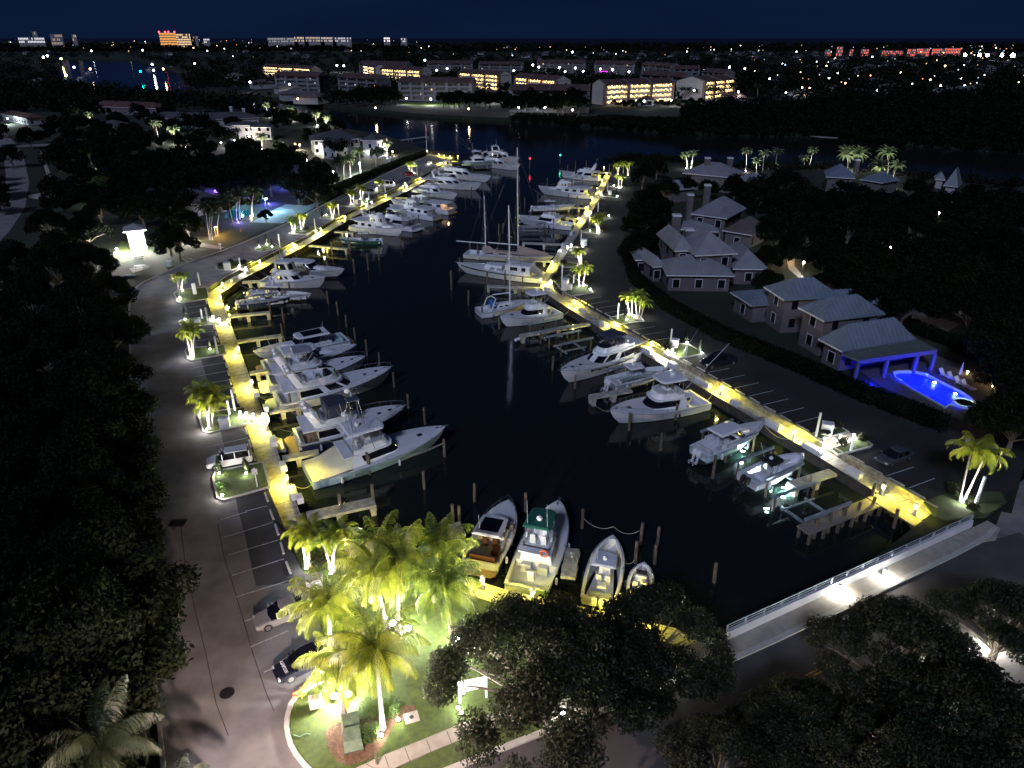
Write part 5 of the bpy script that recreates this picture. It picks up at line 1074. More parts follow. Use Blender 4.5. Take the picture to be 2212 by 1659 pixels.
zd = lambda *a: tuple((973.3 if i % 2 == 0 else 336.2) + .176 * q for i, q in enumerate(a)); ze = lambda *a: tuple((973.3 if i % 2 == 0 else 530.9) + .256 * q for i, q in enumerate(a))
zo = lambda *a: tuple((601.7 if i % 2 == 0 else 1097.2) + .224 * q for i, q in enumerate(a)); t6 = lambda *a: tuple((1474 if i % 2 == 0 else 553) + q / 3 for i, q in enumerate(a)); t3 = lambda *a: tuple((1474 if i % 2 == 0 else 0) + q / 3 for i, q in enumerate(a))
palm('small', 'left of two neighbouring lit palms by the road cypress trees', [zl(1780,1200,1765,1105), zl(1795,1205,1800,1120)], [(0,2)], PG)
palm('small', 'right of two neighbouring lit palms by the road cypress trees', [zl(1850,1165,1835,1075), zl(1870,1165,1880,1080)], [(0,2)], PG)
palm('small', 'lit twin palm in the island beside the teal driveway', [zl(2110,1070,2090,985), zl(2125,1075,2140,975)], [(0,2)], PG)
palm('small', 'left lit palm of the pair in front of the silver suv', [zc(400,685,385,580), zc(420,685,425,585)], [(0,2)], PG)
palm('small', 'right lit palm of the pair in front of the silver suv', [zc(495,635,480,530), zc(515,635,520,540)], [(0,2)], PG)
palm('small', 'lit palm beside the white van on the diagonal lot', [zc(690,555,670,475), zc(705,555,710,480)], [(-8,0)], PG)
palm('small', 'lit palm nearest the dock tip on the diagonal lot', [zc(985,385,975,300), zc(1000,390,1010,305)], [(0,2),(10,0)], PG)
palm('small', 'lit palm clump farthest north on the east bank', [zd(2050,225,2030,130), zd(2055,225,2070,120)], [(0,2)], PG)
palm('small', 'lit palm clump on the canal corner of the east bank', [zd(2175,230,2160,130), zd(2180,230,2200,110), zd(2120,215,2120,100)], [(0,2)], PG)
palm('small', 'lit twin palm south of the canal corner palms', [zd(2060,385,2060,270), zd(2090,390,2110,275)], [(0,2),(6,0)], PG)
palm('small', 'lit palm clump in the island behind the grey sport fisher', [zd(1800,935,1770,790), zd(1825,940,1840,770), zd(1815,945,1810,820)], [(0,2),(4,1)], PG, scl=1.15)
palm('small', 'lit palm at the paved sailboat ramp', [zd(1610,1345,1600,1180), zd(1585,1340,1560,1200)], [(0,2)], PG, scl=1.05)
palm('small', 'lit palm pair at the bend of the east walk', [zd(1580,1595,1570,1420), zd(1620,1600,1660,1400)], [(0,2),(10,1)], PG, scl=1.1)
palm('small', 'bright five stemmed palm clump in the middle of the east lot', [ze(1510,585,1490,450), ze(1530,590,1530,430), ze(1570,620,1560,445), ze(1585,625,1610,430), ze(1600,628,1635,500)], [(10,5),(20,9),(-4,2)], PG, scl=1.0, lp=1300)
palm('royal', 'tall floodlit palm pair at the south east corner of the lot', [t6(1795,1590,1870,1270), t6(1830,1575,1960,1300)], [(6,4)], PG, scl=1.0, lp=2200, r=.12)
SGp = 'floodlit palms on the south lawn'
palm('small', 'left small triple palm by the south end of the bays', [zo(270,570,215,260), zo(285,565,290,310), zo(300,560,330,230)], [(0,6)], SGp, scl=1.15, lp=1500)
palm('small', 'right small palm pair by the south end of the bays', [zo(515,620,430,330), zo(535,620,530,290), zo(520,622,600,260)], [(-2,6)], SGp, scl=1.15, lp=1500)
palm('coco', 'coconut palm leaning left over the brightest twin floodlights', [zo(1060,1230,930,640)], [(10,-20)], SGp, r=.20, lp=3200, shaft=False)
palm('coco', 'upright coconut palm right of the twin floodlights', [zo(1160,1250,1180,560)], [(20,-14)], SGp, r=.20, lp=3200, shaft=False)
palm('coco', 'curved coconut palm beside the single big floodlight', [zo(1680,1360,1560,760)], [(10,-16)], SGp, r=.20, lp=4500, shaft=False)
palm('coco', 'coconut palm standing behind the others near the roofed express boat', [zo(1500,900,1540,420)], None, SGp, r=.18, shaft=False)
palm('coco', 'coconut palm crown above the pale path by the dock box', [zo(900,900,980,420)], None, SGp, r=.18, shaft=False, scl=.95)
palm('coco', 'feathery palm with reddish trunk beside the black car', [zo(520,1470,470,960)], None, SGp, r=.17, shaft=False, scl=.95)
palm('coco', 'coconut palm above the pad mounted transformer', [(827,1572,812,1410)], None, SGp, r=.17, shaft=False)
palm('coco', 'coconut palm with the glaring floodlight by the cone', [(742,1540,740,1440)], [(-18,-30),(10,-34)], SGp, r=.17, lp=4500, shaft=False, scl=.95)
palm('cocod', 'drooping unlit coconut palm at the lower west corner', [(196,1745,214,1615)], None, None, r=.2, shaft=False, scl=1.05)
for i_, (du, dv) in enumerate(((zo(1100,1130),)*1 + (zo(1240,1175),)*1)): pass
UR = 'lit palms by the canal behind the grey roofed houses'
palm('grey', 'pair of coconut palms left of the canal house chimney', [(1484,363,1481,337), (1494,362,1497,333)], [(-2,1),(8,0)], UR, scl=.9, lp=1500)
palm('grey', 'slim palm with white lit trunk on the canal bank', [t3(410,1105,415,985)], [(0,2)], UR, scl=.9, lp=1600)
palm('grey', 'leaning palm with yellow lit trunk on the canal bank', [t3(480,1125,480,1050), t3(520,1110,530,1000)], [(0,2)], UR, scl=.9, lp=1600)
palm('grey', 'palm between the leaning palm and the bare gap of the bank', [t3(600,1090,615,990)], [(0,-1)], UR, scl=.95, lp=1600)
palm('grey', 'solitary bent palm in the middle of the canal bank', [t3(825,1075,845,980), t3(790,1080,790,1030)], [(0,2)], UR, scl=.9, lp=1500)
palm('date', 'wide silver date palm pair behind the blue grey roof', [t3(1070,1090,1065,1010), t3(1130,1090,1140,1010)], [(-16,6),(14,4)], UR, scl=1.2, lp=3000)
palm('date', 'highest date palm in the cluster of three', [t3(1330,1120,1325,1000)], [(-6,4)], UR, scl=1.05, lp=3000)
palm('date', 'silver white date palm low in the cluster of three', [t3(1290,1170,1275,1090)], [(-6,4)], UR, scl=1.1, lp=3000)
palm('grey', 'leaning green palm at the edge of the cluster of three', [t3(1345,1210,1395,1080)], [(2,3)], UR, scl=1.1, lp=2400)
MGp = 'palms round the mansions by the canal'
NL = ['first','second','third','fourth','fifth','sixth','seventh','eighth','ninth','tenth','eleventh','twelfth']
for i, (bx_, by_, cx, cy, k_, lp_) in enumerate([(655,440,620,290,'grey',900),(790,450,770,340,'grey',1800),(880,480,890,400,'grey',1200),(1050,260,1060,215,'grey',900),(1570,225,1555,130,'grey',700),(1775,255,1760,160,'grey',1500),(1660,225,1650,170,'grey',700),(1985,300,1970,215,'grey',1800),(2060,300,2070,245,'grey',1500),(70,270,60,210,'grey',700),(1520,500,1520,400,'grey',500),(1660,520,1650,460,'grey',500)]):
    palm(k_, NL[i] + ' palm from the west round the white mansions', [zl(bx_, by_, cx, cy)], [(0,1)], MGp, scl=1.2, lp=lp_*4.5)
for i, (bx_, by_, cx, cy, lit_) in enumerate([(265,520,260,270,0),(395,470,385,240,1),(500,415,480,170,1),(650,335,640,180,0),(760,205,750,90,1),(330,480,330,250,0),(700,300,700,170,0)]):
    palm('dark' if not lit_ else 'grey', ['tall dark palm at the lawn hedge corner','palm with white lit trunk on the green lawn','palm beside the white lamp on the lawn','palm in front of the mansion terrace','palm with white lit foot at the canal side','dark palm behind the lit lawn palm','short palm by the terrace chairs'][i], [zc(bx_, by_, cx, cy)], [(-2,1)] if lit_ else None, MGp, scl=1.05, lp=4500)
for i, (bx_, by_, cx, cy) in enumerate([(1080,1265,1040,1000),(1090,1262,1085,1010),(1105,1265,1110,1000),(1150,1225,1190,960),(1280,1140,1230,930),(1310,1100,1320,900),(1335,1090,1340,880)]):
    palm('dark', NL[i] + ' tall dark palm from the left by the neon blue garden', [zl(bx_, by_, cx, cy)], None, 'tall dark palms by the small pool', scl=.95, r=.11, shaft=False)
palm('dark', 'palm with white lit trunk beside the small pool', [zl(1440,1065,1450,870)], [(0,1)], None, scl=1.0, lp=900)
palm('dark', 'low yellow lit palm above the western lawns', [zl(155,640,150,570)], [(0,4)], None, scl=1.4, lp=4000, lcol=(1,.85,.3))
# ---------------- broadleaf trees
def leaves(name, blobs, n, size, m, seed, flat=.35, shell=.55):
    rg = np.random.RandomState(seed); B = np.array(blobs, float); vol = B[:,3]**2; idx = rg.choice(len(B), n, p=vol/vol.sum()); d = rg.normal(size=(n,3)); d /= np.linalg.norm(d, axis=1)[:,None]
    rad = (shell + (1-shell)*rg.rand(n)**.6)[:,None]; rad *= (0.82 + .3*rg.rand(n))[:,None]; sc = np.stack([B[idx,3], B[idx,3], B[idx,3]*B[idx,4]], 1); C = B[idx,:3] + d*rad*sc
    a = rg.normal(size=(n,3)); a /= np.linalg.norm(a, axis=1)[:,None]; up = d*.6 + np.array([0,0,.5]) + rg.normal(size=(n,3))*.55; t1 = np.cross(a, up); t1 /= np.linalg.norm(t1, axis=1)[:,None] + 1e-9; t2 = np.cross(up, t1); t2 /= np.linalg.norm(t2, axis=1)[:,None] + 1e-9
    s = (size*(.55 + .9*rg.rand(n)))[:,None]; V = np.stack([C - t1*s, C - t2*s*.5, C + t1*s, C + t2*s*.5], 1).reshape(-1,3); F = np.arange(4*n).reshape(-1,4); return fastmesh(name, V, F, m)
def blobset(seed, R_, H, n, br=(.28,.45)):
    rg = random.Random(seed); o = []
    for i in range(n):
        a = rg.uniform(0, 6.283); q = rg.random() ** .55; r = q*R_*.82; z = H*(.52 + .42*(1 - q*q)*rg.uniform(.6, 1) - .12*q) ; o.append((r*math.cos(a), r*math.sin(a), z, R_*rg.uniform(*br), rg.uniform(.6,.8)))
    return o
def limbs(blobs, H, r0, seed, m=None, parent=None, hb=.25, every=2, fork=True):
    rg = random.Random(seed); b = MB(); zt = H*hb; b.tube([(0,0,-.3),(0,0,.3),(.05*r0,0,zt*.6),(0,0,zt)], [r0*1.5, r0*1.1, r0*.9, r0*.8], 9)
    for q in blobs[::every]:
        e = Vector(q[:3]); m1 = Vector((e.x*.35 + rg.uniform(-.4,.4), e.y*.35 + rg.uniform(-.4,.4), zt + (e.z - zt)*.55)); b.tube([(0,0,zt*.85), m1, (m1+e)/2 + Vector((rg.uniform(-.3,.3), rg.uniform(-.3,.3), .1)), e], [r0*.45, r0*.28, r0*.16, r0*.05], 5)
    return b
TK = {}
def treeproto(key, R_, H, nb, nl, size, m, seed, r0=.25, hb=.25, br=(.28,.45)):
    bl_ = blobset(seed, R_, H, nb, br); t = thing('tree', '', 'tree'); limbs(bl_, H, r0, seed).v; limbs(bl_, H, r0, seed, hb=hb).build('trunk', M_bark, t)
    o = bpy.data.objects.new('crown', leaves('tree_crown', bl_, nl, size, m, seed)); COL.objects.link(o); o.parent = t; TK[key] = [t, False]; return t
def tree(key, p, label, sc=1.0, rz=None, group=None, cat='tree', name=None, sz_=None):
    t, used = TK[key]
    if used: o = dup(t)
    else: o = t; TK[key][1] = True
    o.location = (p[0], p[1], 0 if len(p) < 3 else p[2]); o.rotation_euler = (0, 0, random.uniform(0, 6.28) if rz is None else rz); o.scale = (sc, sc, sc*(sz_ or 1)); o['label'] = label; o['category'] = cat
    if group: o['group'] = group
    return o
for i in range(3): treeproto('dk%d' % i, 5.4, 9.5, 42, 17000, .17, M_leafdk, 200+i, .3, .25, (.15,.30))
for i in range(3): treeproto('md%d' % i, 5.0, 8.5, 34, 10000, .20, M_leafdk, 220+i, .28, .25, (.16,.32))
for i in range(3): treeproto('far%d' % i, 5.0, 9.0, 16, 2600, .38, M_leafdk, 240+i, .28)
treeproto('oak0', 8.2, 9.0, 78, 62000, .11, M_leafmd, 260, .38, .22, (.09,.21)); treeproto('oak1', 5.8, 8.4, 48, 30000, .11, M_leafmd, 261, .3, .22, (.11,.24)); treeproto('oak2', 7.5, 9.0, 58, 36000, .12, M_leafmd, 262, .4, .25, (.08,.19))
treeproto('lit0', 4.0, 6.5, 18, 12000, .15, M_leaflt, 263, .2)
# west wood: individual trees along the road
rg = random.Random(5); WT = []
for (u_, v_, s_) in [(262,700,1.0),(250,790,1.0),(262,880,1.15),(238,960,1.1),(262,1060,1.0),(240,1140,1.0),(262,1225,1.15),(262,1320,1.05),(235,1400,.95),(170,650,1.1),(150,740,1.1),(170,840,1.2),(140,930,1.1),(165,1030,1.2),(130,1120,1.1),(165,1210,1.1),(140,1320,1.2),(180,1420,1.1),(60,640,1.1),(60,740,1.2),(40,850,1.2),(60,960,1.2),(20,1070,1.2),(60,1180,1.2),(20,1300,1.2),(80,1400,1.2),(30,1520,1.0),(110,1530,1.0),(-60,700,1.2),(-60,900,1.2),(-80,1120,1.2),(-60,1400,1.2),(20,1640,1.0),(110,560,1.1),(190,560,1.0),(30,560,1.0),(225,620,.9),(-40,560,1.1),(170,1560,.8)]:
    WT.append((u_, v_, s_))
side = ['bordering the road','in the second row from the road','deep in the wood']
for i, (u_, v_, s_) in enumerate(WT):
    p = U(u_ - 12*s_, v_ + 16, 0); p2 = on_line(p, u_, v_)
    hgt = 6.0; q = U(u_, v_, 6.0 * s_)
    tree('dk%d' % (i % 3), (q.x - (2.0 if u_ > 230 else 0), q.y), 'dark broadleaf tree of the west wood, ' + ('bordering the road' if u_ > 230 else ('in the second row' if u_ > 120 else 'deep inside at the frame edge')), s_, group='dark trees of the west wood')
# south oaks
def at_h(u_, v_, h): q = U(u_, v_, h); return (q.x, q.y)
tree('oak0', at_h(1165,1420,6.0), 'large spreading oak on the south lawn between palms and bridge', 1.0, 1.0)
tree('oak1', at_h(1420,1340,6.0), 'smaller oak with white lit trunk near the bridge walk', 1.0, 2.0)
dup(TK['oak1'][0], (at_h(1290,1450,4.5)[0], at_h(1290,1450,4.5)[1], 0), 4.0, 'oak behind the large spreading oak, over the verge', 1.0)
tree('oak2', at_h(1960,1390,6.0), 'wide roadside oak right of the bridge barrier', .95, .5)
dup(TK['oak2'][0], (*at_h(1750,1560,5.0), 0), 2.2, 'roadside oak nearest the frame bottom', .75)
dup(TK['oak2'][0], (*at_h(2120,1560,6.0), 0), 3.4, 'roadside oak at the lower right corner', 1.0)
dup(TK['oak2'][0], (*at_h(1930,1640,6.0), 0), 5.1, 'roadside oak between two others at the bottom edge', .9)
dup(TK['oak1'][0], (*at_h(1560,1650,4.0), 0), 1.1, 'small dark tree over the street at the bottom edge', .8)
dup(TK['oak2'][0], (*at_h(2180,1330,5.0), 0), .3, 'dark tree at the right edge beyond the street', .8)
uplight(U(1420,1450,.1), 'white floodlight at the smaller oak trunk by the bridge', 900); uplight(U(1215,1545,.1), 'white floodlight under the oak by the verge', 700); uplight(U(1350,1300,.1) if False else U(1000,1500,.1), 'white floodlight at the lawn sign beside the oak', 500)
# east side trees between houses: rows of dark trees
EASTT = [(1390,370,.9,'far'),(1400,420,1,'md'),(1385,470,1,'md'),(1440,400,.8,'far'),(1380,520,.9,'md'),(1420,360,.7,'far'),(1480,395,.8,'far'),(1530,400,.7,'far'),(1590,395,.8,'far'),(1640,395,.9,'far'),(1700,380,1,'far'),(1690,430,1.1,'md'),(1740,410,1,'far'),(1790,430,1.1,'md'),(1680,480,1,'md'),(1640,420,.9,'far'),(1860,420,1,'far'),(1840,470,1.2,'md'),(1920,450,1,'md'),(1900,510,1.2,'md'),(1980,470,1.1,'md'),(2050,440,1,'far'),(2040,510,1.2,'md'),(2110,480,1.2,'md'),(2180,450,1,'far'),(2180,520,1.2,'md'),(1740,500,1,'md'),(1790,540,1,'md'),(1660,545,.7,'md'),(1850,570,1.2,'md'),(1930,580,1.2,'md'),(2010,570,1.2,'md'),(2100,590,1.2,'md'),(2190,620,1.2,'md'),(1660,600,.7,'md'),(1790,600,.7,'md'),(2110,650,1.1,'md'),(2180,720,1.2,'md'),(2210,800,1,'md'),(2210,880,1,'md'),(2000,430,.9,'far'),(2250,560,1.2,'md'),(2250,700,1.2,'md'),(1560,330,.0,'far')]
for i, (u_, v_, s_, k_) in enumerate(EASTT):
    if s_ == 0: continue
    q = at_h(u_, v_, 6*s_); w = 'beside the grey roofed houses' if u_ < 1700 else ('on the wooded slope behind the metal roofed house' if v_ < 560 else 'near the blue lit pool garden')
    tree('%s%d' % (k_, i % 3), q, 'dark unlit tree ' + w, s_, group='dark trees of the east gardens')
tree('oak2' if False else 'md1', at_h(1900,640,6), 'spreading tree with pale forked trunk by the lit garden path', 1.1); tree('md2', at_h(1960,640,6), 'second pale trunk tree by the lit garden path', 1.1)
# north-west gardens
NWT = [(300,300,1.0),(250,250,1),(60,290,1),(120,330,1.1),(190,320,1.0),(230,330,1.1),(270,345,1.1),(310,355,1.1),(350,340,1),(400,350,1.1),(450,345,1.1),(500,350,1.1),(550,345,1.1),(600,350,1.1),(640,350,1.1),(680,365,1.1),(330,385,1),(380,395,1),(430,385,1),(480,385,1),(530,375,1),(580,380,1),(640,390,1.1),(680,400,1.2),(700,385,1),(250,390,1),(180,380,1),(120,400,1),(300,440,1),(360,440,1.1),(180,480,1.1),(100,470,1),(120,520,1),(360,500,.9),(400,470,.9),(380,510,.9),(210,440,.9),(330,260,.9),(240,215,.9),(180,225,1),(110,215,1),(40,230,1),(480,250,.8),(550,240,.8),(620,245,.8),(420,255,.7),(700,275,.7),(20,330,.9),(60,190,1),(20,200,1),(100,180,1)]
for i, (u_, v_, s_) in enumerate(NWT):
    tree(('far%d' if v_ < 420 else 'md%d') % (i % 3), at_h(u_, v_, 6*s_), 'dark tree ' + ('in the gardens behind the white mansions' if v_ < 300 else ('in the dense belt before the white mansions' if v_ < 420 else 'near the white lit shed')), s_, group='dark trees of the north west gardens')
tree('lit0', at_h(220,415,4), 'green lit tree above the western lawns', 1.3); uplight(U(205,440,.1), 'greenish white floodlight below the green lit tree', 2600, (.75,1,.7))
dup(TK['lit0'][0], (*at_h(180,425,3), 0), 1.0, 'smaller green lit tree beside the western lawns', 1.0)
tree('oak2', at_h(345,470,5), 'x', .7) if False else None
dup(TK['md0'][0], (*at_h(572,460,2.5), 0), .4, 'round clipped tree on the teal lit driveway', .42)
# ---------------- shrubs, hedges
def shrub(p, R_, H, label, m=M_leaflt, n=900, size=.07, seed=1, cat='shrub', name='shrub', group=None):
    rgg = random.Random(seed); bl_ = [(rgg.uniform(-.4,.4)*R_, rgg.uniform(-.4,.4)*R_, H*rgg.uniform(.3,.75), R_*rgg.uniform(.4,.6), H/R_*.6) for _ in range(6)]
    o = bpy.data.objects.new(name, leaves(name, bl_, n, size, m, seed)); COL.objects.link(o); o.location = p; tag(o, label, cat, group); return o
def cypress(p, H, label, lit=True, P=350):
    t = thing('cypress_shrub', label, 'shrub', p); bl_ = [(0,0,H*(.1+.8*i/9), H*.16*(1-.75*i/9)+.05, 1.6) for i in range(10)]
    o = bpy.data.objects.new('foliage', leaves('cypress_foliage', bl_, 1500, .06, M_leafmd, int(p[0]*7) % 999)); COL.objects.link(o); o.parent = t
    b = MB(); b.tube([(0,0,0),(0,0,H*.5)], .05, 5); b.build('stem', M_bark, t)
    if lit: uplight(Vector(p) + Vector((.15,-.55,0)), None, P, WHT, label)
CY = [(T4,1205,410,2.6,'tall lit column shrub at the second western island'),(T4,1168,270,1.5,'small lit shrub beneath the northern palm pair'),(T4,1365,600,1.6,'lit shrub in the grass island with the white post'),(T4,1425,1400,2.2,'lit column shrub in front of the white suv'),(T4,1600,1400,2.4,'lit column shrub beside the wheelchair sign'),(ZA,522,105,1.8,'leftmost cypress of three by the road'),(ZA,608,75,2.6,'middle cypress of three by the road'),(ZA,665,105,1.8,'rightmost cypress of three by the road'),
      (ZC,108,815,1.8,'dark cypress by the second western palm pair'),(ZC,150,800,1.2,'small lit shrub by the second western palm pair'),(ZC,650,540,1.4,'lit shrub left of the white van palm'),(ZC,790,490,1.6,'left lit shrub behind the white van'),(ZC,825,480,1.8,'right lit shrub behind the white van'),(ZC,1170,290,1.4,'left lit shrub in the northern road island'),(ZC,1195,280,1.8,'right lit shrub in the northern road island'),
      (ZD,1998,370,1.8,'lit shrub by the twin palm of the east lot'),(ZD,2035,500,2.6,'lit cone shrub alone in the east lot'),(ZD,1930,740,3.0,'brightest lit cone shrub of the east lot'),(ZD,1700,920,2.4,'lit column shrub left of the east palm clump'),(ZD,1700,1640,2.0,'lit shrub at the tip of the bend island'),(ZE,1475,620,2.4,'lit column shrub left of the five stemmed palm'),(ZE,1980,815,2.4,'left lit shrub at the bright gangway island'),(ZE,2100,900,2.2,'right lit shrub at the bright gangway island')]
for f, x, y, H, lb in CY: cypress(f(x, y, .13), H, lb, 'dark' not in lb)
shrub(T4(1440,1520,.13), .8, 1.3, 'spiky lit shrub at the corner of the southern western island', n=700, seed=3); uplight(T4(1440,1560,.13), None, 450, WHT, 'spiky corner shrub of the southern western island')
for i, (f, x, y, r_, h_, lb) in enumerate([(ZA,100,345,1.0,1.2,'round dark shrub left of the diagonal cabinet'),(ZA,220,320,1.2,1.6,'yellowish shrub behind the diagonal cabinet'),(ZA,345,310,1.0,1.3,'low shrub right of the diagonal post'),(ZL,1890,1190,1.0,1.2,'low hedge plant by the two road palms'),(ZE,880,290,1.2,1.4,'lit yellow green shrub at the bend of the east walk'),(ZE,1830,870,1.2,1.3,'fountain grass shrub at the bright gangway'),(ZF,1390,230,.8,1.1,'small yucca behind the southern ramp cabinet'),(ZF,1280,290,.7,.9,'small shrub beside the southern ramp post'),(ZF,1460,370,1.1,1.2,'fountain grass left in the southern ramp island'),(ZF,1610,330,1.0,1.0,'fountain grass right in the southern ramp island'),(T6,1740,1530,.9,1.2,'yucca near the floodlit palm pair'),(T6,1880,1640,1.1,1.0,'low shrub right of the floodlit palm pair'),(ZO,400,560,1.5,1.1,'grassy shrub under the small south palms'),(ZD,1380,1330,1.2,.9,'lit low shrub by the yellow pedestal at the ketch berth')]):
    shrub(f(x, y, .13), r_, h_, lb, M_leafmd, 900, .08, 20+i)
# clipped hedge and bed on the south lawn
def hedge(P, w, h, label, m=M_leafmd, dens=220, size=.09, seed=1, z=0.0, name='hedge'):
    P = [Vector((p[0], p[1], 0)) for p in P]; bl_ = []; c = P[0].copy()
    for a, b_ in zip(P, P[1:]):
        n = max(1, int((b_-a).length / (w*.5)))
        for i in range(n): q = a + (b_-a)*(i/n) - c; bl_ += [(q.x, q.y, h*.35, w*.55, .9*h/w), (q.x, q.y, h*.68, w*.5, .65)]
    Ltot = sum((b_-a).length for a, b_ in zip(P, P[1:])); o = bpy.data.objects.new(name, leaves(name, bl_, min(90000, int(dens*Ltot)), size, m, seed, shell=.3)); COL.objects.link(o); o.location = (c.x, c.y, z); return tag(o, label, 'hedge')
hedge([ZP(960,450), ZP(1150,430), ZP(1340,370)], 1.6, .9, 'clipped hedge lit white on the south lawn', M_leaflt, 2600, .05, 3, .02)
shrub(ZP(985,680,.02), 1.0, 1.4, 'leafy green shrub beside the transformer', M_leaflt, 1800, .07, 9)
uplight(ZP(1075,660,.02), 'small white spotlight beside the leafy green shrub', 120); uplight(ZP(1225,520,.02), 'white floodlight lighting the clipped hedge', 700); uplight(ZP(1795,460,.02), 'white spotlight near the sidewalk and oak', 350)
tag(poly('mulch_bed', [p[:2] for p in [ZP(565,620),ZP(620,560),ZP(730,530),ZP(860,460),ZP(1000,430),ZP(1370,370),ZP(1390,440),ZP(1180,560),ZP(1080,760),ZP(980,860),ZP(800,915),ZP(680,890),ZP(600,780)]], .022, M_mulch, thick=.01), kind='structure')
hedge(uv([(2050,935),(1870,868),(1720,800),(1560,735),(1440,670),(1372,612),(1352,550)], 0)[::-1], 2.4, 2.4, 'long dark clipped hedge between the east car park and the houses', M_leafdk, 900, .16, 4)
hedge([ZC(0,770) if False else ZL(2060,900), ZC(-60,700), ZC(250,560), ZC(640,390), ZC(1140,200)], 2.2, 2.2, 'long green hedge between the diagonal road and the mansion lawn', M_leafmd, 500, .2, 5)
hedge([T6(1440,470), T6(1700,570), T6(2000,680)], 2.5, 2.0, 'rounded dark hedge behind the pool house', M_leafdk, 700, .17, 6)
# ================================================================ STREET THINGS, CARS, HOUSES
def streetlamp(p, label, P, col, h=7, e=None, pole=True, r=.28, arm=1.2, cat='street lamp', grp=None, ang=0):
    t = thing('street_lamp', label, cat, p, ang, grp)
    if pole:
        b = MB(); b.tube([(0,0,0),(0,0,h),(arm*.5,0,h+.25),(arm,0,h+.2)], [.11,.08,.05,.05], 6); b.build('pole', M_metal, t)
    b = MB(); b.tbox(arm-.3, arm+.35, -.14, .14, h+.16, h+.32, .06, .04); b.build('lamp_housing', M_metal, t)
    b = MB(); b.lathe([(.04,-.12),(r*.7,-.06),(r,.0)], (arm,0,h+.15), 8); b.build('lamp_lens', e or E_wht, t)
    lamp('POINT', (arm, 0, h - .25), P, col, t, .15); return t
# bridge walk
A, B_ = T9(292,832,0), T9(1872,102,0); d = (B_ - A).normalized(); ang = math.atan2(d.y, d.x); Lb = (B_ - A).length
t = thing('bridge_parapet', 'pale concrete bridge parapet with metal top rail over the basin', 'parapet', A, ang)
b = MB(); b.tbox(0, Lb, -.05, .35, .1, .85, 0, .06); b.build('parapet_wall', M_conc if False else mat('parapet_concrete', (.55,.55,.56), .9, var=.15, vs=1), t)
b = MB(); b.tube([(0,.2,1.42),(Lb,.2,1.42)], .05, 6); b.tube([(0,.2,1.15),(Lb,.2,1.15)], .03, 5); b.build('top_rail', M_metal, t)
n_ = 16
b = MB()
for i in range(n_ + 1): b.box(Lb*i/n_ - .05, Lb*i/n_ + .05, .14, .26, .85, 1.4)
b.build('rail_post', M_metal, t)
streetlamp(U(1892,1590,0), 'warm white lamp glaring under the roadside oaks', 260, (1,.72,.52), 1.2, arm=.2, ang=1.0)
streetlamp(Vector((-14.0, 19.5, 0)), 'tall warm street lamp at the road junction below the lawn', 32000, (1,.74,.64), 9.0, arm=1.0)
jp = (-18.6, 24.6); t = thing('palm_tree', 'coconut palm at the junction whose shadow falls on the road', 'palm tree', (jp[0], jp[1], 0)); MB().tube([(0,0,0),(.1,0,2),(.2,.1,4.3)], [.24,.17,.14], 8).build('trunk', M_palmbark, t); o = bpy.data.objects.new('crown', CRN['cocod'][0]); COL.objects.link(o); o.parent = t; o.location = (.2,.1,4.4); o.scale = (.8,.8,.8)
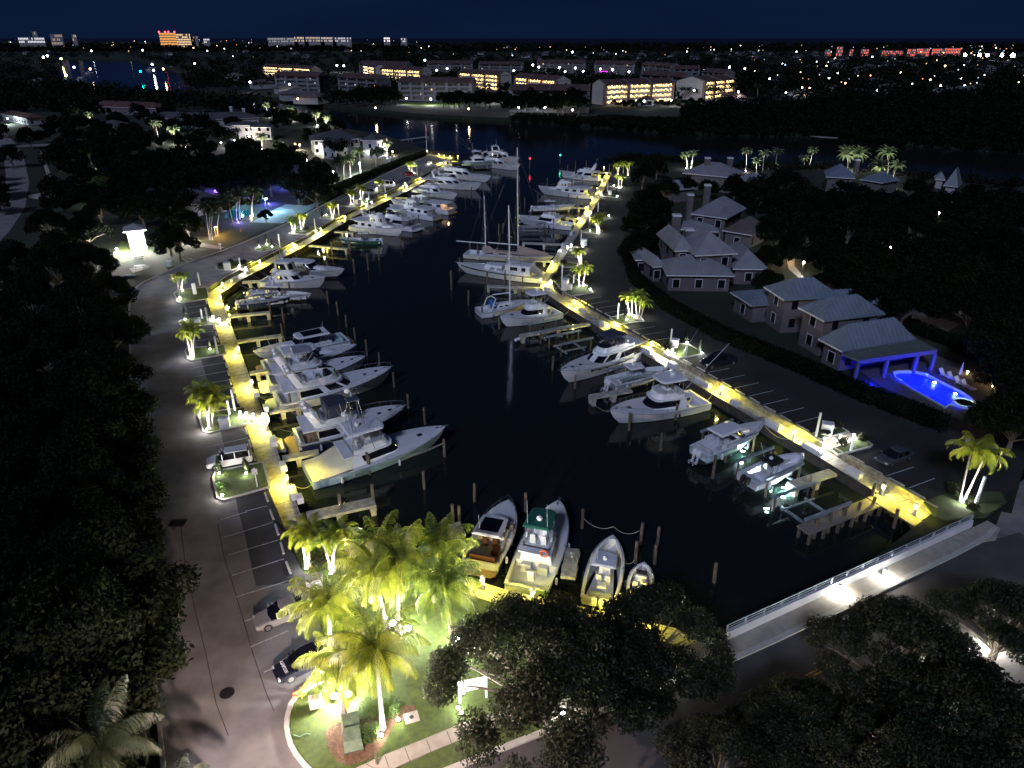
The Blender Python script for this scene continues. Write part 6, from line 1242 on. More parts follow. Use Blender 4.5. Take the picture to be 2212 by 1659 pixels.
# ---- cars
def car(p, ang, paint, label, kind='sedan', cat='car', lights=None):
    t = thing('parked_car' if kind != 'pickup' else 'pickup_truck', label, cat, (p.x, p.y, p.z), ang, 'parked vehicles')
    L, Wd, H = {'sedan': (4.6,1.8,1.42), 'suv': (4.75,1.9,1.75), 'pickup': (5.5,1.95,1.8), 'van': (5.0,1.95,1.95)}[kind]; hw = Wd/2; bz = .28; bt = {'sedan': .88, 'suv': 1.02, 'pickup': 1.05, 'van': 1.05}[kind]
    st = [(-L/2,.80,.45,bt-.12),(-L/2+.12,.93,.30,bt-.02),(-L/2+.7,1,bz,bt+.02),(0,1,bz,bt),(L/2-1.3,1,bz,bt-.02),(L/2-.5,.96,bz,bt-.14),(L/2-.10,.86,.32,bt-.28),(L/2,.70,.42,bt-.38)]
    b = MB(); b.loft([[(x,-hw*w*.98,z0),(x,-hw*w,z0+(z1-z0)*.45),(x,-hw*w*.95,z1-.04),(x,-hw*w*.80,z1+.02),(x,hw*w*.80,z1+.02),(x,hw*w*.95,z1-.04),(x,hw*w,z0+(z1-z0)*.45),(x,hw*w*.98,z0)] for x, w, z0, z1 in st], True, True); b.build('body', paint, t)
    c0, c1, r0, r1 = {'sedan': (-L/2+.55,L/2-1.25,1.35-.55,.95), 'suv': (-L/2+.10,L/2-1.35,.35,.75), 'pickup': (-.75,L/2-1.45,.15,.6), 'van': (-L/2+.06,L/2-.95,.2,.7)}[kind]
    def ring(z, k): q = k; return [(c0 + r0*q, -hw*(.93 - .16*q), z), (c1 - r1*q, -hw*(.90 - .16*q), z), (c1 - r1*q + .12, 0, z), (c1 - r1*q, hw*(.90 - .16*q), z), (c0 + r0*q, hw*(.93 - .16*q), z), (c0 + r0*q - .05, 0, z)]
    b = MB(); b.loft([ring(bt - .02, 0), ring(H - .06, .95)], True, True); b.build('windows', M_glass, t)
    b = MB(); b.loft([ring(H - .055, .93), [(x, y*.93, H + .02) for x, y, z in ring(H, 1.05)]], True, True); rf = b.build('roof', paint, t)
    for xx, yy in ((c0+r0*.5, 0), (c1-r1*.5, 0), ((c0+c1)/2, 0)):
        for sg in (-1, 1):
            b = MB(); q = .5; k0 = [(xx-.06, sg*hw*.945, bt-.02), (xx+.06, sg*hw*.945, bt-.02), (xx+.05, sg*hw*.80, H-.05), (xx-.05, sg*hw*.80, H-.05)]; b.add(k0, [(0,1,2,3)]); b.build('pillar', paint, t)
    if kind in ('suv', 'van'):
        b = MB()
        for sg in (-1, 1): b.tube([(c0+r0+.1, sg*hw*.62, H+.07), (c1-r1-.1, sg*hw*.62, H+.07)], .025, 4)
        b.build('roof_rack', M_black, t)
    if kind == 'pickup': b = MB(); b.box(-L/2+.15, -.85, -hw*.85, hw*.85, bt+.021, bt+.03); b.build('cargo_bed', M_black, t)
    for x in (-L/2+.85, L/2-.9):
        for sg in (-1, 1):
            b = MB(); b.tube([(x, sg*(hw-.20), .34), (x, sg*(hw+.01), .34)], .34, 14); w = b.build('wheel', M_rubber, t); b = MB(); b.tube([(x, sg*(hw), .34), (x, sg*(hw+.025), .34)], .21, 10); b.build('rim', M_chrome, w)
    for sg in (-1, 1):
        b = MB(); b.tbox(L/2-.22, L/2-.06, sg*hw*.72-.16, sg*hw*.72+.16, bt-.36, bt-.22, .03, .02); b.build('headlight', M_vinyl, t); b = MB(); b.box(-L/2-.012, -L/2+.05, sg*hw*.66-.12, sg*hw*.66+.12, bt-.34, bt-.14); b.build('tail_light', mat('red_lens', (.35,.01,.01), .3), t)
        b = MB(); b.tbox(c1-.25, c1-.08, sg*(hw+.0), sg*(hw+.18), bt, bt+.13, .02, .02) if sg > 0 else b.tbox(c1-.25, c1-.08, -hw-.18, -hw, bt, bt+.13, .02, .02); b.build('mirror', paint, t)
    return t
P_wh = mat('car_paint_white', (.72,.72,.70), .25, var=.04, coat=.8); P_bk = mat('car_paint_black', (.012,.013,.02), .2, var=.1, coat=1); P_sv = mat('car_paint_silver', (.42,.40,.38), .3, .5, var=.05, coat=.8); P_gr = mat('car_paint_grey', (.08,.09,.10), .3, .3, var=.05, coat=.8); P_rd = mat('car_paint_red', (.30,.01,.012), .3, var=.05, coat=.8)
def heading(f, a, b_): p, q = f(*a, 0), f(*b_, 0); return math.atan2((p-q).y, (p-q).x)
car(T4(1492,1345,L2), heading(T4, (1340,1375), (1640,1320)), P_wh, 'white suv with roof rack parked in the western bays', 'suv')
car(T7(1840,685,L1), heading(T7, (1665,745), (1950,640)), P_sv, 'silver sedan parked beneath the palms south of the bays')
sc = car(T7(1985,1000,L1), heading(T7, (1840,1060), (2060,960)), P_bk, 'black security sedan half hidden by palm fronds')
car(T6(232,705,L2), heading(T6, (110,740), (360,690)), P_bk, 'black pickup truck with yellow green graphics in the dark lot', 'pickup', 'pickup truck')
car(T6(1365,1325,L2), heading(T6, (1250,1370), (1470,1290)), P_gr, 'dark grey car at the southern end of the dark lot')
car(ZC(590,592,L2), heading(ZC, (660,610), (520,590)), P_sv, 'silver suv parked beside two lit palms on the diagonal lot', 'suv')
car(ZC(765,515,L2), heading(ZC, (830,520), (700,510)), P_wh, 'white van parked on the diagonal lot', 'van', 'van')
car(ZC(985,408,L2), heading(ZC, (1030,412), (940,405)), P_rd, 'dark red car parked by the single palm near the dock tip')
def lettering(txt, size, loc, rot, m, parent, name='lettering'):
    cu = bpy.data.curves.new(name, 'FONT'); cu.body = txt; cu.size = size; cu.extrude = .003; cu.offset = .008; cu.align_x = 'CENTER'
    o0 = bpy.data.objects.new('tmp', cu); COL.objects.link(o0); bpy.context.view_layer.update(); me = bpy.data.meshes.new_from_object(o0.evaluated_get(bpy.context.evaluated_depsgraph_get())); bpy.data.objects.remove(o0)
    o = bpy.data.objects.new(name, me); COL.objects.link(o); me.materials.clear(); me.materials.append(m); o.parent = parent; o.location = loc; o.rotation_euler = rot; return o
lettering('SECURITY', .30, (1.45, 0, .90), (0, 0, R(-90)), M_white, sc)
pt = [o for o in bpy.data.objects if o.name.startswith('pickup_truck')][0]
b = MB(); b.add([(-1.9,-.985,.55),(-.6,-.985,.45),(-.9,-.985,.95),(-2.4,-.985,1.0),(-2.6,-.985,.8)], [(0,1,2,3,4)]); b.build('side_graphic', mat('lime_paint', (.45,.50,.05), .4), pt); lettering('JMG', .5, (-.2, -.99, .5), (R(90), 0, 0), M_white, pt)
# ---- small things on the south lawn and road edge
o = thing('traffic_cone', 'orange traffic cone with white band by the lawn kerb', 'traffic cone', ZP(350,272,L1)); b = MB(); b.box(-.18,.18,-.18,.18,0,.03); b.lathe([(.14,.03),(.09,.35),(.06,.5),(.025,.7)], n=12); b.build('cone_body', MATS['orange_foam'], o); b = MB(); b.lathe([(.098,.33),(.07,.48)], n=12); b.build('white_band', M_paint, o)
o = thing('folding_barricade', 'small orange folding barricade next to the cone', 'barricade', ZP(320,310,L1), .6); b = MB()
for s_ in (-.25,.25): b.tube([(s_,-.2,0),(s_,0,.8)], .03, 4); b.tube([(s_,.2,0),(s_,0,.8)], .03, 4)
b.build('frame', MATS['orange_foam'], o); b = MB(); b.box(-.3,.3,-.06,-.03,.5,.72); b.box(-.3,.3,-.13,-.10,.2,.36); b.build('panel', MATS['orange_foam'], o)
o = thing('pad_mounted_transformer', 'weathered green pad mounted transformer in the mulch bed', 'transformer', ZP(815,660,.02), 1.85); g_ = mat('transformer_green', (.16,.22,.15), .6, var=.4, vs=3); b = MB(); b.box(-1.22,1.22,-.64,.64,0,.12); b.build('pad', M_sea, o); b = MB(); b.tbox(-1.2,-.08,-.62,.62,.12,1.15,.02,.06); b.build('cabinet', g_, o); b = MB(); b.tbox(.02,1.2,-.58,.58,.12,.95,.02,.06); b.build('cable_compartment', g_, o)
o = thing('valve_box', 'square concrete valve pad with a round black lid on the lawn', 'valve cover', ZP(1345,485,.012), .35); b = MB(); b.tbox(-.5,.5,-.45,.45,0,.05,.02,.02); b.build('slab', M_walk, o); b = MB(); b.lathe([(.16,.052),(.15,.06),(.01,.06)], n=14); b.build('lid', M_black, o)
o = tag(MB().tube([(0,0,0),(0,0,1.1)], .09, 8).build('wooden_post', M_wood), 'short wooden post beside the sidewalk', 'post'); o.location = ZP(1035,910,.02)
o = thing('lawn_sign', 'white lit board sign on two posts half hidden by oak leaves', 'sign', T8(770,1235,.02), .25); b = MB()
for x in (0, 1.9): b.box(x-.07,x+.07,-.07,.07,0,2.2)
b.build('post', M_box, o); b = MB(); b.box(.07,1.83,-.03,.03,1.0,2.05); b.build('board', M_box, o)
uplight(U(990,1533,.02), 'white spotlight aimed at the two post lawn sign', 420)
for i, (x, y) in enumerate(((1735,1410),(1768,1408))): o = thing('accent_light', ['left','right'][i] + ' of two tiny white accent lights in the palm bed', 'garden light', ZO(x, y, .02)); MB().lathe([(.03,0),(.06,.08),(.05,.14),(.01,.16)], n=8).build('lens', E_wht, o)
# wheelchair sign
o = thing('parking_sign', 'accessible parking sign on a white post in the southern island', 'sign', T4(1668,1495,.13), .3); MB().box(-.05,.05,-.05,.05,0,2.3).build('post', M_box, o); MB().box(-.26,.26,-.075,-.055,1.55,2.2).build('sign_plate', mat('sign_white', (.7,.66,.70), .5), o)
sy = MB(); sy.tube([(.15*math.cos(a)-.02, -.085, 1.76+.15*math.sin(a)) for a in [R(150)+i*R(25) for i in range(10)]], .02, 4); sy.tube([(-.05,-.085,2.02),(-.03,-.085,1.82),(.10,-.085,1.80),(.15,-.085,1.66)], .022, 4); sy.lathe([(.01,-.03),(.035,0),(.01,.03)], (-.06,-.09,2.07), 6); sy.build('wheelchair_symbol', M_black, o)
# hose on lawn
M_hose = mat('pale_hose', (.25,.45,.35), .6)
P_ = [ZP(280,640,.04),ZP(340,658,.04),ZP(390,630,.04),ZP(440,635,.04)]; b = MB(); b.tube([p - P_[0] for p in P_], .02, 4); o = tag(b.build('garden_hose', M_hose), 'pale green garden hose trailing over the corner lawn', 'hose'); o.location = P_[0]
# coiled hose at the wooden pier pedestal
b = MB(); b.tube([(.45*math.cos(i*.5)*(1-i*.006), .45*math.sin(i*.5)*(1-i*.006), .02+.0006*i) for i in range(60)], .018, 4); o = tag(b.build('coiled_hose', M_rope), 'coiled hose on the walk by the timber pier pedestal', 'hose'); o.location = ZF(1725,700,WK)
# picnic tables etc on the west green
def picnic(p, ang, label):
    t = thing('picnic_table', label, 'picnic table', p, ang, 'picnic tables'); MB().box(-.95,.95,-.4,.4,.72,.78).build('tabletop', M_box, t)
    for s_ in (-.75,.75): MB().box(-.95,.95,s_-.14,s_+.14,.43,.48).build('bench', M_box, t)
    for s_ in (-.7,.7): b = MB(); b.tube([(s_,-.8,0),(s_,-.2,.72)], .05, 4); b.tube([(s_,.8,0),(s_,.2,.72)], .05, 4); b.tube([(s_,-.75,.42),(s_,.75,.42)], .04, 4); b.build('leg', M_black, t)
picnic(ZL(485,1425,.01), .4, 'picnic table nearer the bright shed'); picnic(ZL(490,1510,.13), .3, 'picnic table standing on a concrete slab'); tag(poly('concrete_slab', [p[:2] for p in [ZL(400,1510),ZL(430,1545),ZL(590,1495),ZL(540,1475)]], .12, M_walk, thick=.12), kind='structure')
tag(MB().tbox(-.45,.45,-.45,.45,0,1.1,-.08,-.08).build('litter_bin', M_box), 'white square litter bin beside the road bend', 'litter bin').location = ZL(740,1485,0)
tag(MB().tbox(-1.0,1.0,-.4,.4,0,.25,.1,.1).build('blue_cover', M_blue), 'small blue covered box on the grass by the road bend', 'covered box').location = ZL(415,1570,0)
o = thing('mailbox', 'white mailbox on a post beside the road and path', 'mailbox', ZL(1172,1345,0)); MB().box(-.05,.05,-.05,.05,0,1.05).build('post', M_box, o); MB().tbox(-.28,.28,-.15,.15,1.05,1.35,.02,.06).build('letter_box', M_box, o)
o = tag(MB().lathe([(.14,0),(.12,.1),(.11,.5),(.14,.55),(.08,.68),(.01,.7)], n=10).build('fire_hydrant', M_yel), 'yellow fire hydrant on the dim lawn by the road', 'fire hydrant'); o.location = ZL(1340,1195,0)
tag(poly('lawn', [p[:2] for p in [ZL(930,1370),ZL(1210,1330),ZL(1640,1130),ZL(1600,1110),ZL(1430,1110),ZL(1120,1230),ZL(960,1280)]], L1, M_grass2), kind='structure')
tag(poly('lawn', [p[:2] for p in [ZL(330,1270),ZL(560,1310),ZL(540,1370),ZL(350,1450),ZL(260,1400)]], L1, M_grass), kind='structure')
tag(poly('path', [p[:2] for p in [ZL(930,1290),ZL(960,1280),ZL(1200,1325),ZL(1170,1345),ZL(930,1315)]], L3, M_walk), kind='structure')
tag(poly('lawn', [p[:2] for p in [ZC(160,430),ZC(420,420),ZC(640,380),ZC(250,560),ZC(100,600)]], L1, M_grass), kind='structure')
M_tealdr = mat('pale_driveway', (.30,.34,.36), .8, var=.25, vs=.4)
tag(poly('driveway', [p[:2] for p in [ZL(1430,1115),ZL(1640,1000),ZL(1720,965),ZL(1900,975),ZL(2050,925),ZL(1930,1010),ZL(1690,1125)]], L3, M_tealdr), kind='structure')
tag(poly('pool_water', [p[:2] for p in [ZL(1200,1060),ZL(1260,1010),ZL(1400,1010),ZL(1410,1060),ZL(1300,1080),ZL(1200,1080)]], L4, mat('teal_pool', (.02,.20,.25), .1)), kind='structure')
streetlamp(ZL(1560,1030,0), 'small teal floodlight washing the pale driveway', 5000, (.45,.85,1), 3.5, arm=.4); streetlamp(ZL(1330,985,0), 'second teal lamp over the small pool', 2600, (.35,.8,1), 3.0, arm=.4)
for i, (x, y, c, P) in enumerate([(1575,960,(.12,.10,1),1200),(1125,850,(.2,.1,1),900),(1320,1118,(.3,.2,1),500),(940,850,(.15,.1,1),500),(500,900,(.2,.15,1),250),(1700,820,(.1,.15,1),800),(1380,900,(.1,.1,1),900)]):
    p = ZL(x, y, 0); o = thing('garden_floodlight', ['violet floodlight at a slim trunk by the driveway','violet floodlight deep in the tree belt','violet lamp under the dark palms','faint violet lamp left of the tree belt','faint blue lamp by the western lawns','blue lamp behind the driveway trees','blue lamp between palms and driveway'][i], 'garden light', p); MB().lathe([(.05,0),(.12,.05),(.12,.2),(.02,.26)], n=8).build('lens', emit('violet_lens', (.2,.15,1), 12, False), o); lamp('POINT', (0,0,.6), P*3, c, o, .15)
streetlamp(ZL(1130,1230,0), 'orange lamp glowing among the tall dark palms', 2200, (1,.42,.08), 2.0, emit('orange_lens', (1,.45,.1), 6, False), arm=.3)
# bright shed
def hip(mbw, mbr, A, B, depth, ze, rise, over=.65, z0=0.0, gable=False, rib=0):
    """rectangular block from the front eave corners A, B (camera side) and a depth; returns frame matrix"""
    d = (B - A); Lw = math.hypot(d.x, d.y); ang = math.atan2(d.y, d.x); M = Matrix.Translation((A.x, A.y, 0)) @ Matrix.Rotation(ang, 4, 'Z'); o = over
    mbw.box(o, Lw - o, o, depth - o, z0, ze, M)
    m = min(Lw, depth) / 2
    if gable: r0, r1 = (0, depth/2), (Lw, depth/2)
    elif Lw >= depth: r0, r1 = (m, depth/2), (Lw - m, depth/2)
    else: r0, r1 = (Lw/2, m), (Lw/2, depth - m)
    zr = ze + rise
    v = [(0,0,ze),(Lw,0,ze),(Lw,depth,ze),(0,depth,ze),(0,0,ze+.22),(Lw,0,ze+.22),(Lw,depth,ze+.22),(0,depth,ze+.22),(r0[0],r0[1],zr),(r1[0],r1[1],zr)]
    f = [(3,2,1,0),(0,1,5,4),(1,2,6,5),(2,3,7,6),(3,0,4,7)] + ([(4,5,9,8),(5,6,9),(6,7,8,9),(7,4,8)] if (gable or Lw >= depth) else [(4,5,8),(5,6,9,8),(6,7,9),(7,4,8,9)])
    mbr.add([M @ Vector(p) for p in v], f)
    rs = rise - .22
    if rib:
        hd = depth/2; x = rib/2
        while x < Lw:
            ym = hd if gable else min(x, Lw - x, m if Lw < depth else hd)
            for sg in (0, 1):
                y0_, y1_ = (0, ym) if sg == 0 else (depth, depth - ym); k_ = ym / (hd if Lw >= depth or gable else m) ; z1_ = ze + .22 + rs*k_
                mbr.add([M @ Vector(p) for p in ((x-.035,y0_,ze+.22),(x+.035,y0_,ze+.22),(x+.035,y1_,z1_),(x-.035,y1_,z1_),(x-.035,y0_,ze+.32),(x+.035,y0_,ze+.32),(x+.035,y1_,z1_+.10),(x-.035,y1_,z1_+.10))], [(4,5,6,7),(0,4,7,3),(1,2,6,5),(0,1,5,4)])
            x += rib
        y = rib/2
        while y < depth and not gable:
            xm = min(y, depth - y, Lw/2)
            for sg in (0, 1):
                x0_, x1_ = (0, xm) if sg == 0 else (Lw, Lw - xm); z1_ = ze + .22 + rs*xm/m
                mbr.add([M @ Vector(p) for p in ((x0_,y-.035,ze+.22),(x0_,y+.035,ze+.22),(x1_,y+.035,z1_),(x1_,y-.035,z1_),(x0_,y-.035,ze+.32),(x0_,y+.035,ze+.32),(x1_,y+.035,z1_+.10),(x1_,y-.035,z1_+.10))], [(4,7,6,5),(0,3,7,4),(1,5,6,2),(0,4,5,1)])
            y += rib
    return M, Lw
def winbox(mb, M, x, y, z, w, h, face='front'):
    if face == 'front': mb.box(x - w/2, x + w/2, y - .04, y - .01, z, z + h, M)
    else: mb.box(y + .01, y + .04, x - w/2, x + w/2, z, z + h, M)
M_pink = mat('stucco_pinkish', (.115,.098,.105), .9, var=.2, vs=.8); M_stw = mat('stucco_white', (.27,.27,.28), .85, var=.08, vs=.8)
def roofmat(name, c, scale, axis='X', mort=.6):
    if name in MATS: return MATS[name]
    m = mat(name, c, .75, var=.22, vs=.5); n = m.node_tree; b = n.nodes['Principled BSDF']; tcn = n.nodes.new('ShaderNodeTexCoord'); wv = n.nodes.new('ShaderNodeTexWave'); wv.wave_type = 'BANDS'; wv.bands_direction = axis; wv.inputs['Scale'].default_value = scale; wv.wave_profile = 'SAW'
    n.links.new(tcn.outputs['Object'], wv.inputs[0]); bp = n.nodes.new('ShaderNodeBump'); bp.inputs['Strength'].default_value = .9; bp.inputs['Distance'].default_value = .25; n.links.new(wv.outputs[0], bp.inputs['Height']); n.links.new(bp.outputs[0], b.inputs['Normal']); return m
M_tile = roofmat('grey_roof_tiles', (.20,.205,.235), .62, 'X'); M_mroof = roofmat('standing_seam_roof', (.12,.155,.20), .42, 'X'); M_brown = roofmat('brown_roof_tiles', (.11,.085,.08), .7, 'X'); M_red = mat('terracotta_roof', (.10,.045,.035), .85, var=.3, vs=.3)
M_fasc = mat('white_fascia', (.6,.6,.62), .6)
def house(label, blocks, wallm, roofm, chims=(), windows=True, cat='house', lit=None):
    c0 = blocks[0][1]; o = thing('house', label, cat, (c0.x, c0.y, 0)); inv = Matrix.Translation((-c0.x, -c0.y, 0))
    for i, bk in enumerate(blocks):
        A, B = bk[0], bk[1]; depth, ze, rise = bk[2:5]; rm = bk[5] if len(bk) > 5 else roofm; w = MB(); r = MB(); rise *= 1.25; M, Lw = hip(w, r, A - Vector((c0.x, c0.y, 0)), B - Vector((c0.x, c0.y, 0)), depth, ze, rise, rib=.75 if rm in (M_tile, M_mroof) and A.y < 260 else 0); w.build('wall', wallm, o)
        ang = math.atan2((B-A).y, (B-A).x)
        ro = r.build('roof', rm, o)
        f_ = MB(); f_.box(-.02, Lw + .02, -.03, .0 - .003, ze - .02, ze + .2, M); f_.build('fascia', M_fasc, ro)
        if windows:
            nfl = 2 if ze > 5 else 1
            for fl in range(nfl):
                nw = max(1, int(Lw / 3.6))
                for k in range(nw):
                    x = Lw * (k + .5) / nw; wb_ = MB(); winbox(wb_, M, x, .65, .9 + fl*3.0 if nfl == 2 else .7, 1.2, 1.5); wn = wb_.build('window', M_glass, o)
                    fb_ = MB(); z = (.9 + fl*3.0 if nfl == 2 else .7); fb_.box(x-.7, x-.6, .59, .64, z-.1, z+1.6, M); fb_.box(x+.6, x+.7, .59, .64, z-.1, z+1.6, M); fb_.box(x-.6, x+.6, .59, .64, z+1.5, z+1.6, M); fb_.build('window_frame', M_fasc, wn)
                for side in (0,):
                    k = max(1, int(depth / 4))
                    for j in range(k): wb_ = MB(); z = .9 + fl*3.0 if nfl == 2 else .7; y = depth*(j+.5)/k; wb_.box(.61, .64, y-.5, y+.5, z, z+1.4, M); wb_.build('window', M_glass, o); wb_ = MB(); wb_.box(Lw-.64, Lw-.61, y-.5, y+.5, z, z+1.4, M) ; wb_.build('window', M_glass, o)
    for (p, h0, h1, w_) in chims:
        q = p - Vector((c0.x, c0.y, 0)); b = MB(); b.box(q.x-w_/2, q.x+w_/2, q.y-w_/2, q.y+w_/2, h0, h1); ch = b.build('chimney', wallm, o); b = MB(); b.tbox(q.x-w_/2-.1, q.x+w_/2+.1, q.y-w_/2-.1, q.y+w_/2+.1, h1, h1+.35, .05, .05); b.build('chimney_cap', M_fasc, ch)
    return o
def eb(f, a, b_, depth, ze, rise=1.8, rm=None): r = [f(*a, ze), f(*b_, ze), depth, ze, rise]; return r + ([rm] if rm else [])
# east houses
house('upper grey roofed villa with two tall chimneys and a brown roofed wing', [eb(ZH,(765,385),(1175,440),13,6.0,2.6), eb(ZH,(1115,572),(1455,628),10,3.2,2.2,M_brown), eb(ZH,(650,560),(1080,590),9,3.0,1.8)], M_pink, M_tile,
      [(ZH(742,385,5.0),3,9.4,1.3), (ZH(940,225,7.0),5,10.4,1.3)])
house('large grey tiled house with round gable window and two brick chimneys', [eb(ZH,(815,858),(1295,835),11,6.0,2.8), eb(ZH,(490,1078),(1262,1088),9.5,3.0,2.2), eb(ZH,(1240,1008),(1640,1010),13,3.0,2.4), eb(ZH,(340,985),(480,975),12,3.0,1.4), eb(ZH,(585,805),(800,800),13,6.0,2.0), eb(ZH,(140,905),(310,905),8,2.9,.6,M_mroof)], M_pink, M_tile,
      [(ZH(712,870,3.2),2,8.6,1.5), (ZH(590,610,6.5),5,10.2,1.5)])
house('metal roofed house of stepped wings beside the pool', [eb(T6,(527,205),(658,292),9.5,5.6,2.0), eb(T6,(748,338),(917,428),10.5,5.6,2.0), eb(T6,(880,545),(1035,625),13.0,3.2,2.4), eb(T6,(310,240),(450,330),7,3.0,1.2), eb(T6,(780,275),(860,330),14,4.6,1.6)], M_pink, M_mroof)
house('canal side grey roofed house with two tall white chimneys', [eb(T3,(0,1125),(330,1155),12,4.5,2.6), eb(T3,(330,1160),(450,1185),9,3.2,1.6)], M_pink, M_tile, [(T3(155,1110,5),4,8.8,1.5), (T3(300,1110,5),4,8.8,1.5)], windows=False)
house('blue grey hipped roof house below the date palms', [eb(T3,(930,1150),(1120,1160),11,4.2,2.6), eb(T3,(1150,1165),(1300,1190),9,3.5,2.0)], M_pink, M_mroof, [(T3(1125,1095,5),4,7.5,1.2)], windows=False)
house('small pale pavilion with peaked tent roofs at the canal edge', [eb(T3,(1635,1165),(1705,1170),6,2.6,1.8), eb(T3,(1690,1205),(1785,1215),7,2.8,4.0)], M_stw, mat('pale_tent_roof', (.16,.18,.2), .6), windows=False, cat='pavilion')
house('house with lit gable wall beyond the first dark trees', [eb(ZH,(430,90),(545,125),9,3.4,2.0)], M_pink, M_tile, windows=False); streetlamp(ZH(530,170,0), 'warm lamp on the wall beyond the first dark trees', 500, (1,.72,.45), 2.4, E_wrm, arm=.3)
# garden path with lamps
tag(poly('path', [p[:2] for p in [ZH(1830,830),ZH(1950,800),ZH(1930,960),ZH(2090,1150),ZH(2040,1150),ZH(1870,1000)]], L2, M_walk), kind='structure'); tag(poly('path', [p[:2] for p in [T6(1150,385),T6(1440,495),T6(1470,475),T6(1250,380)]], L2, M_walk), kind='structure'); tag(poly('road', [p[:2] for p in [T6(800,170),T6(960,150),T6(1500,350),T6(1800,440),T6(1700,500),T6(1400,370),T6(1000,250)]], L1, mat('garden_road', (.12,.11,.11), .9)), kind='structure')
tag(poly('patio', [p[:2] for p in [T6(1090,700),T6(1450,570),T6(1900,740),T6(2080,1000),T6(1800,1060),T6(1300,850)]], L2, mat('patio_pavers', (.075,.072,.07), .9, var=.3, vs=2)), kind='structure')
for f, x, y, n_, P, c, h in [(ZH,1850,920,'warm globe lamp at the top of the garden path',700,(1,.66,.30),2.6),(ZH,2010,1070,'white lamp in the middle of the garden path',700,WHT,2.6),(ZH,1852,745,'white lamp behind the garden path trees',500,WHT,2.6),(T6,1245,410,'bright white lamp beside red leaved plants',1500,(1,.9,.8),1.6),(ZH,185,665,'small orange lamp left of the large grey tiled house',120,(1,.5,.2),1.5),(T3,675,1590,'white lamp beside the brown roofed wing',300,WHT,2.2),(T3,1645,1455,'bright warm lamp deep in the wooded slope',900,(1,.8,.55),3.0),(T6,2065,535,'pinkish lamp behind the dark pool hedge',400,(1,.7,.65),2),(T6,1310,105,'white lamp high among the garden trees',300,WHT,5)]:
    t = thing('garden_lamp', n_, 'garden lamp', f(x, y, 0)); MB().tube([(0,0,0),(0,0,h-.1)], .05, 6).build('post', M_black, t); MB().ball((0,0,h), .2, 7).build('globe', E_wrm if c[2] < .5 else E_wht, t); lamp('POINT', (0,-.1,h-.42), P, c, t, .12)
for i, (x, y) in enumerate([(1845,765),(2008,848),(2165,924),(1898,992)]): t = thing('garden_lamp', ['first','second','third'][i] + ' small path lamp beyond the blue pool' if i < 3 else 'small warm lamp beside the pool spa', 'garden lamp', T6(x, y, 0)); MB().lathe([(.03,0),(.08,.3),(.16,.4),(.02,.5)], n=8).build('lamp_head', E_wrm, t); lamp('POINT', (0,0,.75), 60, WRM, t, .08)
for i, (x, y) in enumerate(((1135,355),(1175,385))): shrub(T6(x, y, 0), .9, 1.4, 'red leaved plant %s by the bright garden lamp' % ['farther','nearer'][i], leafmat('red_foliage', (.12,.02,.02), (.35,.05,.05)), 700, .1, 90+i)
# pergola
M_perg = mat('pergola_paint', (.10,.10,.16), .7)
p4_ = [T6(1040,645,3.0), T6(1130,682,3.0), T6(1640,612,3.0), T6(1450,505,3.0)]; t = thing('pool_pergola', 'flat roofed pool pergola with blue lit columns', 'pergola', (p4_[1].x, p4_[1].y, 0)); c_ = Vector((p4_[1].x, p4_[1].y, 0)); b = MB(); b.add([p - c_ for p in p4_] + [p - c_ + Vector((0,0,.25)) for p in p4_], [(0,1,2,3)[::-1],(4,5,6,7),(0,1,5,4),(1,2,6,5),(2,3,7,6),(3,0,4,7)]); b.build('roof', mat('pergola_roof', (.10,.13,.12), .8), t)
b = MB(); a_, e_ = p4_[1] - c_, p4_[2] - c_; dd = (e_ - a_).normalized(); nn_ = Vector((dd.y, -dd.x, 0)); b.add([a_ + nn_*.05 + Vector((0,0,-.35)), e_ + nn_*.05 + Vector((0,0,-.35)), e_ + nn_*.05 + Vector((0,0,.27)), a_ + nn_*.05 + Vector((0,0,.27)), a_ + nn_*.3 + Vector((0,0,-.35)), e_ + nn_*.3 + Vector((0,0,-.35)), e_ + nn_*.3 + Vector((0,0,.27)), a_ + nn_*.3 + Vector((0,0,.27))], [(0,3,2,1),(4,5,6,7),(0,1,5,4),(3,7,6,2),(0,4,7,3),(1,2,6,5)]); b.build('front_beam', M_perg, t)
for k in (0.01, .38, .76, .99): q = a_ + (e_ - a_)*k + nn_*.17; b = MB(); b.box(q.x-.22, q.x+.22, q.y-.22, q.y+.22, 0, 2.65); b.build('column', M_perg, t)
BLU = (.004,.008,1)
for k in (.15, .5, .85): q = a_ + (e_ - a_)*k + nn_*1.6; lamp('POINT', (q.x, q.y, .5), 700, BLU, t, .1)
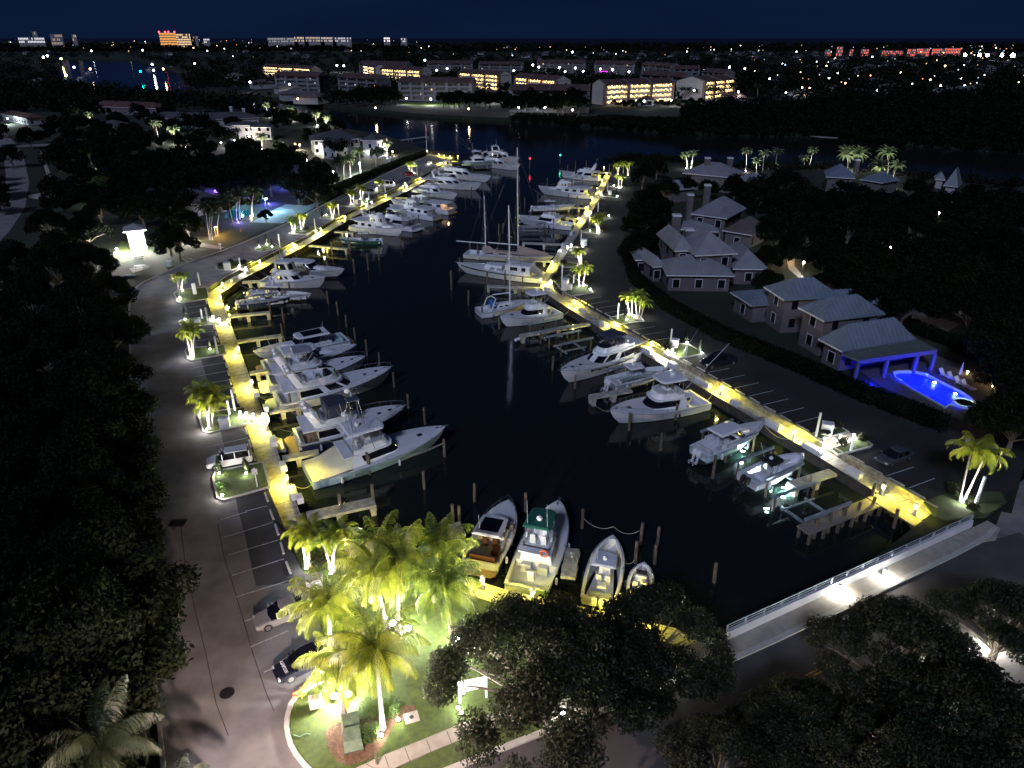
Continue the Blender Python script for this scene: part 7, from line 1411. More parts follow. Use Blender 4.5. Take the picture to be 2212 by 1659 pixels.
# pool
pp = [T6(x, y) for x, y in ((1375,770),(1420,762),(1500,762),(1560,775),(1620,800),(1700,842),(1790,885),(1850,925),(1885,960),(1880,985),(1830,997),(1765,975),(1725,970),(1700,990),(1600,935),(1480,865),(1385,800))]
cc = sum(((Vector((p.x, p.y, 0))) for p in pp), Vector()) / len(pp); t = thing('swimming_pool', 'freeform swimming pool glowing deep blue', 'swimming pool', cc)
M_plast = mat('pool_plaster', (.6,.7,.75), .7, var=.1); b = MB(); n = len(pp); Q = [(p.x-cc.x, p.y-cc.y) for p in pp]; rim = [(x*1.02, y*1.03) for x, y in Q]
b.loft([[(x, y, .05) for x, y in rim], [(x*1.04, y*1.05, .35) for x, y in rim], [(x*.99, y*.98, .35) for x, y in rim], [(x*.985, y*.97, .02) for x, y in rim]], True, False); b.build('coping', M_plast, t)
b = MB(); tri = tessellate_polygon([[Vector((x, y, 0)) for x, y in Q]]); b.add([(x, y, .03) for x, y in Q], [tuple(q) for q in tri]); b.build('basin_floor', mat('pool_blue_tiles', (.04,.10,.80), .4, var=.15), t)
b = MB(); b.add([(x, y, .28) for x, y in Q], [tuple(q) for q in tri]); pw = bpy.data.materials.new('pool_water_surface'); pw.use_nodes = True; n_t = pw.node_tree; n_t.nodes.clear(); oo = n_t.nodes.new('ShaderNodeOutputMaterial'); tr_ = n_t.nodes.new('ShaderNodeBsdfTransparent'); gl = n_t.nodes.new('ShaderNodeBsdfGlossy'); ms = n_t.nodes.new('ShaderNodeMixShader'); ms.inputs[0].default_value = .06; gl.inputs['Roughness'].default_value = .05; tr_.inputs[0].default_value = (.8,.9,1,1); n_t.links.new(tr_.outputs[0], ms.inputs[1]); n_t.links.new(gl.outputs[0], ms.inputs[2]); n_t.links.new(ms.outputs[0], oo.inputs[0]); b.build('water_surface', pw, t)
for (x, y, P) in ((1440,795,260),(1530,830,420),(1630,870,460),(1720,915,420),(1810,955,260)): q = T6(x, y); lamp('AREA', (q.x-cc.x, q.y-cc.y, .24), P, BLU, t, aim=(0,0,-1), size=(3.4,3.4))
for (x, y) in ((1630,832),(1765,906)): q = T6(x, y); MB().lathe([(.02,.29),(.2,.3),(.18,.34),(.02,.36)], (q.x-cc.x, q.y-cc.y, 0), 8).build('pool_light', E_wht, t)
q = T6(1825,965); b = MB(); b.lathe([(1.4,.30),(1.4,.42),(1.1,.42),(1.1,.31)], (q.x-cc.x, q.y-cc.y, 0), 16); b.lathe([(1.1,.315),(.02,.315)], (q.x-cc.x, q.y-cc.y, 0), 16); b.build('spa', M_plast, t); lamp('POINT', (q.x-cc.x, q.y-cc.y, .8), 70, (.5,.85,1), t, .1)
lg = None
for i, (x, y) in enumerate([(1703,785),(1757,808),(1803,838),(1848,860)]):
    if lg is None: lg = o = thing('pool_lounger', '', 'lounger'); MB().tbox(-.35,.35,-.95,.5,.25,.38,.02,.02).build('seat', M_box, o); b = MB(); b.loft([[(-.33,.45,.38),(.33,.45,.38),(.33,.95,1.0),(-.33,.95,1.0)],[(-.33,.5,.30),(.33,.5,.30),(.33,1.03,.95),(-.33,1.03,.95)]], True, True); b.build('backrest', M_box, o); b = MB(); [b.box(sx_*.3-.03, sx_*.3+.03, sy*.6-.03, sy*.6+.03, 0, .25) for sx_ in (-1,1) for sy in (-1,1)]; b.build('leg', M_metal, o)
    else: o = dup(lg)
    o.location = T6(x, y, .01); o.rotation_euler = (0,0,.4); o['label'] = NL[i] + ' lounger from the house along the blue pool'; o['group'] = 'loungers beside the blue pool'
o = thing('pool_umbrella', 'closed umbrella standing among the pool loungers', 'umbrella', T6(1785,815,.01)); MB().tube([(0,0,0),(0,0,2.8)], .03, 5).build('pole', M_metal, o); MB().lathe([(.05,1.0),(.2,1.2),(.12,2.2),(.03,2.9)], n=8).build('closed_canopy', M_vinyl, o)
# ---- mansions of the north west
M_tile_e = M_tile; M_tile = mat('dark_mansion_roof', (.065,.065,.075), .85, var=.3, vs=.5)
SHED = house('white shed overexposed by its own floodlight', [eb(ZL,(350,1205),(545,1185),5,4.2,1.0)], M_stw, M_stw, windows=False, cat='shed'); lamp('POINT', (-3, -3.2, 2.6), 14000, WHT, SHED, .15); lamp('POINT', (1.0, -2.8, 2.0), 4500, WHT, SHED, .15)
house('white two storey mansion with violet and warm lit front', [eb(ZL,(1255,300),(1420,300),11,6.4,1.2), eb(ZL,(1385,320),(1600,316),10,5.4,1.4), eb(ZL,(1190,305),(1260,310),12,6.0,1.2)], M_stw, M_tile)
house('white mansion with glazed corner and terrace beside the lawn', [eb(ZC,(85,80),(225,95),12,5.6,1.5), eb(ZC,(490,55),(665,60),12,6.5,1.8), eb(ZC,(0,60),(500,40),16,5.4,2.2)], M_stw, M_tile)
house('long low dark roofed mansion behind the lit white one', [eb(ZL,(530,235),(1020,250),14,3.6,2.2), eb(ZL,(900,260),(1500,235),16,3.8,2.4)], M_stw, M_tile, [(ZL(1268,200,4),3,7.5,1.6), (ZL(1370,190,4),3,6,1.6)])
house('low white walled house with reddish roof at the north west', [eb(ZL,(100,300),(270,315),12,3.4,2.0)], M_stw, M_tile); house('house with dark roof and small dormer before the lake', [eb(T1,(560,690),(1010,705),14,4.2,2.4)], M_pink, M_red)
house('small hexagonal roofed gazebo amid the violet garden', [eb(ZL,(665,825),(765,820),5,3.0,1.6), eb(ZL,(690,900),(930,970),10,3.2,1.8)], M_stw, M_tile, windows=False, cat='gazebo'); house('pale house with lit white garden wall at the far west', [eb(T1,(200,650),(520,640),14,4,2), eb(T1,(0,740),(170,770),10,3.4,1.6)], M_stw, M_red)
for f, x, y, P, c, n_, h in [(ZL,1330,470,8000,(.75,.7,1),'violet white wall light at the mansion front',2.2),(ZL,1290,455,900,(.8,.75,1),'lower violet white wall light at the mansion',1.5),(ZL,1415,440,6000,(1,.85,.6),'warm wall light left at the mansion entrance',2.5),(ZL,1455,440,6000,(1,.85,.6),'warm wall light right at the mansion entrance',2.5),(ZL,1180,485,500,(1,.9,.8),'bright lamp below the white mansion',2),(ZL,1805,500,2500,(1,.85,.65),'left lamp of the arched garden wall',2.2),(ZL,1843,505,2500,(1,.85,.65),'right lamp of the arched garden wall',2.2),(ZL,2055,550,6000,(1,.9,.7),'wall light at the glazed corner',2.2),(ZC,580,230,4000,(1,.9,.75),'terrace light below the lawn mansion',2.6),(ZC,490,385,8000,(.95,.98,1),'bright white lamp on a pole at the lawn',3.4),(ZC,225,400,700,WHT,'lamp at the dark lawn tree',1.2),(ZC,1157,180,1500,(1,1,.6),'flagpole uplight near the canal end',.8),(ZC,815,190,500,(1,.8,.4),'small warm lamp at the canal garden',1.0),(T1,60,805,9000,(.85,1,.95),'greenish white lamp at the far west house',3),(T1,180,800,8000,(.85,1,.95),'second greenish white lamp at the far west house',3),(T1,240,670,1500,WHT,'white wall lamp on the far west house',2),(ZL,145,330,500,WHT,'wall lamp on the low north west house',2),(ZL,920,1280,4000,WHT,'white floodlight behind pink blossoms by the path',1.0),(ZL,300,1370,800,WHT,'floodlight in the shrubs beside the white shed',.8),(ZL,1380,790,300,WHT,'white lamp seen through the tree belt',3),(ZL,1910,690,300,WHT,'white lamp at the eastern tree belt',4),(ZL,740,260,500,(1,.8,.5),'warm porch light of the long low mansion',2),(ZL,1430,1085,500,(1,.95,.5),'yellow shrub light at the driveway palm',.6)]:
    t = thing('garden_lamp', n_, 'garden lamp', f(x, y, 0)); MB().tube([(0,0,0),(0,0,h-.1)], .05, 6).build('post', M_black, t); MB().ball((0,0,h), .24, 7).build('globe', E_wrm if c[2] < .66 else E_wht, t); lamp('POINT', (0,-.1,h-.5), P, c, t, .15)
# flagpole
o = thing('flagpole', 'white flagpole with limp flag at the canal end of the road', 'flagpole', ZC(1157,185,0)); MB().tube([(0,0,0),(0,0,11)], [.1,.05], 6).build('pole', M_white, o); b = MB(); b.loft([[(.06,0,10.6),(.35,.05,10.2),(.5,-.05,9.8)],[(.06,0,9.4),(.2,.03,8.9),(.3,0,8.4)]], False, False); b.build('flag', mat('flag_cloth', (.4,.1,.12), .8), o)
# white terrace chairs
ch = None
for i, (x, y) in enumerate([(760,245),(785,250),(800,235),(830,230),(850,228),(780,270)]):
    if ch is None: ch = o = thing('terrace_chair', '', 'chair'); MB().box(-.3,.3,-.3,.3,.35,.45).build('seat', M_white, o); MB().box(-.3,.3,.25,.32,.45,1.0).build('backrest', M_white, o); b = MB(); [b.box(a_-.03,a_+.03,c_-.03,c_+.03,0,.35) for a_ in (-.25,.25) for c_ in (-.25,.25)]; b.build('leg', M_white, o)
    else: o = dup(ch)
    o.location = ZC(x, y, 0); o.rotation_euler = (0,0,i*1.1); o['label'] = 'white chair on the terrace beside the lawn mansion'; o['group'] = 'white terrace chairs'
lamp('POINT', (0, 0, 2.5), 500, WHT, ch, .15)
# west edge road at left
tag(poly('road', [p[:2] for p in [T1(-40,900),T1(60,900),T1(150,1000),T1(190,1180),T1(160,1350),T1(60,1500),T1(-60,1620),T1(-60,1500),T1(10,1350),T1(40,1150),T1(20,1010),T1(-40,950)]], L1, M_roadm), kind='structure')
tag(poly('road', [p[:2] for p in [T1(0,830),T1(110,940),T1(330,930),T1(330,945),T1(100,955),T1(0,880)]], L2, M_roadm), kind='structure')
tag(poly('path', [p[:2] for p in [T1(258,980),T1(270,980),T1(380,1260),T1(340,1310),T1(180,1280),T1(180,1265),T1(330,1240)]], L2, M_walk), kind='structure')
# ================================================================ APARTMENTS, FAR TOWN, WOODS
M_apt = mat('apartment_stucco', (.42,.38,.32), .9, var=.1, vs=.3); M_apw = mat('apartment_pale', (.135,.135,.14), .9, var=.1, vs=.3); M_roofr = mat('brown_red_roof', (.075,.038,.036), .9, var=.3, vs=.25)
E_gal = emit('gallery_lamp_glow', (1, .74, .36), 26, False)
E_win1 = emit('warm_window', (1,.62,.3), 1.6, False); E_win2 = emit('dim_window', (1,.8,.6), .6, False); E_win3 = emit('cool_window', (.7,.8,1), .7, False)
M_door = mat('apartment_door', (.10,.09,.09), .7)
def apartment(label, A, B, floors=4, depth=14, lit=0.0, wallm=None, tower=3, gpow=1000, rise=3.4, fh=3.2):
    wallm = wallm or M_apt; d = B - A; Lw = math.hypot(d.x, d.y); H = floors*fh; ang = math.atan2(d.y, d.x); o = thing('apartment_building', label, 'apartment building', (A.x, A.y, 0), ang); g = 1.8
    MB().box(0, Lw, g, depth, 0, H).build('wall', wallm, o)
    for fl in range(1, floors + 1):
        MB().box(0, Lw, 0, g - .003, fl*fh - .25, fl*fh).build('gallery_slab', wallm, o) if fl < floors else None
        MB().box(.0, Lw, .02, .12, (fl-1)*fh + .01, (fl-1)*fh + 1.0).build('gallery_railing', wallm if lit else M_apw, o)
    nb = max(2, int(Lw / 4.2)); dm = MB(); cm = MB()
    for fl in range(floors):
        for k in range(nb):
            x = Lw*(k + .5)/nb; dm.box(x - .5, x + .4, g - .04, g - .01, fl*fh + .01, fl*fh + 2.1); dm.box(x + .9, x + 1.9, g - .04, g - .01, fl*fh + .9, fl*fh + 2.0)
    dm.build('doors_and_windows', M_door, o)
    if not lit:
        for fl in range(floors):
            for k in range(nb):
                if random.random() < .07: x = Lw*(k + .5)/nb; MB().box(x + .85, x + 1.95, g - .09, g - .05, fl*fh + .85, fl*fh + 2.05).build('lit_window', random.choice([E_win1, E_win2, E_win3]), o)
    for k in range(tower + 1):
        x = Lw*k/tower if 0 < k < tower else (.7 if k == 0 else Lw - .7); cm = MB(); cm.box(x - 1.1, x + 1.1, -.15, g - .005, 0, H - .01); cm.build('stair_tower', mat('tower_brown', (.22,.14,.10), .9) if lit else wallm, o)
    for k in range(nb + 1):
        x = min(Lw - .2, max(.2, Lw*k/nb)); MB().box(x - .12, x + .12, .0 + .13, .3, 0, H - .02).build('gallery_column', wallm, o)
    b = MB(); e_ = .8; zr = H + rise; y0, y1, ym = -e_, depth + e_, depth/2
    b.add([(-.3,y0,H),(Lw+.3,y0,H),(Lw+.3,y1,H),(-.3,y1,H),(-.3,y0,H+.2),(Lw+.3,y0,H+.2),(Lw+.3,y1,H+.2),(-.3,y1,H+.2),(-.3,ym,zr),(Lw+.3,ym,zr)], [(3,2,1,0),(0,1,5,4),(2,3,7,6),(4,5,9,8),(6,7,8,9)]); b.build('roof', M_roofr, o)
    for x in (-.3, Lw + .05): b = MB(); b.add([(x,0,H),(x,depth,H),(x,ym,zr-.1),(x+.25,0,H),(x+.25,depth,H),(x+.25,ym,zr-.1)], [(0,2,1),(3,4,5),(0,1,4,3),(1,2,5,4),(2,0,3,5)]); b.build('gable_wall', wallm, o)
    ns = max(2, int(Lw/17))
    for k in range(ns + 1):
        x = Lw*k/ns; b = MB(); b.add([(x-.2,y0-.05,H+.1),(x+.2,y0-.05,H+.1),(x+.2,ym,zr+.1),(x-.2,ym,zr+.1),(x-.2,y0-.05,H+.55),(x+.2,y0-.05,H+.55),(x+.2,ym,zr+.55),(x-.2,ym,zr+.55)], [(4,5,6,7),(0,1,5,4),(1,2,6,5),(3,0,4,7),(2,3,7,6)]); b.build('roof_parapet', M_apw, o)
    if lit:
        lm = MB()
        for fl in range(floors):
            for k in range(nb):
                if random.random() < lit: x = Lw*(k + .5)/nb + .2; lm.box(x - .22, x + .22, 1.25, 1.6, fl*fh + 2.33, fl*fh + 2.5)
            na = max(2, int(Lw/14))
            for k in range(na): lamp('AREA', (Lw*(k + .5)/na, .95, fl*fh + 2.28), gpow, (1, .70, .30), o, aim=(0, .25, -1), size=(Lw/na*.9, .3))
        lm.build('gallery_lamps', E_gal, o)
    return o
def ap(label, f, a, b_, **k): H = k.get('floors', 4)*3.2; A, B = f(*a, H), f(*b_, H); return apartment(label, Vector((A.x, A.y, 0)), Vector((B.x, B.y, 0)), **k)
ap('lit apartment block on the left with an orange side wall', ZM, (350,270), (735,290), lit=.9)
ap('small lit apartment block farthest left of the lit ones', ZM, (175,237), (285,262), lit=.9, tower=2)
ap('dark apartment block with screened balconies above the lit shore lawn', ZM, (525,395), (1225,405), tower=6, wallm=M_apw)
ap('lit apartment block behind the shore pavilion', ZM, (1100,307), (1490,332), lit=.95)
ap('lit block of which only the top gallery shows over dark roofs', ZM, (1640,352), (2040,385), lit=.9)
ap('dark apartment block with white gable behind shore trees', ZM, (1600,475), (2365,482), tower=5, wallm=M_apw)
ap('largest bright yellow lit apartment block with two dark stair towers', ZN, (545,428), (1212,406), lit=1.0, tower=3, gpow=1200, depth=16)
ap('rightmost bright yellow lit apartment block with blank side wall', ZN, (1512,395), (1800,370), lit=1.0, tower=3, gpow=1200, depth=24)
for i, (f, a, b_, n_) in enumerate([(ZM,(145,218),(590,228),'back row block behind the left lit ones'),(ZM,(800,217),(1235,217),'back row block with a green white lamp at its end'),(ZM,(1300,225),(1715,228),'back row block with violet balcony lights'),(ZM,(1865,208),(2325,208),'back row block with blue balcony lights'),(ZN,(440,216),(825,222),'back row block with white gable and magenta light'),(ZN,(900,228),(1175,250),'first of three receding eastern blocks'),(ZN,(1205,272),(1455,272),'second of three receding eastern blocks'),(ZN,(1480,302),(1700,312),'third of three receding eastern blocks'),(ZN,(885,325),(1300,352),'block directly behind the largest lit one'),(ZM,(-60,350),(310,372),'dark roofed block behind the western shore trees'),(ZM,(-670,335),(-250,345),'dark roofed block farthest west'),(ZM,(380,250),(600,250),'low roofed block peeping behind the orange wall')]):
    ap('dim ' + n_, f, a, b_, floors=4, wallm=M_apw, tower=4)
ap('orange lit gallery block in the western trees', T1, (1700,432), (2010,448), lit=1.0, floors=3, tower=3)
for f, x, y, z, c, n_ in [(ZM,1595,255,9,(.12,.05,1),'violet'),(ZM,2185,215,9,(.02,.2,1),'blue'),(ZN,525,295,4,(.8,.02,1),'magenta'),(ZM,860,425,10,(1,.5,.2),'orange')]:
    p = f(x, y, z); o = tag(MB().box(-5,5,-.2,.2,-.35,.35).build('balcony_light', emit(n_ + '_strip', c, 6, False)), n_ + ' strip of balcony light on an apartment block', 'balcony light'); o.location = (p.x, p.y - 1, p.z)
# shore pavilion and porches
house('white lit shore pavilion with brown hipped roof', [eb(ZM,(1315,520),(1515,518),16,4,3.4,M_roofr)], M_stw, M_roofr, windows=False, cat='pavilion'); house('white lit entrance pavilion before the largest lit block', [eb(ZN,(850,570),(1000,575),10,3.6,2.6,M_roofr)], M_stw, M_roofr, windows=False, cat='pavilion'); house('white lit entrance pavilion before the rightmost lit block', [eb(ZN,(1650,530),(1810,560),10,3.6,2.6,M_roofr)], M_stw, M_roofr, windows=False, cat='pavilion')
lampproto = {}
def farlamp(p, col, e, r, label, P=0, h=5, group='lamps of the far town', halo=0):
    key = (col, e)
    if (key, r) not in lampproto:
        b = MB(); b.ball((0,0,0), r, 6); lampproto[(key, r)] = tag(b.build('street_lamp', emit('far_glow_%d' % len(lampproto), col, e, False)), 'x', 'street lamp'); o = lampproto[(key, r)]
    else: o = lampproto[(key, r)].copy(); COL.objects.link(o)
    o.location = (p.x, p.y, h); o['label'] = label; o['group'] = group
    if P: lamp('POINT', (0, -r - .5, -r - .2), P, col, o, .4)
    return o
CW, CO, CG, CB = (.95,.96,1), (1,.62,.28), (.6,1,.8), (.5,.7,1)
MID = [(ZM,600,553,CW,'lamp at the left end of the lit shore lawn',6000),(ZM,835,560,CW,'brightest lamp of the lit shore lawn',16000),(ZM,1077,567,CW,'lamp at the right end of the lit shore lawn',8000),(ZM,303,645,CO,'orange lamp close above the canal',1800),(ZM,1202,655,CO,'small warm lamp on the far bank',900),(ZM,1685,640,CW,'lamp under the shore trees, western',6000),(ZM,1937,640,CW,'lamp under the shore trees, middle',6000),(ZN,228,665,CW,'lamp under the shore trees, eastern',7000),(ZM,1400,545,CW,'lamp inside the shore pavilion porch',5000),(ZM,1460,540,CW,'second lamp inside the shore pavilion porch',4000),(ZM,995,300,CW,'street lamp between front and back rows',5000),(ZM,895,318,CW,'smaller street lamp between the rows',2500),(ZM,780,212,CG,'green white lamp at a back row corner',5000),(ZM,1820,262,CW,'lamp right of the violet lit block',3500),(ZM,1878,285,CW,'lamp at the court behind the blocks',4000),(ZM,1638,322,CW,'lamp below the violet lit block',3000),(ZM,2130,335,CW,'cluster lamp beside the top lit gallery',4500),(ZM,2080,295,CW,'base lamp at the blue lit block',2500),(ZN,100,290,CW,'first tower lamp of the blue lit block',2500),(ZN,255,295,CW,'second tower lamp of the blue lit block',2500),(ZN,330,330,CW,'lamp right below the blue lit block',3500),(ZN,495,305,CW,'bright lamp at the white gabled block',6000),(ZN,612,310,CW,'second lamp at the white gabled block',4500),(ZN,770,335,CW,'bright lamp behind the largest block roof',5000),(ZN,1180,572,CW,'floodlight at the right end of the largest lit block',9000),(ZN,1395,535,CW,'glaring wall lamp on the blank side wall',7000),(ZN,1820,550,CW,'lamp at the right entrance pavilion',5000),(ZN,920,580,CW,'lamp at the left entrance pavilion',5000),(ZN,1500,312,CW,'lamp on the third receding block',1500),(ZN,227,122,CW,'lamp beyond the back row',4000),(ZM,775,72,CW,'left of two bright lamps far beyond the blocks',3000),(ZM,820,62,CW,'right of two bright lamps far beyond the blocks',3000),(ZM,0,270,CW,'bright lamp at the west end of the blocks',6000),(ZN,1885,302,CO,'warm lamp east of the blocks',2500),(ZN,1738,287,CW,'white lamp just east of the blocks',2500),(ZN,2120,405,CW,'white lamp in the eastern trees',2500),
       (T3,665,640,CW,'bright lamp at the edge of the mangrove',5000),(T3,560,538,CW,'lamp west of the mangrove',1500),(T3,645,430,CW,'lamp in the middle of the eastern town',2500),(T3,945,535,CW,'lamp over the pale roof of the eastern town',4000),(T3,1002,500,CW,'small lamp above that pale roof',1200),(T3,930,448,CO,'warm lamp of the eastern town',1500),(T3,1050,573,CO,'warm lamp beside the eastern houses',1500),(T3,820,607,CO,'warm pair on an eastern house front',2500),(T3,770,605,CO,'second warm lamp on that eastern house front',2000),(T3,1253,622,CW,'lamp over the small green lawn',3000),(T3,1535,615,CW,'lamp over the second small lawn',2500),(T3,1665,590,CO,'orange lamp near the two lawns',2500),(T3,1820,590,CW,'brightest lamp near the eastern lawns',5000),(T3,1800,535,CW,'lamp above the brightest eastern one',1000),(T3,1698,448,CO,'orange lamp below the red lit shore',2500),(T3,2170,568,CO,'warm lamp at the right frame edge',2500),(T3,740,335,CW,'bright lamp far off toward the ocean',0),(T3,942,340,CW,'second bright lamp far off toward the ocean',0),(T3,1228,383,CB,'blue white lamp below the red lit shore',1500),(T3,1410,497,CO,'yellowish lamp in the eastern woods',3000),(T3,1600,548,CO,'faint warm lamp in the eastern woods',800),(T3,305,455,CW,'white lamp right of the lit blocks',1500),(T3,400,467,CO,'yellow lamp right of the lit blocks',2500),
       (T1,1000,480,CW,'white lamp on the lake jetty',1500),(T1,990,437,CW,'brightest lamp cluster on the lake shore',7000),(T1,1062,470,CO,'orange lamp on the lake shore',800),(T1,915,488,(.0,1,.75),'teal lamp standing in the lake',3000),(T1,435,515,CW,'warm white lamp on the near lake jetty',1200),(T1,485,458,(.6,.7,1),'bluish lamp on the west lake shore',1500),(T1,400,395,(.7,1,.2),'yellow green lamp on the west lake shore',4000),(T1,310,375,CW,'white cluster lamp in the western town',4000),(T1,285,385,CW,'second white cluster lamp in the western town',3000),(T1,690,240,CW,'very bright lamp on the western horizon',0),(T1,940,270,CW,'bright white red lamp on the horizon',0),(T1,590,470,CO,'small boat lamp on the lake',300),(T1,355,322,CO,'orange lamp in the western woods',1500),(T1,595,340,CW,'white lamp in the western woods',1500),(T1,925,335,CW,'small white lamp right of the western woods',800),(T1,1265,432,CO,'pinkish lamp by the lake promontory',1200),(T1,1625,565,CW,'lamp in the trees below the orange gallery',2500),(T1,1880,580,CW,'lamp behind the western shore trees',2500),(T1,2185,445,CW,'bright lamp at the parking of the blocks',6000),(T1,1930,215 if False else 640,CO,'faint warm lamp among the canal palms',600)]
LP = []
for f, x, y, c, n_, P in MID:
    g_ = f(x, y, 4); D = math.hypot(g_.x, g_.y); r = round(min(2.2, max(.4, D*.0011)) * (.75 if f is T3 else 1), 1); farlamp(g_, c, 22 if D < 900 else 16, r, n_, P*.55, 4 if (D < 560 or P == 0) else 8); LP.append((g_.x, g_.y))
rg = random.Random(11); SC = [('tiny white light among the dark trees of the far eastern town', 125, (1000,2212), (106,205)), ('tiny light along the western horizon', 55, (0,900), (86,100)), ('tiny light in the dark western woods', 30, (150,1000), (100,135)), ('tiny light in the town at the eastern horizon', 45, (1250,2212), (101,122))]
for lb, n_, (u0, u1), (v0, v1) in SC:
    for i in range(n_):
        u_, v_ = rg.uniform(u0, u1), v0 + (v1 - v0) * rg.random() ** 1.6; g_ = U(u_, v_, 4)
        if 760 < u_ < 1620 and v_ > 128: continue
        D = math.hypot(g_.x, g_.y); c = rg.choice([CW, CW, (1,.85,.65), CO, CO, CO, CB, (1,.35,.15)]); farlamp(g_, c, rg.choice([.6, .8, 1.2, 1.2, 2.5, 2.5, 5, 10]), round(min(2.4, max(.4, D*.00042*rg.choice([1,1,1.5]))), 1), lb, 0, 11, lb.replace('tiny ', 'tiny lights: '))
# horizon buildings
def slabtower(label, f, x0, x1, ytop, zt, D, col, e, cols, rows, wallc=(.3,.28,.27), fill=.65, red=False, dp=20, ww=(.2,.8)):
    a, b_ = f(x0, ytop, 0), f(x1, ytop, 0)
    # position by bearing at distance D
    def at(x): q = f(x, 300, 0); d_ = Vector((q.x, q.y, 0)).normalized(); return d_ * D
    zt = 42 + (zt - 42)*.55 if zt > 40 else zt; A, B = at(x0), at(x1); L = (B - A).length; o = thing('tower_block', label, 'tower block', A, math.atan2((B-A).y, (B-A).x)); MB().box(0, L, 0, dp, 0, zt).build('wall', mat('far_wall', wallc, .9), o); wm_ = MB(); rgg = random.Random(int(x0))
    for i in range(cols):
        for j in range(rows):
            if rgg.random() < fill and (zt < 40 or zt > 56 or j >= rows//2): w = L/cols; h = zt/rows; wm_.box(i*w + w*ww[0], i*w + w*ww[1], -.6, -.1, j*h + h*.25, j*h + h*.85)
    wm_.build('lit_windows', emit('win_%s_%g' % (str(col), e), col, e, False), o)
    if red:
        b = MB()
        for k in (.03,.4,.6,.97): b.ball((L*k, 5, zt + 3), 3.5, 6)
        b.build('warning_lamps', emit('red_warning', (1,.03,.05), 14, False), o)
    return o
slabtower('wide orange lit tower block on the western horizon', T1, 1045, 1150, 0, 82, 4000, (1,.40,.07), 1.5, 12, 6, fill=1, red=True); slabtower('wide cream lit tower block joined right of the orange one', T1, 1150, 1245, 0, 74, 4010, (1,.66,.34), 1.3, 10, 6, fill=.85); slabtower('grey end block of the western horizon tower group', T1, 1245, 1290, 0, 56, 4030, (1,.7,.5), .4, 6, 4, fill=.4)
for i, (x0, x1, z, c, e, fl) in enumerate([(130,300,46,(.95,.95,1),.9,.8),(230,262,86,(1,.8,.7),.25,.5),(340,420,68,(1,.75,.6),.3,.5),(480,510,66,(1,.7,.4),.5,.6),(1325,1365,40,(1,.9,.95),.8,.7),(1740,1910,44,(.95,.9,.85),.28,.8),(1912,1975,52,(1,.75,.45),.7,.8),(1985,2080,52,(1,.72,.5),.5,.8),(2085,2160,50,(1,.8,.7),.6,.8),(2165,2280,48,(1,.95,.95),.6,.6),(2490,2530,48,(1,.9,.9),1.6,.8),(2600,2640,42,(1,.9,.9),.8,.6)]):
    slabtower(NL[i] + ' distant pale block from the west on the horizon', T1, x0, x1, 0, z, 3700 + 30*i, c, e, max(3, int((x1-x0)/9)), 4, fill=fl)
for i, (x0, x1, z, fl) in enumerate([(930,975,14,.4),(1005,1045,22,.6),(1090,1115,16,.6),(1165,1215,16,.7),(1300,1440,13,.6),(1465,1520,17,.8),(1525,1610,18,.8),(1625,1700,18,.9),(1705,1810,19,.9)]):
    slabtower(NL[i] + ' red lit shore building from the west at the eastern horizon', T3, x0, x1, 0, z, 2150 + 12*i, (1,.12,.03), 2.4, max(2, int((x1-x0)/10)), 3, wallc=(.10,.05,.04), fill=fl, dp=12, ww=(.36,.64))
for i, x in enumerate((1835,1930,1980,2075,2145)): q = T3(x, 345, 14); d_ = Vector((q.x, q.y, 0)).normalized()*1900; farlamp(d_, (.85,.95,1), 60, 3.0 if i != 4 else 4.0, NL[i] + ' glaring white mast light from the west on the eastern shore', 0, 10)
# ---- far small houses
hp = None; rg = random.Random(21)
w = MB(); r = MB()
proto = thing('far_house', '', 'house'); hip(w, r, Vector((-8,-6,0)), Vector((8,-6,0)), 12, 3.4, 2.4); w.build('wall', M_stw, proto); r.build('roof', mat('far_roof', (.11,.10,.10), .9, var=.4, vs=.02), proto); first = True; nh = 0
while nh < 110:
    u_, v_ = rg.uniform(900, 2212), 112 + 95*rg.random()**1.3
    if 740 < u_ < 1640 and v_ > 126: continue
    if v_ > 170 and u_ < 1620: continue
    p = U(u_, v_, 3); nh += 1
    o = proto if first else dup(proto); first = False; o.location = (p.x, p.y, 0); o.rotation_euler = (0,0,rg.uniform(-.6,.6)); k = rg.uniform(.8,1.5); o.scale = (k,k,k); o['label'] = 'low dark roofed house among the trees of the eastern town'; o['group'] = 'far houses of the eastern town'
for i in range(26):
    u_, v_ = rg.uniform(20, 800), rg.uniform(103, 122) if i % 2 else rg.uniform(150, 215)
    if 130 < u_ < 420 and v_ > 125: continue
    p = U(u_, v_, 3); o = dup(proto); o.location = (p.x, p.y, 0); o.rotation_euler = (0,0,rg.uniform(-.6,.6)); o['label'] = 'low dark roofed house in the woods of the north west'; o['group'] = 'far houses of the north west'
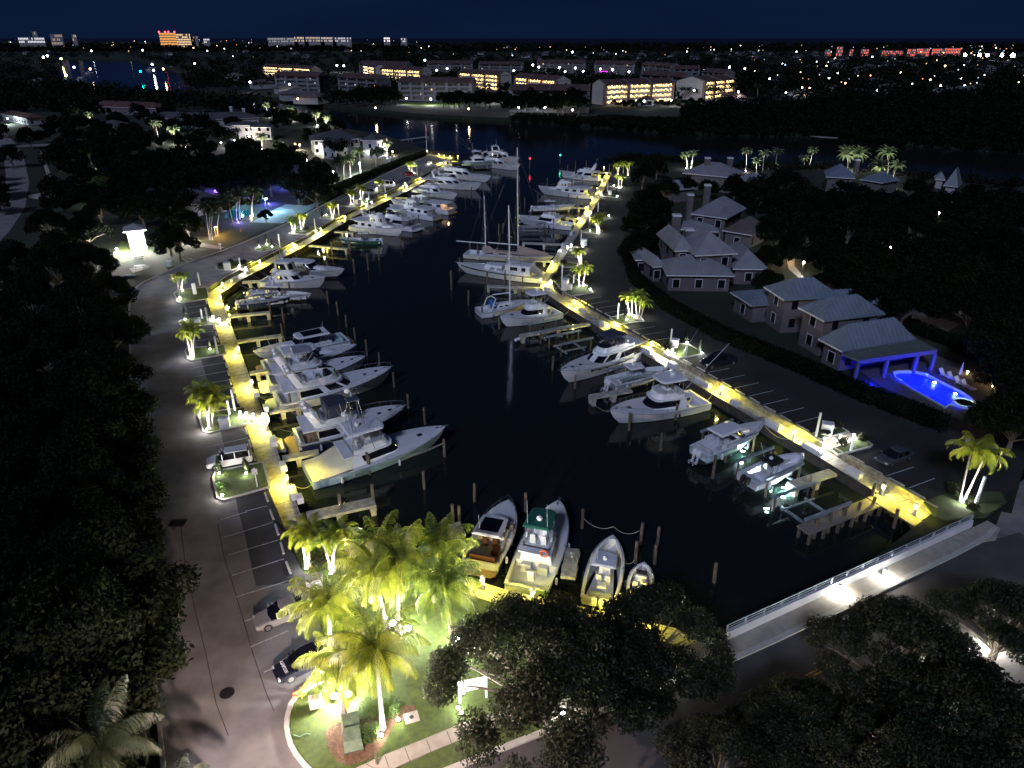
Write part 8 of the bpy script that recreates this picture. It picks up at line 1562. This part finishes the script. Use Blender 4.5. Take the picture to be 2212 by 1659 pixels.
# ---- woods: one mass beyond the canal
def inpoly(x, y, P):
    c = False; j = len(P) - 1
    for i in range(len(P)):
        if (P[i][1] > y) != (P[j][1] > y) and x < (P[j][0]-P[i][0])*(y-P[i][1])/(P[j][1]-P[i][1]) + P[i][0]: c = not c
        j = i
    return c
waterP = [(p.x, p.y) for p in hole]
blds = [(o.matrix_world, o) for o in bpy.data.objects if o.name.startswith('apartment_building')]
bl_c = []
for o in bpy.data.objects:
    if o.name.startswith('apartment_building'):
        a = o.rotation_euler[2]; wv = [ch for ch in o.children if ch.name.startswith('wall')][0]; xs = [v.co.x for v in wv.data.vertices]; bl_c.append((o.location.x, o.location.y, a, max(xs)))
def nearb(x, y, m=8):
    for bx_, by_, a, L in bl_c:
        dx, dy = x - bx_, y - by_; lx = dx*math.cos(a) + dy*math.sin(a); ly = -dx*math.sin(a) + dy*math.cos(a)
        if -m < lx < L + m and -62 < ly < 26 + m: return True
    return False
lawnc = [U(730+.0, 0+230) for _ in ()]
def woods(name, label, n, samp, H, R_, lv, size, m, seed, zoff=0):
    rg = np.random.RandomState(seed); rr = random.Random(seed); B = []
    tries = 0
    while len(B) < n and tries < n*30:
        tries += 1; u_, v_ = samp(rr); p = U(u_, v_, 4)
        if inpoly(p.x, p.y, waterP) or nearb(p.x, p.y) or any(abs(p.x-a)+abs(p.y-b_) < 22 for a, b_ in LP): continue
        s_ = rr.uniform(.7, 1.3)
        if 845 < u_ < 1015 and v_ > 200: continue
        B.append((p.x, p.y, H*s_*.62 + zoff, R_*s_, H*s_*.42/(R_*s_)))
    idx = np.repeat(np.arange(len(B)), lv); N = len(idx); B = np.array(B); d = rg.normal(size=(N,3)); d /= np.linalg.norm(d, axis=1)[:,None]; rad = (.6 + .5*rg.rand(N))[:,None]
    sc = np.stack([B[idx,3], B[idx,3], B[idx,3]*B[idx,4]], 1); C = B[idx,:3] + d*rad*sc; a = rg.normal(size=(N,3)); up = d*.7 + np.array([0,0,.4]) + rg.normal(size=(N,3))*.5; t1 = np.cross(a, up); t1 /= np.linalg.norm(t1, axis=1)[:,None] + 1e-9; t2 = np.cross(up, t1); t2 /= np.linalg.norm(t2, axis=1)[:,None] + 1e-9
    s = (size*(.6 + .8*rg.rand(N)))[:,None]; V = np.stack([C - t1*s, C - t2*s*.6, C + t1*s, C + t2*s*.6], 1).reshape(-1,3); o = bpy.data.objects.new(name, fastmesh(name, V, np.arange(4*N).reshape(-1,4), m)); COL.objects.link(o); return tag(o, label, 'woods', kind='stuff')
def band(u0, u1, v0, v1, e=1.0): return lambda r: (r.uniform(u0, u1), v0 + (v1 - v0)*r.random()**e)
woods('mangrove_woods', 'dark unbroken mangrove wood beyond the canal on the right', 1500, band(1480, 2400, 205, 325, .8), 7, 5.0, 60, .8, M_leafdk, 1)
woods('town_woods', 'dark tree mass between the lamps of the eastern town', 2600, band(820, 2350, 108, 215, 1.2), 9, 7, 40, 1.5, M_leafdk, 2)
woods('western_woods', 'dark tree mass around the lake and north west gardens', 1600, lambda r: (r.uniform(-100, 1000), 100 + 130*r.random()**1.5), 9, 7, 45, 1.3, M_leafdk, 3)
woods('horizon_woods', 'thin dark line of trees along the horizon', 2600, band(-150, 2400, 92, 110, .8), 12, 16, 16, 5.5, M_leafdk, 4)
woods('shore_scrub', 'low scrub along the far canal bank', 500, lambda r: (lambda u_: (u_, 228 + max(0, (u_-1000))*.045 + r.uniform(2, 20)))(r.uniform(640, 1500)), 3.0, 3.4, 60, .55, M_leafdk, 5)
def bank(P, n, seed, side, label, H=3.0):
    r_ = random.Random(seed); rg = np.random.RandomState(seed); B = []
    for _ in range(n):
        i = r_.randrange(len(P)-1); a, b_ = P[i], P[i+1]; q = a + (b_-a)*r_.random(); d_ = (b_-a).normalized(); nn2 = Vector((-d_.y, d_.x, 0))*side; q = q + nn2*r_.uniform(-2.6, 12); s_ = r_.uniform(.6,1.3); B.append((q.x, q.y, H*s_*.5 - .6, 2.8*s_))
    idx = np.repeat(np.arange(len(B)), 60); N = len(idx); B = np.array(B); d = rg.normal(size=(N,3)); d /= np.linalg.norm(d, axis=1)[:,None]; C = B[idx,:3] + d*B[idx,3][:,None]*np.array([1,1,.6])*(.6+.5*rg.rand(N))[:,None]
    t1 = rg.normal(size=(N,3)); t1 /= np.linalg.norm(t1, axis=1)[:,None]; t2 = np.cross(t1, rg.normal(size=(N,3))); t2 /= np.linalg.norm(t2, axis=1)[:,None]; V = np.stack([C-t1*.5, C-t2*.3, C+t1*.5, C+t2*.3], 1).reshape(-1,3); o = bpy.data.objects.new('bank_scrub', fastmesh('bank_scrub', V, np.arange(4*N).reshape(-1,4), M_leafdk)); COL.objects.link(o); tag(o, label, 'scrub', kind='stuff')
bank(far_b[:7], 1100, 31, -1, 'low mangrove scrub lining the far canal bank'); bank(near_e[:-1], 160, 32, -1, 'low scrub lining the near canal bank in the east', 1.8)
tag(poly('lawn', [p[:2] for p in [ZM(500,590),ZM(1100,590),ZM(1130,625),ZM(700,650),ZM(560,610)]], L1, M_grass), kind='structure'); tag(poly('lawn', [p[:2] for p in [T3(1220,625),T3(1420,622),T3(1400,645),T3(1230,645)]], L1, M_grass), kind='structure'); tag(poly('sand_bank', [p[:2] for p in [T3(820,882),T3(900,884),T3(1010,892),T3(1000,898),T3(900,893)]], .02, M_walk), kind='structure'); tag(poly('sand_bank', [p[:2] for p in [T3(950,680),T3(1190,680),T3(1200,690),T3(1000,690)]], .02, M_walk), kind='structure')
# ---- individual shore trees and palms before the blocks
for i in range(46):
    rg_ = random.Random(900 + i); x = 10 + i*50; yb = 610 + rg_.uniform(-20, 30) if x < 520 else (714 + rg_.uniform(-14, 12) if x > 1560 else (645 + rg_.uniform(-5, 10)))
    if 520 < x < 960: continue
    u_, v_ = 743.2 + .224*x, 88.5 + .224*yb; p = U(u_, v_, 0)
    if inpoly(p.x, p.y, waterP): continue
    tree('far%d' % (i % 3), (p.x, p.y), 'tall dark shore tree before the ' + ('western blocks' if x < 520 else ('shore pavilion' if x < 1500 else 'dark block and largest lit block')), rg_.uniform(.9, 1.2)*(1.25 if x > 1560 else 1), group='shore trees beyond the canal', sz_=1.15)
for i in range(30):
    x = 620 + i*42 + random.uniform(-10, 10); y = 625 + random.uniform(-12, 35); p = ZN(x, y, 0); 
    if inpoly(p.x, p.y, waterP): continue
    tree('far%d' % (i % 3), (p.x, p.y), 'dark tree in the row below the bright yellow blocks', random.uniform(.38, .6), group='tree row below the yellow blocks')
crn = CRN['dark']
for i, (x, y, yt) in enumerate([(515,600,505),(620,600,515),(705,600,495),(750,600,500),(800,595,480),(835,600,515),(965,590,490),(1010,590,480),(1035,590,470),(1070,585,490),(1110,590,495),(1170,585,480),(1300,570,470),(1350,570,470),(1380,565,465),(1415,570,485),(1450,570,490),(1500,565,480),(1530,570,470),(1570,570,470),(1620,565,470),(1660,570,490),(1760,560,430),(1790,560,430),(2010,560,440)]):
    palm('dark', 'slim palm silhouetted against the ' + ('largest' if x < 1250 else 'rightmost') + ' yellow block', [(1185.6+.224*x, 88.5+.224*y, 1185.6+.224*x, 88.5+.224*yt)], None, 'palms before the yellow blocks', r=.18, shaft=False, scl=1.1, g=0)
# jetty in the canal, small boats on the lake
pier(T2(340,915,-1), T2(560,885,-1), 1.6, 'dark jetty in the canal off the mansion point', -.9)
for i, (x, y, x2, y2, n_) in enumerate([(395,520,460,520,'low boat beside the near lake jetty lamp'),(505,520,530,500,'white boat on the blue lit near lake lift'),(560,472,605,470,'small boat with a lamp on the lake'),(960,450,1010,440,'white yacht at the brightest lake shore lamp'),(1090,440,1150,442,'pale boat right of the brightest lake shore lamp')]):
    console(n_, T1(x, y, -1), T1(x2, y2, -1), B=5.0, group='boats on the far lake', rigs=False) if i not in (3,) else express(n_, T1(x, y, -1), T1(x2, y2, -1), B=8, group='boats on the far lake')

# ---- loose garden trees filling the dark gardens on both sides of the harbour
hs = []
for o in bpy.data.objects:
    if o.name.startswith(('house','pergola','pool_pergola','swimming_pool','shed')):
        for ch in o.children:
            if ch.name.startswith('wall'):
                vs = [v.co for v in ch.data.vertices]; hs.append((o.location.x + sum(v.x for v in vs)/len(vs), o.location.y + sum(v.y for v in vs)/len(vs), max((vs[0]-v).length for v in vs)/2 + 2.5))
roadP = [(p.x, p.y) for p in road]; lotP = [(p.x, p.y) for p in elot]
palmP = [(o.location.x, o.location.y - 4) for o in bpy.data.objects if o.name.startswith('palm_tree') and 'mansions' in o.get('label', '') + o.get('group', '')]
def filler(n, samp, label, seed, R_, lv, clear=()):
    r_ = random.Random(seed); rg = np.random.RandomState(seed); c = 0; t_ = 0; B = []
    while c < n and t_ < n*40:
        t_ += 1; u_, v_ = samp(r_); p = U(u_, v_, 4); k_ = r_.uniform(.55, 1.0)
        if inpoly(p.x, p.y, waterP) or inpoly(p.x, p.y, roadP) or inpoly(p.x, p.y, lotP) or any(math.hypot(p.x-a, p.y-b_) < 6 for a, b_ in palmP) or any(math.hypot(p.x-a, p.y-b_) < (Q*.55 + 1 if seed == 3 else Q + 3*k_) for a, b_, Q in hs) or any(a0 < u_ < a1 and b0 < v_ < b1 for a0, a1, b0, b1 in clear): continue
        c += 1
        for j in range(12):
            a = r_.uniform(0, 6.283); q = r_.random()**.6*R_*k_*.8; B.append((p.x + q*math.cos(a), p.y + q*math.sin(a), R_*k_*r_.uniform(.75, 1.5) , R_*k_*r_.uniform(.25, .42), .75))
    idx = np.repeat(np.arange(len(B)), lv); N = len(idx); B = np.array(B); d = rg.normal(size=(N,3)); d /= np.linalg.norm(d, axis=1)[:,None]; rad = (.6 + .5*rg.rand(N))[:,None]
    C = B[idx,:3] + d*rad*B[idx,3][:,None]*np.array([1,1,.75]); a = rg.normal(size=(N,3)); up = d*.7 + np.array([0,0,.4]) + rg.normal(size=(N,3))*.5; t1 = np.cross(a, up); t1 /= np.linalg.norm(t1, axis=1)[:,None] + 1e-9; t2 = np.cross(up, t1); t2 /= np.linalg.norm(t2, axis=1)[:,None] + 1e-9
    s = (.34*(.6 + .8*rg.rand(N)))[:,None]; V = np.stack([C - t1*s, C - t2*s*.6, C + t1*s, C + t2*s*.6], 1).reshape(-1,3); o = bpy.data.objects.new('garden_woods', fastmesh('garden_woods', V, np.arange(4*N).reshape(-1,4), M_leafdk)); COL.objects.link(o); tag(o, label, 'woods', kind='stuff')
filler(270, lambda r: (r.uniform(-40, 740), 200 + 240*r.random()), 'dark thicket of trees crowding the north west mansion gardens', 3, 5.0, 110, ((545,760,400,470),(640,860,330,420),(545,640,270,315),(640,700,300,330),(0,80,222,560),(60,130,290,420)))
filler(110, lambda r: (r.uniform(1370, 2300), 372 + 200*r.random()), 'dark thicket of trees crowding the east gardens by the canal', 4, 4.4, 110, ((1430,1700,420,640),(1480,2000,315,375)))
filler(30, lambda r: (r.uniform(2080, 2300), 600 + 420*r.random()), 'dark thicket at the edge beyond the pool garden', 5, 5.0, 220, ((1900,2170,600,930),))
